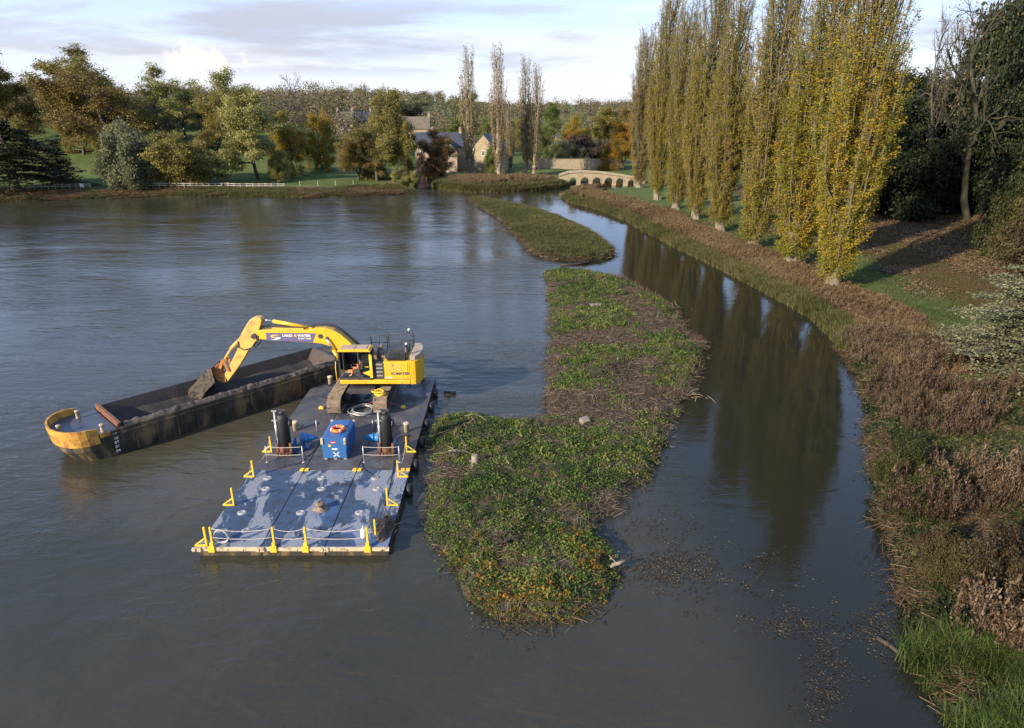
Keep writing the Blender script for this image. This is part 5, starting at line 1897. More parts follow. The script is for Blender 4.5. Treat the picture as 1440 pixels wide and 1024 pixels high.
x, y, _ = at(540, 742, ZD)
heap('mud_heap', X1 - 0.42, y - 0.1, ZD, 0.42, 1.2, 0.5, M_mud, 'heap of black mud and weed on the right front corner of the pontoon', 5)
st = MB()
_r = random.Random(9)
for k in range(60):
    bx, by = X1 - 0.5 + _r.gauss(0, 0.3), y + _r.gauss(0, 0.6)
    st.tube([(bx, by, ZD + 0.25), (bx + _r.gauss(0, 0.3), by + _r.gauss(0, 0.3), ZD + _r.uniform(0.3, 0.75))], [0.018, 0.008], 4)
tag(st.build('dead_weed', M_wood_dark), 'dark weed stalks tangled in the black mud heap on the pontoon corner', 'weed', kind='stuff')

# ---- black tyre fenders down the right side
for k, py in enumerate((690, 655, 622, 597, 573, 553)):
    x, y, _ = at(590, py, 0.2)
    f = MB()
    f.torus((0, 0, 0), 0.30, 0.14, 22, 10, Matrix.Rotation(R(90), 3, 'Y'))
    o = f.build('tyre_fender', M_black)
    o.location = (X1 + 0.21, y, 0.16)
    tag(o, 'black tyre fender on the right side of the pontoon, %s from the front' % ('first', 'second', 'third', 'fourth', 'fifth', 'sixth')[k], 'fender', 'tyre fenders along the pontoon')


# ---- spud legs with blue winches
def spud_leg(px, py, label, mirror):
    x, y, _ = at(px, py, ZD)
    t = thing('spud_leg', label, 'spud leg', (x, y, ZD))
    m = MB()
    m.tube([(0, 0, 0), (0, 0, 2.3), (0.0, 0.0, 2.6)], [0.33, 0.33, 0.30], 22)
    m.build('tube', M_black, t)
    m = MB()
    m.cyl((0, 0, 2.6), (0, 0, 2.78), 0.16, n=14)
    m.box((0, 0, 2.82), (0.5, 0.12, 0.10))
    m.build('cap', M_dark_steel, t)
    m = MB()
    m.cyl((-0.34, -0.22, 0.05), (-0.34, -0.22, 2.85), 0.055, n=10)
    m.cyl((-0.34, -0.22, 1.2), (-0.34, -0.22, 2.0), 0.085, n=10)
    m.box((-0.34, -0.22, 2.86), (0.30, 0.12, 0.05))
    m.box((-0.34, -0.22, 2.25), (0.40, 0.10, 0.06))
    m.build('jacking_ram', M_galv, t)
    m = MB()
    m.cyl((0.36, -0.05, 0.05), (0.36, -0.05, 2.3), 0.04, n=8)
    m.build('guide_pipe', M_dark_steel, t)
    for s in (-1, 1):
        m = MB()
        m.lathe([(0.20, -0.07), (0.24, -0.02), (0.24, 0.02), (0.20, 0.07)], (s * 0.42, 0.05, 1.98), 'X', 18)
        m.lathe([(0.08, -0.10), (0.08, 0.10)], (s * 0.42, 0.05, 1.98), 'X', 12)
        m.build('pulley', M_dark_steel, t)
    m = MB()
    m.box((0, 0, 0.12), (1.0, 0.9, 0.24))
    m.box((-0.40, -0.28, 0.45), (0.16, 0.16, 0.7))
    m.box((0.40, -0.28, 0.45), (0.16, 0.16, 0.7))
    m.lathe([(0.42, 0.24), (0.42, 0.5), (0.36, 0.55)], (0, 0, 0), 'Z', 20)
    for k in range(5):
        m.box((-0.4 + 0.2 * k, -0.48, 0.16), (0.07, 0.08, 0.2))
    m.build('clamp_base', M_rust, t, 0.015)
    m = MB()
    for s in (-0.5, 0.52):
        m.box((s, 0.1, 0.45), (0.05, 0.62, 0.9))
    m.build('side_plate', M_blue, t, 0.01)
    return t


spud_leg(403, 637, 'black steel spud leg left of the blue tank', 1)
spud_leg(545, 637, 'black steel spud leg right of the blue tank', -1)


def winch(px, py, s, label):
    x, y, _ = at(px, py, ZD + 0.45)
    t = thing('winch_motor', label, 'winch', (x, y, ZD))
    m = MB()
    m.lathe([(0.36, -0.42), (0.36, -0.34), (0.27, -0.33), (0.27, -0.10), (0.30, -0.09), (0.30, -0.03), (0.21, -0.02), (0.21, 0.18), (0.17, 0.19), (0.17, 0.36), (0.10, 0.38), (0.08, 0.58)][::1],
            (0, 0, 0.62), 'X', 22)
    o = m.build('gearbox', M_blue_bright, t)
    o.scale.x = s
    m = MB()
    for k in range(10):
        a = k * 0.628
        m.cyl((-0.33 * s, 0.315 * math.cos(a), 0.62 + 0.315 * math.sin(a)), (-0.27 * s, 0.315 * math.cos(a), 0.62 + 0.315 * math.sin(a)), 0.022, n=6)
    m.build('flange_bolts', M_galv, t)
    m = MB()
    m.box((-0.36 * s, 0, 0.31), (0.08, 0.56, 0.62))
    m.box((-0.20 * s, 0, 0.04), (0.5, 0.62, 0.08))
    m.build('mounting_bracket', M_blue, t, 0.01)


winch(434, 619, 1, 'bright blue winch motor pointing right beside the left spud leg')
winch(524, 619, -1, 'bright blue winch motor pointing left beside the right spud leg')

# ---- blue fuel tank with the lifebuoy
tx0, ty0, _ = at(455, 645, ZD + 0.08)
tx1 = at(488, 645, ZD + 0.08)[0]
TW, TL, TH = tx1 - tx0, 2.45, 1.42
TX, TY, TZ = (tx0 + tx1) / 2, ty0 + TL / 2, ZD
tank = thing('fuel_tank', 'blue steel fuel tank standing on the pontoon between the two spud legs', 'fuel tank', (TX, TY, TZ))
m = MB()
m.prism([(-TW / 2, 0.10), (TW / 2, 0.10), (TW / 2, 0.62), (-TW / 2, 0.62)], -TL / 2, TL / 2)
m.build('bund', M_blue, tank, 0.02)
m = MB()
m.prism([(-TW / 2 - 0.03, 0.635), (TW / 2 + 0.03, 0.635), (TW / 2 + 0.03, TH - 0.06), (TW / 2 - 0.16, TH), (-TW / 2 + 0.16, TH), (-TW / 2 - 0.03, TH - 0.06)], -TL / 2 - 0.02, TL / 2 + 0.02)
for k in range(7):
    m.box((TW / 2 + 0.04, -TL / 2 + 0.3 + k * 0.31, 0.98), (0.035, 0.07, 0.62))
    m.box((-TW / 2 - 0.04, -TL / 2 + 0.3 + k * 0.31, 0.98), (0.035, 0.07, 0.62))
m.build('tank_body', M_blue, tank, 0.02)
m = MB()
m.box((-0.08, -0.42, TH + 0.012), (TW * 0.62, TL * 0.46, 0.025))
m.box((0.02, 0.72, TH + 0.012), (TW * 0.66, TL * 0.34, 0.025))
m.build('lid', M_blue, tank, 0.008)
for sx in (-1, 1):
    for sy in (-1, 1):
        m = MB()
        m.box((sx * (TW / 2 - 0.02), sy * (TL / 2 + 0.01), TH - 0.19), (0.15, 0.16, 0.40))
        m.cyl((sx * (TW / 2 - 0.02), sy * (TL / 2 + 0.01) - 0.09, TH - 0.10), (sx * (TW / 2 - 0.02), sy * (TL / 2 + 0.01) + 0.09, TH - 0.10), 0.05, n=10)
        m.build('corner_bracket', M_cream, tank, 0.02)
m = MB()
for sx in (-1, 0, 1):
    m.box((sx * (TW / 2 - 0.12), -TL / 2 + 0.2, 0.05), (0.18, 0.3, 0.10))
    m.box((sx * (TW / 2 - 0.12), TL / 2 - 0.2, 0.05), (0.18, 0.3, 0.10))
m.build('skid_foot', M_galv, tank)
m = MB()
m.box((-0.02, -TL / 2 - 0.03, TH - 0.26), (0.34, 0.012, 0.13))
m.build('red_plate', M_red, tank, 0.004)
m = MB()
m.box((-0.02, -TL / 2 - 0.04, TH - 0.26), (0.20, 0.008, 0.045))
m.box((0.03, -TL / 2 - 0.03, TH - 0.70), (0.32, 0.012, 0.10))
m.build('white_plate', M_white, tank, 0.004)
m = MB()
m.box((-0.25, -TL / 2 - 0.03, TH - 0.48), (0.14, 0.012, 0.14))
m.build('yellow_plate', M_rail_yellow, tank, 0.004)
m = MB()
for a in (0.72, -0.72):
    c, s = math.cos(a) * 0.19, math.sin(a) * 0.19
    m.bar((0.10 - c, -TL / 2 - 0.006, 0.36 - s), (0.10 + c, -TL / 2 - 0.006, 0.36 + s), 0.016, 0.055)
    for q in (-1, 1):
        m.bar((0.10 + q * c - q * s * 0.22, -TL / 2 - 0.006, 0.36 + q * s + q * c * 0.22), (0.10 + q * c + q * s * 0.22, -TL / 2 - 0.006, 0.36 + q * s - q * c * 0.22), 0.016, 0.06)
m.build('crossed_tools_mark', M_white, tank)

buoy = thing('lifebuoy', 'orange ring lifebuoy with white bands lying on top of the blue tank', 'lifebuoy', (TX + 0.05, TY - 0.25, TZ + TH + 0.13))
m = MB()
m.torus((0, 0, 0), 0.34, 0.105, 40, 12)
m.build('ring', M_orange, buoy)
m = MB()
for k in range(4):
    a = k * math.pi / 2 + 0.5
    for j in range(3):
        aa = a + (j - 1) * 0.07
        m.torus((0.34 * math.cos(aa), 0.34 * math.sin(aa), 0), 0.100, 0.012, 14, 6, Matrix.Rotation(aa, 3, 'Z') @ Matrix.Rotation(R(90), 3, 'X'))
m.build('reflective_band', M_white, buoy)

# ---- hose coil, cable spool, slings near the tracks
x, y, _ = at(510, 580, ZD)
m = MB()
for k in range(6):
    m.torus((_r.gauss(0, 0.06), _r.gauss(0, 0.05), 0.05 + k * 0.05), 0.80 - 0.05 * (k % 3), 0.032, 36, 6, Matrix.Rotation(_r.gauss(0, 0.05), 3, 'X'))
o = m.build('hose_coil', M_galv)
o.location = (x, y, ZD)
tag(o, 'grey hose coiled on deck between the excavator tracks', 'hose')
x, y, _ = at(300, 745, ZD)
m = MB()
for k in range(12):
    m.torus((0, 0, 0.55), 0.34 + 0.008 * (k % 4), 0.022, 26, 6, Matrix.Rotation(R(90) + _r.gauss(0, 0.08), 3, 'X') @ Matrix.Rotation(_r.gauss(0, 0.2), 3, 'Y'))
o = m.build('rope_coil', M_rope)
o.location = (at(308, 768, ZD)[0] + 0.12, Y0d + 0.18, ZD - 0.08)
tag(o, 'pale rope coil hung on the left front corner posts of the pontoon', 'rope')
m = MB()
m.lathe([(0.13, 0), (0.15, 0.12), (0.13, 0.42), (0.10, 0.48)], (0, 0, 0), 'Z', 14)
m.cyl((0, 0, 0.46), (0, 0, 0.62), 0.03, n=8)
o = m.build('white_float', M_white)
o.location = (at(517, 768, ZD)[0] - 0.16, Y0d + 0.10, ZD + 0.45)
tag(o, 'small white float tied to the right front yellow post', 'float')
# ---------------------------------------------------------------- EXCAVATOR
YN, YC, YF = 43.1, 44.6, 46.1
EX, EZ = -10.3, ZD + 0.06
exc = thing('tracked_excavator', 'yellow tracked excavator reaching its long arm over the barge from the pontoon', 'excavator', (EX, YC, EZ))


def el(px, py, Y=YC):
    """photograph point on a plane through the machine -> the machine's own x, z"""
    x, z = xz(px, py, Y)
    return x - EX, z - EZ


def elp(pts, Y=YC):
    return [el(*p, Y) for p in pts]


xl = at(473, 580, ZD)[0] - EX
xr = at(537, 580, ZD)[0] - EX
TLEN, THT = 5.7, 1.12
for s, xc in ((-1, xl), (1, xr)):
    prof = []
    for k in range(13):
        a = math.pi / 2 + math.pi * k / 12
        prof.append((-TLEN / 2 + 0.55 + 0.56 * math.cos(a), THT / 2 + 0.56 * math.sin(a)))
    for k in range(13):
        a = -math.pi / 2 + math.pi * k / 12
        prof.append((TLEN / 2 - 0.55 + 0.56 * math.cos(a), THT / 2 + 0.56 * math.sin(a)))
    inner = [(u * 0.93, THT / 2 + (v - THT / 2) * 0.84) for u, v in prof]
    m = MB()                                                     # frame inside the belt; runs along Y
    n = len(inner)
    vs = [(xc - 0.22, u, v) for u, v in inner] + [(xc + 0.22, u, v) for u, v in inner]
    m.add(vs, [tuple(range(n)), tuple(range(2 * n - 1, n - 1, -1))] + [((i + 1) % n, i, n + i, n + (i + 1) % n) for i in range(n)])
    for k in range(7):
        m.lathe([(0.17, -0.30), (0.17, 0.30)], (xc, -TLEN / 2 + 0.9 + k * 0.65, 0.25), 'X', 12)
    m.lathe([(0.42, -0.2), (0.42, 0.2)], (xc, -TLEN / 2 + 0.55, THT / 2), 'X', 20)
    m.lathe([(0.42, -0.2), (0.42, 0.2)], (xc, TLEN / 2 - 0.55, THT / 2), 'X', 20)
    trk = m.build('track_frame', M_dark_steel, exc)
    # separate shoes round the loop
    P = np.array(prof + [prof[0]])
    seg = np.linalg.norm(np.diff(P, axis=0), axis=1)
    cum = np.concatenate([[0], np.cumsum(seg)])
    m = MB()
    nsh = 58
    for k in range(nsh):
        d0, d1 = cum[-1] * k / nsh, cum[-1] * (k + 0.93) / nsh
        a = np.array([np.interp(d0, cum, P[:, 0]), np.interp(d0, cum, P[:, 1])])
        b = np.array([np.interp(d1, cum, P[:, 0]), np.interp(d1, cum, P[:, 1])])
        m.bar((xc, a[0], a[1]), (xc, b[0], b[1]), 0.92, 0.07) if abs(b[0] - a[0]) < 1e-6 else None
        if abs(b[0] - a[0]) >= 1e-6:
            c = (a + b) / 2
            th = math.atan2(b[1] - a[1], b[0] - a[0])
            rot = Matrix.Rotation(th, 3, 'X')
            m.box((xc, c[0], c[1]), (0.92, float(np.linalg.norm(b - a)), 0.05), rot=rot)
            nrm = np.array([b[1] - a[1], -(b[0] - a[0])])
            nrm = nrm / np.linalg.norm(nrm)
            if nrm @ (c - np.array([c[0] * 0.8, THT / 2])) < 0:
                nrm = -nrm
            for g_ in (-0.3, 0.0, 0.3):
                q = c + nrm * 0.04 + (b - a) * g_
                m.box((xc, q[0], q[1]), (0.90, 0.02, 0.05), rot=rot)
    m.build('track', M_track, exc)
# carbody between the tracks
m = MB()
m.prism([(xl + 0.3, 0.55), (xl + 0.5, 0.95), (-0.9, 1.35), (0.9, 1.35), (xr - 0.5, 0.95), (xr - 0.3, 0.55), (xr - 0.8, 0.5), (0.7, 0.95), (-0.7, 0.95), (xl + 0.8, 0.5)], -1.5, 1.5)
m.build('carbody', M_dark_steel, exc, 0.03)
m = MB()
m.lathe([(0.95, 1.35), (0.95, 1.68)], (0, 0, 0), 'Z', 36)
m.build('slew_ring', M_dark_steel, exc)

hy0, hy1 = YN - YC, YF - YC
zb = el(500, 540, YN)[1]
zh = el(560, 509, YN)[1]
zc = el(500, 494.5, YN)[1]
xf = el(478, 530, YN)[0]
xcab = el(523.5, 530, YN)[0]
xv = el(540, 530, YN)[0]
xh = el(577, 530, YN)[0]
xt = el(588, 525, YN)[0]
# base frame
m = MB()
m.slab([(xf, hy0 - 0.02), (xh, hy0 - 0.02), (xh, hy1), (xf + 1.2, hy1), (xf + 0.2, hy1)], zb, zb + 0.30)
m.build('turntable_frame', M_yellow, exc, 0.03)
# engine house
m = MB()
m.slab([(xv, hy0), (xh, hy0), (xh, hy1), (xv, hy1)], zb + 0.305, zh)
m.build('engine_house', M_yellow, exc, 0.05)
for i in range(2):
    for j in range(2):
        x0, x1 = el(544 + i * 11, 520, YN)[0], el(553 + i * 11, 520, YN)[0]
        z1, z0 = el(550, 512.5 + j * 5, YN)[1], el(550, 516.5 + j * 5, YN)[1]
        m = MB()
        m.box(((x0 + x1) / 2, hy0 - 0.003, (z0 + z1) / 2), (x1 - x0, 0.02, z1 - z0))
        for q in range(4):
            m.box(((x0 + x1) / 2, hy0 - 0.018, z0 + (z1 - z0) * (q + 0.5) / 4), (x1 - x0, 0.02, 0.012))
        m.build('vent_grille', M_yellow_worn, exc)
m = MB()
m.box(((xv + xh) / 2, hy0 - 0.006, zb + 0.33), (xh - xv - 0.1, 0.012, 0.02))
m.box((xv + 0.03, hy0 - 0.004, (zb + zh) / 2 + 0.15), (0.02, 0.012, zh - zb - 0.4))
m.box((xh - 0.16, hy0 - 0.004, (zb + zh) / 2 + 0.15), (0.02, 0.012, zh - zb - 0.4))
m.build('panel_gap', M_dark_steel, exc)
M_navy = paint('navy_lettering', (0.05, 0.045, 0.16), None, 5.0, 0.5, bmp=0)
letters('maker_lettering', 'KOMATSU', 0.26, M_navy, exc, (el(550, 525, YN)[0], hy0 - 0.012, el(550, 525.5, YN)[1]), bold=0.008)
m = MB()
m.box((el(547, 531, YN)[0], hy0 - 0.008, el(547, 531, YN)[1]), (0.42, 0.014, 0.08))
m.box((el(564, 535, YN)[0], hy0 - 0.008, el(564, 535, YN)[1]), (0.5, 0.014, 0.06))
m.build('pale_sticker', M_white, exc)
# ladder-like side between cab and engine house
m = MB()
m.slab([(xcab + 0.02, hy0 + 0.12), (xv - 0.02, hy0 + 0.12), (xv - 0.02, hy1), (xcab + 0.02, hy1)], zb + 0.305, zh - 0.1)
m.build('side_compartment', M_dark_steel, exc)
m = MB()
for k in range(4):
    z = el(531, 513 + k * 5.2, YN)[1]
    m.box(((xcab + xv) / 2 + 0.12, hy0 + 0.06, z), (0.42, 0.14, 0.07))
m.build('access_step', M_galv, exc)
# counterweight: rounded tail
pl = [(xh + 0.01, hy0)]
for k in range(13):
    a = -math.pi / 2 + math.pi * k / 12
    pl.append((xh + 0.05 + (xt - xh + 0.15) * max(0.0, math.cos(a)) ** 0.6, (hy1 - hy0) / 2 * math.sin(a) + (hy0 + hy1) / 2))
pl.append((xh + 0.01, hy1))
m = MB()
m.slab(pl, zb - 0.05, zh + 0.05)
m.build('counterweight', M_yellow, exc, 0.10)
m = MB()
m.slab([(u * 0.98 + xh * 0.02, v * 0.92) for u, v in pl], zh + 0.055, zh + 0.38)
m.build('counterweight_cap', M_tan, exc, 0.12)
# top of engine house: boxes, grille, exhaust
m = MB()
gx0, gx1 = el(543, 505, YN)[0], el(569, 505, YN)[0]
m.slab([(gx0, hy0 + 0.25), (gx1, hy0 + 0.25), (gx1, hy1 - 0.3), (gx0, hy1 - 0.3)], zh, zh + 0.16)
for k in range(14):
    m.box((gx0 + (gx1 - gx0) * (k + 0.5) / 14, hy0 + 0.22, zh + 0.28), (0.03, 0.03, 0.56))
m.box(((gx0 + gx1) / 2, hy0 + 0.22, zh + 0.58), (gx1 - gx0, 0.05, 0.05))
m.box(((gx0 + gx1) / 2, (hy0 + hy1) / 2, zh + 0.52), (gx1 - gx0 - 0.1, 1.3, 0.18))
m.build('engine_grille', M_dark_steel, exc)
m = MB()
for dx, dy, h in ((-0.3, 0.9, 0.5), (0.1, 1.2, 0.42), (0.35, 0.7, 0.34), (-0.1, 1.7, 0.6)):
    m.box((xcab + 0.4 + dx, hy0 + dy, zh + h / 2 - 0.1), (0.30, 0.34, h))
m.cyl((xcab + 0.45, hy0 + 1.5, zh - 0.1), (xcab + 0.45, hy0 + 1.5, zh + 0.75), 0.09, n=12)
m.build('valve_block', M_track, exc, 0.02)
m = MB()
m.cyl((gx1 + 0.08, hy0 + 0.4, zh), (gx1 + 0.08, hy0 + 0.4, zh + 0.95), 0.11, n=12)
m.cyl((gx1 + 0.08, hy0 + 0.4, zh + 0.95), (gx1 + 0.02, hy0 + 0.36, zh + 1.08), 0.06, n=10)
m.build('exhaust_pipe', M_dark_steel, exc)


def rail_frame(x0, x1, y, z0, z1, mids=0, rz=0.0, second=None):
    m = MB()
    pts = [(x0, y, z0), (x0, y, z1 - 0.06), (x0 + 0.06, y, z1), (x1 - 0.06, y, z1), (x1, y, z1 - 0.06), (x1, y, z0)]
    m.tube(pts, 0.035, 8)
    m.cyl((x0, y, (z0 + z1) / 2), (x1, y, (z0 + z1) / 2), 0.028, n=8)
    for k in range(mids):
        xx = x0 + (x1 - x0) * (k + 1) / (mids + 1)
        m.cyl((xx, y, z0), (xx, y, z1), 0.03, n=8)
    m.build('handrail', M_dark_steel, exc)


zr = el(560, 468, YF)[1]
rail_frame(el(522.5, 480, YF)[0], el(545, 480, YF)[0], hy1 - 0.15, zh - 0.1, el(530, 471.5, YF)[1], 1)
rail_frame(el(547.5, 480, YF)[0], el(582.5, 480, YF)[0], hy1 - 0.15, zh, zr, 1)
m = MB()
xx = el(582.5, 480, YF)[0]
m.tube([(xx, hy1 - 0.15, zr), (xx + 0.02, hy1 - 0.9, zr), (xx + 0.02, hy1 - 0.96, zr - 0.06), (xx + 0.02, hy1 - 0.96, zh)], 0.035, 8)
m.cyl((xx - 0.25, hy1 - 0.5, zh), (xx - 0.25, hy1 - 0.5, zr + 0.22), 0.03, n=8)
m.lathe([(0.07, 0), (0.09, 0.05), (0.06, 0.12)], (xx - 0.25, hy1 - 0.5, zr + 0.22), 'Z', 12)
m.build('handrail', M_dark_steel, exc)
m = MB()
m.lathe([(0.09, 0), (0.10, 0.06), (0.06, 0.14)], (xx - 0.25, hy1 - 0.5, zr + 0.34), 'Z', 12)
m.lathe([(0.08, 0), (0.09, 0.06), (0.05, 0.12)], (gx1 + 0.1, hy0 + 0.4, zh + 1.10), 'Z', 12)
m.build('beacon', M_white, exc)

# ---- cab
cy0, cy1 = hy0 - 0.03, hy0 + 1.02
cab = MB()
pw = 0.09
zt = zc - 0.02
z0 = zb + 0.305
xm = el(505, 520, YN)[0]
for (x, y) in ((xf + pw / 2, cy0 + pw / 2), (xf + pw / 2, cy1), (xcab - pw / 2, cy0 + pw / 2), (xcab - pw / 2, cy1), (xm, cy0 + pw / 2)):
    cab.box((x, y, (z0 + zt) / 2), (pw, pw, zt - z0))
cab.box(((xf + xcab) / 2, (cy0 + cy1) / 2, z0 + 0.06), (xcab - xf, cy1 - cy0, 0.12))
cab.box(((xm + xcab) / 2, cy0 + 0.05, z0 + 0.20), (xcab - xm, 0.06, 0.3))
cab.box((xcab - 0.05, (cy0 + cy1) / 2, (z0 + zt) / 2 - 0.3), (0.06, cy1 - cy0, (zt - z0) * 0.6))
cab_o = cab.build('cab_frame', M_dark_steel, exc, 0.012)
m = MB()
m.prism([(xf - 0.04, zt), (xf + 0.04, zt + 0.14), (xcab - 0.12, zt + 0.16), (xcab + 0.02, zt + 0.06), (xcab + 0.02, zt)], cy0 - 0.04, cy1 + 0.05)
m.build('cab_roof', M_yellow, exc, 0.04)
m = MB()
m.box((xf + 0.62, (cy0 + cy1) / 2 + 0.02, zt + 0.168), (0.95, 0.85, 0.03))
m.box((xf + 1.55, (cy0 + cy1) / 2 + 0.02, zt + 0.18), (0.75, 0.85, 0.03))
m.build('roof_panel', M_tan, exc, 0.01)
m = MB()
m.box((xf + 0.04, (cy0 + cy1) / 2, (z0 + zt) / 2 + 0.15), (0.012, cy1 - cy0 - 0.2, zt - z0 - 0.45))
m.box(((xf + xcab) / 2, cy1 + 0.01, (z0 + zt) / 2 + 0.15), (xcab - xf - 0.2, 0.012, zt - z0 - 0.4))
m.build('cab_window', M_glass, exc)
# door slid back: pane, yellow pillar, yellow triangle
m = MB()
xa, xb = el(506.5, 510, YN)[0], el(520, 510, YN)[0]
za, zb_, zm = el(505, 498, YN)[1], el(505, 531, YN)[1], el(505, 516, YN)[1]
m.box(((xa + xb) / 2 + 0.05, cy0 - 0.02, (za + zm) / 2), (xb - xa - 0.2, 0.02, za - zm))
m.box(((xa + xb) / 2 + 0.05, cy0 - 0.02, (zb_ + zm) / 2 - 0.02), (xb - xa - 0.2, 0.02, zm - zb_ - 0.1))
door = m.build('cab_door', M_glass, exc)
m = MB()
m.prism([(el(518.5, 500, YN)[0], za - 0.02), (el(522.5, 500, YN)[0], za - 0.05), (el(524.5, 525, YN)[0], zb_), (el(521, 525, YN)[0], zb_)], cy0 - 0.055, cy0 - 0.02)
m.prism([(el(510.5, 524, YN)[0], el(510.5, 524, YN)[1]), (el(520.5, 520.5, YN)[0], el(520.5, 520.5, YN)[1]), (el(520.5, 528.5, YN)[0], el(520.5, 528.5, YN)[1])], cy0 - 0.045, cy0 - 0.032)
m.prism([(el(512, 516, YN)[0], zm + 0.02), (el(518.5, 515, YN)[0], zm + 0.06), (el(518.5, 516.5, YN)[0], zm - 0.02)], cy0 - 0.045, cy0 - 0.032)
m.build('yellow_trim', M_rail_yellow, door)
m = MB()
m.tube([(xf - 0.18, cy0 - 0.03, zb + 0.02), (xf - 0.22, cy0 - 0.03, zb + 1.2), (xf - 0.16, cy0 - 0.03, zb + 1.7), (xf - 0.02, cy0 + 0.05, zb + 1.9)], 0.035, 8)
m.build('grab_rail', M_rail_yellow, exc)
m = MB()
m.box((xf - 0.16, cy0 - 0.05, zb + 1.85), (0.06, 0.22, 0.34))
m.build('wing_mirror', M_dark_steel, exc, 0.02)
m = MB()
m.box((xf + 1.18, cy0 + 0.55, z0 + 0.42), (0.55, 0.55, 0.16))
m.box((xf + 1.48, cy0 + 0.55, z0 + 0.85), (0.16, 0.52, 0.80), rot=Matrix.Rotation(0.15, 3, 'Y'))
m.box((xf + 1.15, cy0 + 0.24, z0 + 0.60), (0.5, 0.12, 0.22))
m.box((xf + 1.15, cy0 + 0.86, z0 + 0.60), (0.5, 0.12, 0.22))
m.box((xf + 1.2, cy0 + 0.55, z0 + 0.24), (0.4, 0.4, 0.22))
m.build('operator_seat', M_cloth, exc, 0.04)
m = MB()
for s in (0.25, 0.85):
    m.cyl((xf + 0.85, cy0 + s, z0 + 0.55), (xf + 0.80, cy0 + s, z0 + 0.95), 0.025, n=8)
    m.lathe([(0.045, 0), (0.055, 0.06), (0.03, 0.12)], (xf + 0.80, cy0 + s, z0 + 0.93), 'Z', 10)
m.box((xf + 0.40, cy0 + 0.8, z0 + 0.8), (0.12, 0.3, 0.25))
m.build('control_lever', M_black, exc)

# ---- boom, arm, bucket traced along the machine's centre plane
boom_top = [(363.5, 462.6), (400, 461.3), (434, 462.2), (446, 459.8), (459, 459.6), (470, 462.2), (481, 468.5), (492, 478), (503, 488)]
boom_bot = [(497, 503), (485, 505), (479, 501), (473.5, 491.5), (465, 484.5), (455, 481.4), (441, 479.6), (398, 477.6), (363.5, 474.5)]
BW = 0.36
m = MB()
m.prism(elp(boom_top + boom_bot), -BW, BW)
m.build('boom', M_yellow, exc, 0.035)
pan = elp([(376.5, 465.8), (446.0, 466.4), (442.0, 479.0), (377.0, 476.3)])
m = MB()
m.prism(pan, -BW - 0.014, -BW - 0.002)
sign = m.build('sign_panel', M_purple, exc)
slope = math.atan2(pan[1][1] - pan[0][1], pan[1][0] - pan[0][0])
yp = -BW - 0.02


def on_sign(px, py, txt, size, mat, bold=0.0):
    x, z = el(px, py)
    o = letters('sign_lettering', txt, size, mat, sign, (x, yp, z), (R(90), -slope, 0), 0.003, bold=bold)
    o.scale.x = 1.1
    return o


on_sign(399.3, 469.7, 'LAND', 0.235, M_white, 0.010)
on_sign(415.9, 469.7, '&', 0.235, M_gold_text, 0.010)
on_sign(420.8, 469.9, 'WATER', 0.235, M_white, 0.010)
on_sign(421.5, 473.9, 'PLANT HIRE', 0.150, M_white, 0.004)
# swoosh emblem: two opposed tapering curves
for mat, pts in ((M_gold_text, [(382, 470.5), (385, 468.6), (391, 468.2), (396, 469.3), (391.5, 469.3), (386.5, 470.1), (387.5, 471.3), (392, 471.8), (389.5, 472.8), (384.5, 472.4)]),
                 (M_white, [(383, 475.2), (388, 474.6), (392, 473.4), (389.5, 472.9), (393.5, 471.6), (397.5, 472.4), (395.5, 474.5), (390.5, 475.7)])):
    m = MB()
    m.prism(elp(pts), -BW - 0.022, -BW - 0.016)
    m.build('sign_emblem', mat, sign)
m = MB()
m.lathe([(0.16, -BW - 0.05), (0.16, BW + 0.05)], (el(452.5, 470.5)[0], 0, el(452.5, 470.5)[1]), 'Y', 16)
m.lathe([(0.13, -BW - 0.04), (0.13, BW + 0.04)], (el(462, 473.5)[0], 0, el(462, 473.5)[1]), 'Y', 16)
m.lathe([(0.15, -BW - 0.06), (0.15, BW + 0.06)], (el(486, 498)[0], 0, el(486, 498)[1]), 'Y', 16)
m.lathe([(0.18, -BW - 0.10), (0.18, BW + 0.10)], (el(360, 470.5)[0], 0, el(360, 470.5)[1]), 'Y', 16)
m.build('pivot_pin', M_dark_steel, exc)
# lift cylinders either side of the boom
for s in (-1, 1):
    a, b = el(462, 473.5), el(481, 503.5)
    mid = (a[0] + (b[0] - a[0]) * 0.5, a[1] + (b[1] - a[1]) * 0.5)
    y = s * (BW + 0.17)
    m = MB()
    m.cyl((b[0], y, b[1]), (mid[0], y, mid[1]), 0.13, n=14)
    ram = m.build('lift_cylinder', M_yellow, exc)
    m = MB()
    m.cyl((mid[0], y, mid[1]), (a[0], y, a[1]), 0.07, n=12)
    m.build('rod', M_chrome, ram)
# arm cylinder along the top of the boom
a, b, c = el(368.5, 449.3), el(384, 451.8), el(437, 461.0)
m = MB()
m.cyl((c[0], 0, c[1]), (b[0], 0, b[1]), 0.125, n=14)
m.box((c[0] + 0.05, 0, c[1] - 0.08), (0.22, 0.5, 0.36))
ram = m.build('arm_cylinder', M_yellow, exc)
m = MB()
m.cyl((b[0], 0, b[1]), (a[0], 0, a[1]), 0.065, n=12)
m.build('rod', M_chrome, ram)
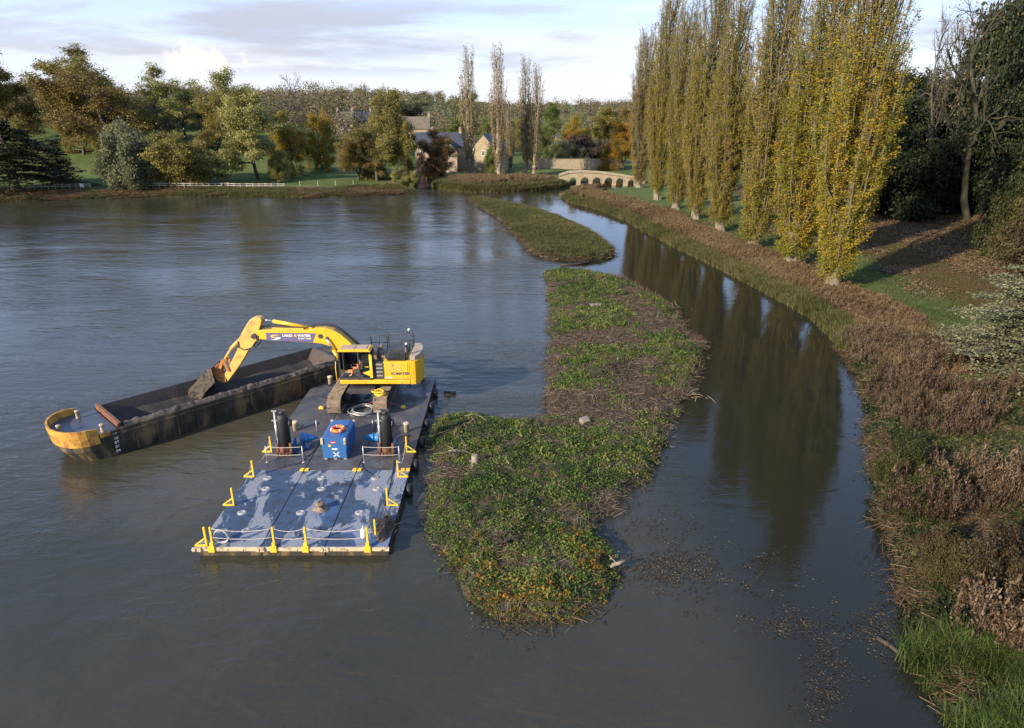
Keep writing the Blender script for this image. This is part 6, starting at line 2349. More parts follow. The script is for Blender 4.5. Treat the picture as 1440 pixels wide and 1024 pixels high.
# hoses along the boom
m = MB()
for s, off in ((-0.16, 0.05), (-0.06, 0.09), (0.05, 0.06), (0.15, 0.10)):
    pts = [el(px, py) for px, py in ((366, 462.0), (390, 460.6), (434, 460.6), (447, 458.2), (459, 457.8), (471, 460.4), (482, 466.6), (493, 476), (506, 487))]
    m.tube([(p[0], s, p[1] + off) for p in pts], 0.028, 6)
m.build('hydraulic_hose', M_black, exc)
m = MB()
m.prism(elp([(384, 459.5), (428, 460.5), (428, 462.0), (384, 461.2)]), -0.22, -0.14)
m.build('pipe_guard', M_yellow_worn, exc)
# arm
arm_px = [(357.5, 446.2), (361, 445.2), (367, 445.6), (370, 448.2), (368.5, 455), (366.3, 462), (363.8, 474), (361.5, 481), (352.5, 489.5), (338.5, 513), (322.5, 534.5), (318, 535.2), (313.8, 531.5),
          (323.5, 515), (334, 494), (337, 487), (336.8, 476.5), (345.4, 460.5), (352.5, 449)]
m = MB()
m.prism(elp(arm_px), -0.30, 0.30)
m.build('dipper_arm', M_yellow_worn, exc, 0.03)
m = MB()
for s in (-0.34, 0.34):
    pts = [el(px, py) for px, py in ((362, 478), (356, 487), (346, 490), (338, 486), (337, 478))]
    m.tube([(p[0], s, p[1]) for p in pts], 0.035, 6)
    pts = [el(px, py) for px, py in ((366, 470), (364, 484), (357, 490), (349, 488))]
    m.tube([(p[0], s * 1.1, p[1]) for p in pts], 0.032, 6)
m.build('hydraulic_hose', M_black, exc)
a, b, c = el(337.5, 478), el(325.5, 491), el(316.5, 504.5)
off = -0.05
m = MB()
m.cyl((a[0] + off, 0, a[1]), (b[0] + off, 0, b[1]), 0.125, n=14)
ram = m.build('bucket_cylinder', M_yellow_worn, exc)
m = MB()
m.cyl((b[0] + off, 0, b[1]), (c[0], 0, c[1]), 0.075, n=12)
m.build('rod', M_yellow_worn, ram)
for s in (-0.36, 0.36):
    m = MB()
    p = [el(316.5, 503.5), el(324.5, 519.5)]
    m.bar((p[0][0], s, p[0][1]), (p[1][0], s, p[1][1]), 0.07, 0.18)
    p = [el(315.5, 504), el(310, 521)]
    m.bar((p[0][0], s * 0.8, p[0][1]), (p[1][0], s * 0.8, p[1][1]), 0.07, 0.20)
    m.build('bucket_link', M_orange_rust, exc, 0.01)
m = MB()
m.prism(elp([(300.5, 514), (307, 512.5), (309.5, 519), (313, 526), (320.5, 530), (321, 535), (316, 536), (307, 531), (302, 523)]), -0.38, 0.38)
m.build('quick_coupler', M_orange_rust, exc, 0.03)
# bucket: curved shell open towards the machine, cheeks, lip and teeth
back = [(303.5, 512.5), (297, 514.5), (290.5, 521.0), (281, 533), (273, 540.5), (271.3, 545.5), (274.5, 552.5), (280, 558.5), (284, 561.5)]
pb = elp(back)
inn = []
for i, (x, z) in enumerate(pb):
    a = pb[max(i - 1, 0)]
    b = pb[min(i + 1, len(pb) - 1)]
    dx, dz = b[0] - a[0], b[1] - a[1]
    l = math.hypot(dx, dz)
    inn.append((x - dz / l * 0.06 * 1, z + dx / l * 0.06 * 1))
cx, cz = el(291, 540)
inn = [(x + (cx - x) * 0.05, z + (cz - z) * 0.05) for x, z in pb]
m = MB()
m.prism(pb + inn[::-1], -0.78, 0.78)
bk = m.build('bucket', M_dark_steel, exc)
m = MB()
cheek = elp(back + [(291, 553), (297, 543.5), (308.5, 532), (308, 527)])
for ya_, yb_ in ((-0.83, -0.785), (0.785, 0.83)):
    m = MB()
    m.prism(cheek, ya_, yb_)
    m.build('cheek_plate', M_crust, bk)
m = MB()
p = el(284, 561.5)
for k in range(5):
    m.bar((p[0] - 0.02, -0.66 + k * 0.33, p[1] + 0.05), (p[0] + 0.10, -0.66 + k * 0.33, p[1] - 0.14), 0.12, 0.07)
m.build('bucket_tooth', M_dark_steel, bk)

# ---- yellow sling bag on the right track, straps and their anchors
m = MB()
for k in range(6):
    m.torus((_r.gauss(0, 0.08), _r.gauss(0, 0.06), 0.04 + k * 0.035), 0.30, 0.04, 18, 6, Matrix.Rotation(_r.gauss(0, 0.2), 3, 'X'))
o = m.build('sling_bundle', M_rail_yellow)
o.location = (EX + xr - 0.1, YC - TLEN / 2 + 0.75, EZ + THT + 0.06)
tag(o, 'bundle of yellow lifting slings on top of the right excavator track', 'slings')
for lab, p, q in (('red tie down strap from the right track to the deck', (EX + xr + 0.45, YC - TLEN / 2 + 0.5, EZ + 0.75), at(567, 574, ZD)),
                  ('red tie down strap from the left track to the deck', (EX + xl - 0.45, YC - TLEN / 2 + 0.5, EZ + 0.75), at(452, 575, ZD)),
                  ('red tie down strap between the tracks under the excavator', (EX + xr - 0.5, YC - TLEN / 2 + 0.4, EZ + 0.8), at(512, 572, ZD))):
    t = thing('ratchet_strap', lab, 'strap', (q[0], q[1], ZD), 0, 'straps holding the excavator')
    d = Vector(p) - Vector((q[0], q[1], ZD))
    m = MB()
    m.bar((0, 0, 0.08), d, 0.05, 0.02)
    m.build('webbing', M_red_strap, t)
    m = MB()
    m.box((0, 0, 0.07), (0.34, 0.20, 0.14))
    m.cyl((-0.12, 0, 0.14), (0.12, 0, 0.14), 0.07, n=10)
    m.build('deck_anchor', M_rail_yellow, t, 0.02)


# ---------------------------------------------------------------- OPERATOR
def skinned(name, chains, mat, parent):
    """connected joints with radii grown into one surface"""
    vs, es, rs = [], [], []
    index = {}
    for ch in chains:
        last = None
        for p, r in ch:
            key = tuple(round(v, 4) for v in p)
            if key not in index:
                index[key] = len(vs)
                vs.append(p)
                rs.append(r)
            k = index[key]
            if last is not None and last != k:
                es.append((last, k))
            last = k
    me = bpy.data.meshes.new(name)
    me.from_pydata(vs, es, [])
    me.materials.append(mat)
    o = bpy.data.objects.new(name, me)
    COL.objects.link(o)
    o.modifiers.new('skin', 'SKIN')
    if not me.skin_vertices:
        bpy.context.view_layer.objects.active = o
    sk = me.skin_vertices[0].data if me.skin_vertices else None
    for i, r in enumerate(rs):
        if sk:
            sk[i].radius = r if isinstance(r, tuple) else (r, r)
            sk[i].use_root = (i == 0)
    s = o.modifiers.new('smooth', 'SUBSURF')
    s.levels = s.render_levels = 2
    me.polygons.foreach_set('use_smooth', [True] * len(me.polygons))
    return adopt(o, parent)


# the operator sits facing -X, hands forward on the levers
OX, OY, OZ = EX + xf + 1.22, YC + cy0 + 0.55, EZ + z0 + 0.50
op = thing('person', 'excavator operator in orange work jacket seated in the open cab', 'person', (OX, OY, OZ))
pel, waist, chest, neck, head0, head1 = (0.08, 0, 0.06), (0.12, 0, 0.26), (0.12, 0, 0.46), (0.09, 0, 0.60), (0.06, 0, 0.68), (0.045, 0, 0.80)
chains = [[(pel, (0.15, 0.12)), (waist, (0.135, 0.105)), (chest, (0.15, 0.11)), (neck, 0.055), (head0, (0.07, 0.075)), (head1, (0.085, 0.078))]]
hands = []
for s in (-1, 1):
    sh, elb, wr = (0.12, s * 0.19, 0.50), (-0.04, s * 0.27, 0.28), (-0.27, s * 0.29, 0.32)
    palm = (-0.345, s * 0.29, 0.335)
    chains.append([(chest, (0.15, 0.11)), (sh, 0.062), (elb, 0.047), (wr, 0.034), (palm, (0.042, 0.026))])
    for f, (dy, ln) in enumerate(((-0.030, 0.068), (-0.010, 0.078), (0.011, 0.073), (0.031, 0.056))):
        b = (palm[0] - 0.03, palm[1] + dy, palm[2] + 0.012)
        k = (b[0] - ln * 0.6, b[1], b[2] + 0.004)
        e = (k[0] + 0.004, k[1], k[2] - ln * 0.5)
        chains.append([(palm, (0.042, 0.026)), (b, 0.011), (k, 0.0095), (e, 0.008)])
    chains.append([(palm, (0.042, 0.026)), ((palm[0] - 0.005, palm[1] - s * 0.045, palm[2] - 0.01), 0.012), ((palm[0] - 0.045, palm[1] - s * 0.05, palm[2] - 0.03), 0.010)])
    hip, knee, ank, toe = (0.05, s * 0.10, 0.05), (-0.40, s * 0.14, 0.10), (-0.50, s * 0.14, -0.30), (-0.68, s * 0.15, -0.36)
    chains.append([(pel, (0.15, 0.12)), (hip, 0.09), (knee, 0.065), (ank, 0.045), (toe, 0.042)])
chains.append([(head0, (0.07, 0.075)), ((-0.045, 0, 0.725), 0.016)])                # nose
for s in (-1, 1):
    chains.append([(head1, (0.085, 0.078)), ((0.06, s * 0.088, 0.745), 0.016)])     # ears
skinned('body', chains, M_skin, op)
j = [[(pel, (0.165, 0.135)), (waist, (0.155, 0.125)), (chest, (0.17, 0.125)), ((0.10, 0, 0.585), (0.075, 0.075))]]
for s in (-1, 1):
    j.append([(chest, (0.17, 0.125)), ((0.12, s * 0.19, 0.50), 0.078), ((-0.04, s * 0.27, 0.28), 0.062), ((-0.25, s * 0.29, 0.318), 0.047)])
skinned('jacket', j, M_hiviz, op)
j = [[((0.08, 0, 0.05), (0.16, 0.13)), ((0.085, 0, 0.10), (0.155, 0.125))]]
for s in (-1, 1):
    j.append([((0.08, 0, 0.05), (0.16, 0.13)), ((0.05, s * 0.10, 0.05), 0.10), ((-0.40, s * 0.14, 0.10), 0.078), ((-0.495, s * 0.14, -0.27), 0.06)])
skinned('trousers', j, M_hiviz, op)
m = MB()
m.lathe([(0.112, 0.0), (0.108, 0.05), (0.080, 0.10), (0.03, 0.125)], (0.048, 0, 0.80), 'Z', 18)
m.build('hair', M_wood_dark, op)
m = MB()
for s in (-1, 1):
    m.lathe([(0.010, -0.006), (0.010, 0.006)], (-0.036, s * 0.032, 0.775), 'X', 8)
m.box((-0.030, 0, 0.690), (0.012, 0.045, 0.010))
m.build('eyes_and_mouth', M_black, op)

# ---------------------------------------------------------------- HOPPER BARGE
ZT = 1.7
A = Vector((*at(166, 603, ZT)[:2],))
B = Vector((*at(472, 512, ZT)[:2],))
Fp = Vector((*at(124, 576, ZT)[:2],))
ud = (B - A).normalized()
vd = Vector((-ud.y, ud.x))                                        # across, away from the camera
BWID = (Fp - A).dot(vd)
BL = (B - A).length + 0.6
barge = thing('hopper_barge', 'long dark open mud hopper barge with a rusty yellow rounded bow', 'barge', (A.x, A.y, 0), math.atan2(ud.y, ud.x))
# local axes: +X towards the stern, +Y away from the camera; the hopper starts at x = 0, the bow lies at negative x
w = BWID
bow_tip = Vector((*at(64, 601, ZT + 0.3)[:2],))
BN = -(bow_tip - A).dot(ud)
ns = 16
curve = []
for k in range(ns + 1):
    a = math.pi * k / ns
    curve.append((-1.1 - (BN - 1.1) * math.sin(a) ** 0.75, w / 2 - w / 2 * math.cos(a) * (1 if True else 0)))
# hull
m = MB()
wl = [(x * 0.60 - 0.1, 0.06 * w + y * 0.88) for x, y in curve]
vs, fs = [], []
outline_top = [(BL + 1.3, -0.02), ] + curve + [(BL + 1.3, w + 0.02)]
outline_low = [(BL + 1.2, 0.05), ] + wl + [(BL + 1.2, w - 0.05)]
n = len(outline_top)
for (x, y) in outline_top:
    vs.append((x, y, ZT - 0.05))
for (x, y), (xt_, yt_) in zip(outline_low, outline_top):
    vs.append((xt_ + (x - xt_) * 0.15, yt_ + (y - yt_) * 0.15, 0.75))
for (x, y) in outline_low:
    vs.append((x, y, -0.5))
for r_ in range(2):
    for i in range(n):
        k = (i + 1) % n
        fs.append((r_ * n + i, (r_ + 1) * n + i, (r_ + 1) * n + k, r_ * n + k))
m.add(vs, fs)
m.box((BL / 2 - 0.2, -0.05, ZT - 0.28), (BL + 1.4, 0.12, 0.10))
for k in range(13):
    m.box((0.9 + k * 1.25, -0.045, 0.80), (0.09, 0.11, 1.35))
m.build('hull', M_hull, barge)
# foredeck
m = MB()
m.slab([(0.0, 0.05)] + [(x * 0.985, 0.05 + y * 0.98) for x, y in curve] + [(0.0, w - 0.05)], ZT - 0.12, ZT - 0.04)
m.build('foredeck', M_barge_deck, barge)
# bow bulwark
m = MB()
vs, fs = [], []
for k, (x, y) in enumerate(curve):
    f = 0.44 if 0 < k < ns else 0.36
    for (sx_, sy_, z) in ((0.972, 1.010, ZT - 0.60), (1.012, 1.012, ZT + f * 0.5), (1.012, 1.012, ZT + f), (0.975, 0.975, ZT + f), (0.970, 0.970, ZT - 0.06)):
        vs.append((x * sx_, w / 2 + (y - w / 2) * sy_, z))
for k in range(ns):
    for q in range(4):
        a = k * 5 + q
        fs.append((a, a + 5, a + 6, a + 1))
for k in (0, ns):
    fs.append(tuple(k * 5 + q for q in range(5)))
m.add(vs, fs)
m.build('bow_bulwark', M_bow, barge)
m = MB()
m.box((-0.75, -0.015, ZT - 0.12), (0.55, 0.06, 0.34))
m.build('fairlead', M_bow, barge, 0.03)
# hopper: sloping walls, end walls, coamings, load
ins, dp = 0.62, 1.6
m = MB()
vs = [(0.25, ins * 0.7, ZT + 0.05), (BL, ins * 0.7, ZT + 0.05), (BL, w - ins * 0.35, ZT + 0.12), (0.25, w - ins * 0.35, ZT + 0.12),
      (1.0, ins * 1.5, ZT - dp), (BL - 1.6, ins * 1.5, ZT - dp), (BL - 1.6, w - ins * 1.3, ZT - dp), (1.0, w - ins * 1.3, ZT - dp)]
m.add(vs, [(0, 1, 5, 4), (1, 2, 6, 5), (2, 3, 7, 6), (3, 0, 4, 7), (4, 5, 6, 7)])
m.build('hopper', M_mud, barge)
m = MB()
m.box((0.12, w / 2, ZT + 0.10), (0.10, w - 0.25, 0.34))
m.box((0.18, w / 2, ZT + 0.29), (0.20, w - 0.27, 0.05))
m.build('front_coaming', M_rust, barge, 0.02)
m = MB()
m.box((BL / 2 + 0.2, w - 0.11, ZT + 0.02), (BL, 0.20, 0.24))
m.box((BL + 0.10, w / 2, ZT + 0.04), (0.2, w - 0.4, 0.2))
m.build('far_coaming', M_dark_steel, barge, 0.02)
m = MB()
m.box((BL / 2 + 0.6, 0.22, ZT - 0.05), (BL + 1.3, 0.46, 0.10))
m.box((BL + 0.75, w / 2, ZT - 0.05), (1.1, w - 0.06, 0.10))
m.build('side_deck', M_hull, barge)
# crusted mud along the near side deck and coaming
nx, ny = 240, 14
gx, gy = np.meshgrid(np.linspace(0.4, BL + 0.2, nx), np.linspace(0, 1, ny))
hh = ZT - 0.02 + (0.24 * np.sin(np.pi * np.clip(gy * 1.05, 0, 1)) ** 0.7) * (0.45 + 1.0 * fbm(gx * 1.0, gy * 0.6, 0.30, 81, 5)) * (0.75 + 0.5 * fbm(gx, gx * 0, 1.7, 85, 2))
yy = 0.03 + gy * 0.62 + (fbm(gx, gy, 0.5, 88, 3) - 0.5) * 0.16
i, jx = np.meshgrid(np.arange(nx - 1), np.arange(ny - 1))
a = (jx * nx + i).ravel()
mesh_np('mud_crust', np.stack([gx.ravel(), yy.ravel(), hh.ravel()], 1), np.stack([a, a + 1, a + nx + 1, a + nx], 1), M_crust, barge, None, True)
# mud load lying in the bottom
nx, ny = 90, 26
gx, gy = np.meshgrid(np.linspace(0.6, BL - 0.8, nx), np.linspace(ins * 1.1, w - ins * 0.8, ny))
hh = ZT - dp + 0.70 + 0.42 * (fbm(gx, gy, 1.6, 71, 4) - 0.4) + 0.25 * smooth((gy - w * 0.55) / 1.2)
i, jx = np.meshgrid(np.arange(nx - 1), np.arange(ny - 1))
a = (jx * nx + i).ravel()
mesh_np('mud_load', np.stack([gx.ravel(), gy.ravel(), hh.ravel()], 1), np.stack([a, a + 1, a + nx + 1, a + nx], 1), M_silt, barge, None, True)
# bollards on the foredeck
for px, py in ((110, 587), (84, 608), (149, 610)):
    x, y, _ = at(px, py, ZT)
    d = Vector((x, y)) - A
    m = MB()
    m.lathe([(0.14, 0), (0.13, 0.04), (0.12, 0.42), (0.15, 0.44), (0.15, 0.50), (0.06, 0.53)], (d.dot(ud), min(max(d.dot(vd), 0.3), w - 0.3), ZT - 0.04), 'Z', 14)
    m.build('bollard', M_tan, barge)
# draught marks
for k, s in enumerate(('12', '10', '08', '06', '04')):
    letters('draught_mark', s, 0.25, M_white, barge, (-0.35, -0.03 + 0.012 * k, 1.42 - 0.28 * k), (R(90), 0, 0), 0.002, bold=0.006)
# ================================================================== BUILDINGS, BRIDGE, WALL, FENCES
def stone_material(name, c1, c2, mortar, scale=1.0, bw=0.5, bh=0.24):
    m, t, b = new_mat(name)
    tc = nd(t, 'ShaderNodeTexCoord')
    geo = nd(t, 'ShaderNodeNewGeometry')
    mp = nd(t, 'ShaderNodeMapping')
    mp.inputs['Rotation'].default_value = (R(90), 0, 0)
    t.links.new(tc.outputs['Object'], mp.inputs['Vector'])
    br = nd(t, 'ShaderNodeTexBrick')
    br.inputs['Color1'].default_value = (*c1, 1)
    br.inputs['Color2'].default_value = (*c2, 1)
    br.inputs['Mortar'].default_value = (*mortar, 1)
    br.inputs['Scale'].default_value = scale
    br.inputs['Mortar Size'].default_value = 0.02
    br.inputs['Brick Width'].default_value = bw
    br.inputs['Row Height'].default_value = bh
    t.links.new(mp.outputs[0], br.inputs['Vector'])
    c = mix(t, rng_map(t, noise(t, 0.8, 6.0, 0.65), 0.45, 0.7, 0, 0.6), br.outputs['Color'], tuple(v * 0.6 for v in c1))
    t.links.new(c, b.inputs['Base Color'])
    b.inputs['Roughness'].default_value = 0.9
    bump(t, b, noise(t, 5.0, 4.0), 0.4, 0.03)
    return m


S_honey = stone_material('honey_stone', (0.36, 0.285, 0.18), (0.27, 0.215, 0.135), (0.21, 0.175, 0.12))
S_pink = stone_material('rosy_stone', (0.40, 0.30, 0.22), (0.33, 0.245, 0.18), (0.33, 0.26, 0.20))
S_wall = stone_material('wall_stone', (0.36, 0.29, 0.19), (0.27, 0.22, 0.15), (0.20, 0.17, 0.12))
M_slate = paint('slate_roof', (0.050, 0.052, 0.070), (0.036, 0.038, 0.052), 1.2, 0.55, (0.075, 0.07, 0.06), (0.58, 0.72), 0.8)
M_slate_violet = paint('violet_slate_roof', (0.052, 0.044, 0.075), (0.040, 0.036, 0.060), 1.2, 0.5)
M_stone_tile = paint('stone_tile_roof', (0.150, 0.122, 0.085), (0.105, 0.088, 0.062), 0.9, 0.9, (0.07, 0.065, 0.04), (0.52, 0.7), 0.9)
M_render = paint('pale_render', (0.62, 0.61, 0.60), (0.54, 0.53, 0.52), 0.5, 0.8)
M_grey_clad = paint('grey_cladding', (0.22, 0.23, 0.25), (0.18, 0.19, 0.21), 0.5, 0.6)
M_blue_door = paint('blue_door', (0.16, 0.22, 0.36), None, 2.0, 0.5)
M_fence = paint('weathered_white_timber', (0.38, 0.35, 0.28), (0.29, 0.265, 0.215), 3.0, 0.85)


def house(name, label, px0, px1, Y, wall_h, roof_h, dpt, rz, wall_m, roof_m, zbase=None, chims=(), wins=(), door=None, gable=False, cat='house', door_m=None):
    """gabled house. its front is local -Y; ridge along local X (or along Y for gable=True)"""
    x0 = (px0 - 720) / FPX * depth(Y, 3)
    x1 = (px1 - 720) / FPX * depth(Y, 3)
    L, cx = x1 - x0, (x0 + x1) / 2
    zb = hz(cx, Y) - 0.1 if zbase is None else zbase
    t = thing(name, label, cat, (cx, Y + dpt / 2, zb), rz)
    hx, hy = L / 2, dpt / 2
    m = MB()
    if gable:
        m.prism([(-hx, -1.0), (hx, -1.0), (hx, wall_h), (0, wall_h + roof_h), (-hx, wall_h)], -hy, hy)
    else:
        vs = [(-hx, -hy, -1.0), (hx, -hy, -1.0), (hx, hy, -1.0), (-hx, hy, -1.0), (-hx, -hy, wall_h), (hx, -hy, wall_h), (hx, hy, wall_h), (-hx, hy, wall_h), (-hx, 0, wall_h + roof_h), (hx, 0, wall_h + roof_h)]
        m.add(vs, [(0, 1, 5, 4), (1, 2, 6, 9, 5), (2, 3, 7, 6), (3, 0, 4, 8, 7)])
    m.build('wall', wall_m, t)
    r = MB()
    ov, th = 0.30, 0.16
    if gable:
        for s in (-1, 1):
            a, b = (s * (hx + ov), wall_h - ov * roof_h / hx + 0.05), (0, wall_h + roof_h + 0.05)
            vs = [(a[0], -hy - 0.2, a[1]), (a[0], hy + 0.2, a[1]), (0, hy + 0.2, b[1]), (0, -hy - 0.2, b[1])]
            vs += [(x, y, z + th) for x, y, z in vs]
            r.add(vs, [(0, 1, 2, 3), (7, 6, 5, 4), (0, 4, 5, 1), (3, 2, 6, 7), (0, 3, 7, 4), (1, 5, 6, 2)])
    else:
        for s in (-1, 1):
            a, b = (s * (hy + ov), wall_h - ov * roof_h / hy + 0.05), (0, wall_h + roof_h + 0.05)
            vs = [(-hx - 0.2, a[0], a[1]), (hx + 0.2, a[0], a[1]), (hx + 0.2, 0, b[1]), (-hx - 0.2, 0, b[1])]
            vs += [(x, y, z + th) for x, y, z in vs]
            r.add(vs, [(0, 1, 2, 3), (7, 6, 5, 4), (0, 4, 5, 1), (3, 2, 6, 7), (0, 3, 7, 4), (1, 5, 6, 2)])
    ro = r.build('roof', roof_m, t)
    for u in chims:
        c = MB()
        x, y = (0, u * hy) if gable else (u * hx, 0)
        c.box((x, y, wall_h + roof_h + 0.3), (0.8, 0.7, 1.9))
        c.box((x, y, wall_h + roof_h + 1.3), (0.95, 0.85, 0.14))
        for q in (-0.2, 0.2):
            c.lathe([(0.13, 1.37), (0.10, 1.8)], (x + q, y, wall_h + roof_h), 'Z', 10)
        c.build('chimney', wall_m, ro)
    for (u, z, w_, h_) in wins:
        f = MB()
        x = u * hx
        for dx, dz, sx, sz in ((-w_ / 2, 0, 0.10, h_), (w_ / 2, 0, 0.10, h_), (0, h_ / 2, w_ + 0.1, 0.10), (0, -h_ / 2, w_ + 0.2, 0.12), (0, 0, 0.06, h_)):
            f.box((x + dx, -hy - 0.03, z + dz), (sx, 0.10, sz))
        fo = f.build('window', M_white, t)
        p = MB()
        p.box((x, -hy - 0.012, z), (w_, 0.02, h_))
        p.build('pane', M_glass, fo)
    if door:
        u, w_, h_ = door
        d = MB()
        d.box((u * hx, -hy - 0.03, h_ / 2), (w_, 0.08, h_))
        d.box((u * hx, -hy - 0.05, h_ + 0.08), (w_ + 0.3, 0.12, 0.14))
        do = d.build('door', door_m or M_blue_door, t)
        k = MB()
        k.lathe([(0.05, -0.06), (0.05, 0.02)], (u * hx + w_ * 0.35, -hy - 0.07, h_ * 0.5), 'Y', 10)
        k.build('handle', M_galv, do)
    return t


house('stone_cottage', 'long rosy stone cottage with a slate roof and blue door behind the russet birch', 584, 668, 222, 6.9, 3.8, 8.5, 0.02, S_pink, M_slate, 1.4,
      chims=(-0.45, 0.5), wins=((-0.75, 5.2, 1.0, 1.3), (-0.4, 5.2, 1.0, 1.3), (0.05, 5.2, 1.0, 1.3), (0.42, 5.2, 1.0, 1.3), (0.80, 5.2, 1.0, 1.3), (-0.6, 2.2, 1.1, 1.4), (0.3, 2.2, 1.1, 1.4)), door=(0.78, 1.3, 2.1))
house('gabled_wing', 'rosy stone gable end projecting from the long slate roofed cottage', 613, 643, 217.5, 5.6, 3.6, 4.3, 0.0, S_pink, M_slate, 1.4, wins=((-0.35, 4.4, 0.9, 1.2), (0.35, 4.4, 0.9, 1.2), (0.0, 1.8, 1.2, 1.4)), gable=True)
house('stone_cottage', 'stone cottage with a violet slate roof and one tall window beside the dark round shrub', 672, 706, 214, 6.9, 3.7, 9.0, -0.45, S_honey, M_slate_violet, 1.4,
      chims=(0.6,), wins=((0.0, 5.3, 0.9, 1.4), (0.45, 2.2, 0.9, 1.2)), gable=True)
house('barn', 'stone tiled barn roof showing above the slate roofed cottage', 545, 604, 262, 5.0, 3.8, 9.0, 0.05, S_honey, M_stone_tile, 7.4, chims=(0.97,), wins=((0.2, 2.2, 1.0, 1.1),), cat='barn')
house('stone_house', 'honey stone house with steep tiled roof and chimneys among the golden trees', 474, 497, 275, 5.4, 3.0, 9.0, 0.15, S_pink, M_stone_tile, 9.4, chims=(-0.85, 0.9), wins=((-0.3, 3.8, 1.0, 1.2), (0.4, 3.8, 1.0, 1.2)))
house('stone_house', 'house roof half hidden behind the dark olive tree right of the honey stone house', 494, 524, 285, 4.4, 3.2, 8.0, -0.1, S_honey, M_slate, 10.2, chims=(0.9,))
# pale flat roofed building on the skyline
Yb = 330
xa, xb = [(p - 720) / FPX * depth(Yb, 15) for p in (418, 450)]
zb2 = CAM_H - Yb * below(164)
fb = thing('modern_building', 'pale flat roofed modern building on the skyline above the yellow green tree', 'building', ((xa + xb) / 2, Yb, zb2))
wd = xb - xa
m = MB()
m.box((0, 4, 1.5), (wd, 8, 5.0))
m.build('wall', M_render, fb)
m = MB()
m.box((-0.3, 4, 4.2), (wd * 1.08, 9, 0.35))
m.build('roof', M_grey_clad, fb)
for u in (-0.3, 0.05, 0.35):
    m = MB()
    m.box((u * wd, -0.04, 2.2), (1.6, 0.1, 2.4))
    m.build('window', M_glass, fb)
m = MB()
m.box((wd * 0.30, 2, 4.9), (1.2, 1.2, 1.2))
m.build('chimney', M_grey_clad, fb)
house('far_roof', 'grey farm roof in the trees behind the close pair of poplars', 782, 800, 300, 3.2, 3.0, 8, 0.1, S_honey, M_slate, None)

# ---- garden wall
Yw = 224
wx0, wx1 = [(p - 720) / FPX * depth(Yw, 2) for p in (742, 868)]
zw0 = 1.6
gw = thing('garden_wall', 'long honey stone garden wall running behind the bridge', 'wall', ((wx0 + wx1) / 2, Yw, zw0))
hw = (wx1 - wx0) / 2
m = MB()
m.box((0, 0, 0.9), (2 * hw, 0.5, 3.6))
m.build('masonry', S_honey, gw)
m = MB()
for k in range(24):
    m.box((-hw + (k + 0.5) * 2 * hw / 24, 0, 2.78), (2 * hw / 24 - 0.04, 0.66, 0.14))
m.build('coping', S_wall, gw)

# ---- bridge
Yr = 190.0
bp = lambda px, py: xz(px, py, Yr)
bx0, bx1 = bp(786, 245)[0], bp(905, 250)[0]
br = thing('stone_bridge', 'low honey stone bridge with a row of round arches over the stream', 'bridge', ((bx0 + bx1) / 2, Yr, 0), -0.05)
cx = (bx0 + bx1) / 2
top = [bp(*p) for p in ((786, 246), (800, 241.5), (818, 240.5), (835, 241.2), (852, 242.8), (872, 245.5), (890, 248.5), (905, 251))]
arches = [(805.5, 253.5, 9.6), (821.8, 253.8, 11.4), (838.5, 254.0, 11.6), (854.8, 254.2, 11.2), (870.5, 254.4, 10.4), (886, 255.5, 9.0)]


def top_z(x):
    return float(np.interp(x, [p[0] for p in top], [p[1] for p in top]))


m = MB()
zlow = -0.6
spans = []
for (pc, py, wpx) in arches:
    xc, zc_ = bp(pc, py)
    r_ = wpx / 2 / FPX * depth(Yr, 2)
    spans.append((xc, zc_ - 0.1, r_))
edges = [bx0]
for (xc, zc_, r_) in spans:
    edges += [xc - r_, xc + r_]
edges.append(bx1)
hw_ = 2.0
for k in range(0, len(edges), 2):                                # piers and abutments
    a, b = edges[k], edges[k + 1]
    m.prism([(a - cx, zlow), (b - cx, zlow), (b - cx, top_z(b) - 0.22), (a - cx, top_z(a) - 0.22)], -hw_, hw_)
for (xc, zc_, r_) in spans:                                      # ring above each opening
    pts = [(xc - r_ * math.cos(math.pi * q / 14) - cx, zc_ + r_ * math.sin(math.pi * q / 14)) for q in range(15)]
    for q in range(14):
        (xa, za), (xb_, zb_) = pts[q], pts[q + 1]
        m.prism([(xa, za), (xb_, zb_), (xb_, top_z(xb_ + cx) - 0.22), (xa, top_z(xa + cx) - 0.22)], -hw_, hw_)
m.build('masonry', S_honey, br)
for s in (-1, 1):
    m = MB()
    for k in range(len(top) - 1):
        a, b = top[k], top[k + 1]
        m.prism([(a[0] - cx, a[1] - 0.22), (b[0] - cx, b[1] - 0.22), (b[0] - cx, b[1] + 0.05), (a[0] - cx, a[1] + 0.05)], s * hw_ - 0.28, s * hw_ + 0.12)
    m.build('parapet', S_wall, br)
for (xc, zc_, r_) in spans:
    m = MB()
    for q in range(11):
        a0, a1 = math.pi * q / 11 + 0.02, math.pi * (q + 1) / 11 - 0.02
        pts = [(xc - cx - rr * math.cos(a), zc_ + rr * math.sin(a)) for a, rr in ((a0, r_ + 0.005), (a1, r_ + 0.005), (a1, r_ + 0.28), (a0, r_ + 0.28))]
        m.prism(pts, -hw_ - 0.07, -hw_ - 0.003)
    m.build('arch_ring', S_wall, br)
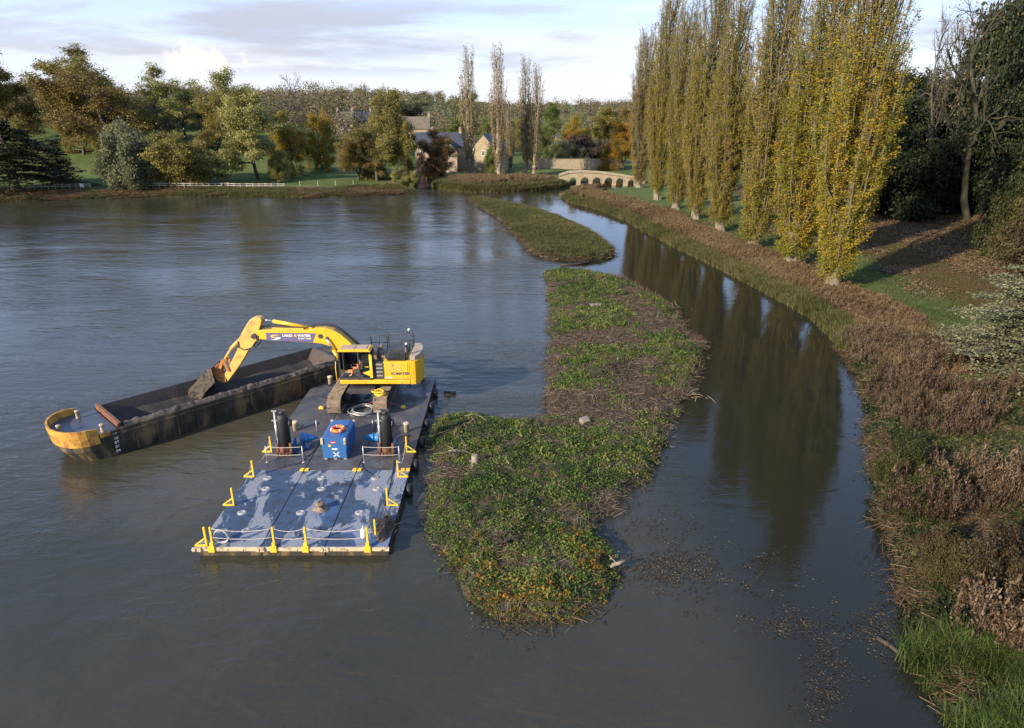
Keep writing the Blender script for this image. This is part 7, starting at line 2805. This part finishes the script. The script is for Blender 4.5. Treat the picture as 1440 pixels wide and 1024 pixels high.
# small footbridge lip over the stream mouth at left
x, y, z = ground_at(562, 248)
fbz = thing('culvert_arch', 'small pale stone culvert under the dark trees at the stream mouth', 'culvert', (x, y + 2, 0.4))
m = MB()
pts = [(-2.2, -0.6), (-1.2, -0.6)] + [(-1.2 * math.cos(math.pi * q / 10), 0.2 + 0.9 * math.sin(math.pi * q / 10)) for q in range(11)] + [(1.2, -0.6), (2.2, -0.6), (2.2, 1.5), (-2.2, 1.5)]
m.prism(pts, -0.4, 0.4)
m.build('masonry', S_honey, fbz)


# ---- post and rail fences beside the lake
def fence(label, px0, px1, py0, py1, n):
    pts = []
    for k in range(n):
        u = k / (n - 1)
        pts.append(ground_at(px0 + (px1 - px0) * u, py0 + (py1 - py0) * u))
    t = thing('post_and_rail_fence', label, 'fence', (pts[0][0], pts[0][1], pts[0][2]))
    o = Vector(pts[0])
    for p in pts:
        q = Vector(p) - o
        m = MB()
        m.box((q.x, q.y, q.z + 0.55), (0.16, 0.14, 1.5))
        m.build('post', M_fence, t)
    for h in (1.12, 0.66):
        m = MB()
        for a, b in zip(pts[:-1], pts[1:]):
            qa, qb = Vector(a) - o, Vector(b) - o
            m.bar(qa + Vector((0, -0.10, h)), qb + Vector((0, -0.10, h)), 0.06, 0.15)
        m.build('rail', M_fence, t)


fence('pale post and rail fence passing under the dark cedar at the left edge', -40, 128, 268.5, 265.5, 18)
fence('longer pale post and rail fence along the lawn below the round bush', 163, 400, 264.5, 265.5, 28)
for k, px in enumerate((422, 447, 472, 497)):
    x, y, z = ground_at(px, 262 - k * 0.6)
    m = MB()
    m.box((0, 0, 0.5), (0.12, 0.12, 1.3))
    m.box((0, 0, 1.16), (0.14, 0.14, 0.04))
    o = m.build('fence_post', M_fence)
    o.location = (x, y, z)
    tag(o, 'lone pale stake on the left lawn, %s from the end of the long fence' % ('first', 'second', 'third', 'fourth')[k], 'post', 'lone stakes on the lawn')

# people-sized white notice on the left fence
x, y, z = ground_at(117, 266)
m = MB()
m.box((0, 0, 0.9), (0.9, 0.05, 0.8))
m.box((-0.3, 0.05, 0.3), (0.08, 0.06, 1.0))
m.box((0.3, 0.05, 0.3), (0.08, 0.06, 1.0))
o = m.build('notice_board', M_white)
o.location = (x, y - 0.3, z)
tag(o, 'small white board fixed at the right end of the left fence', 'sign')
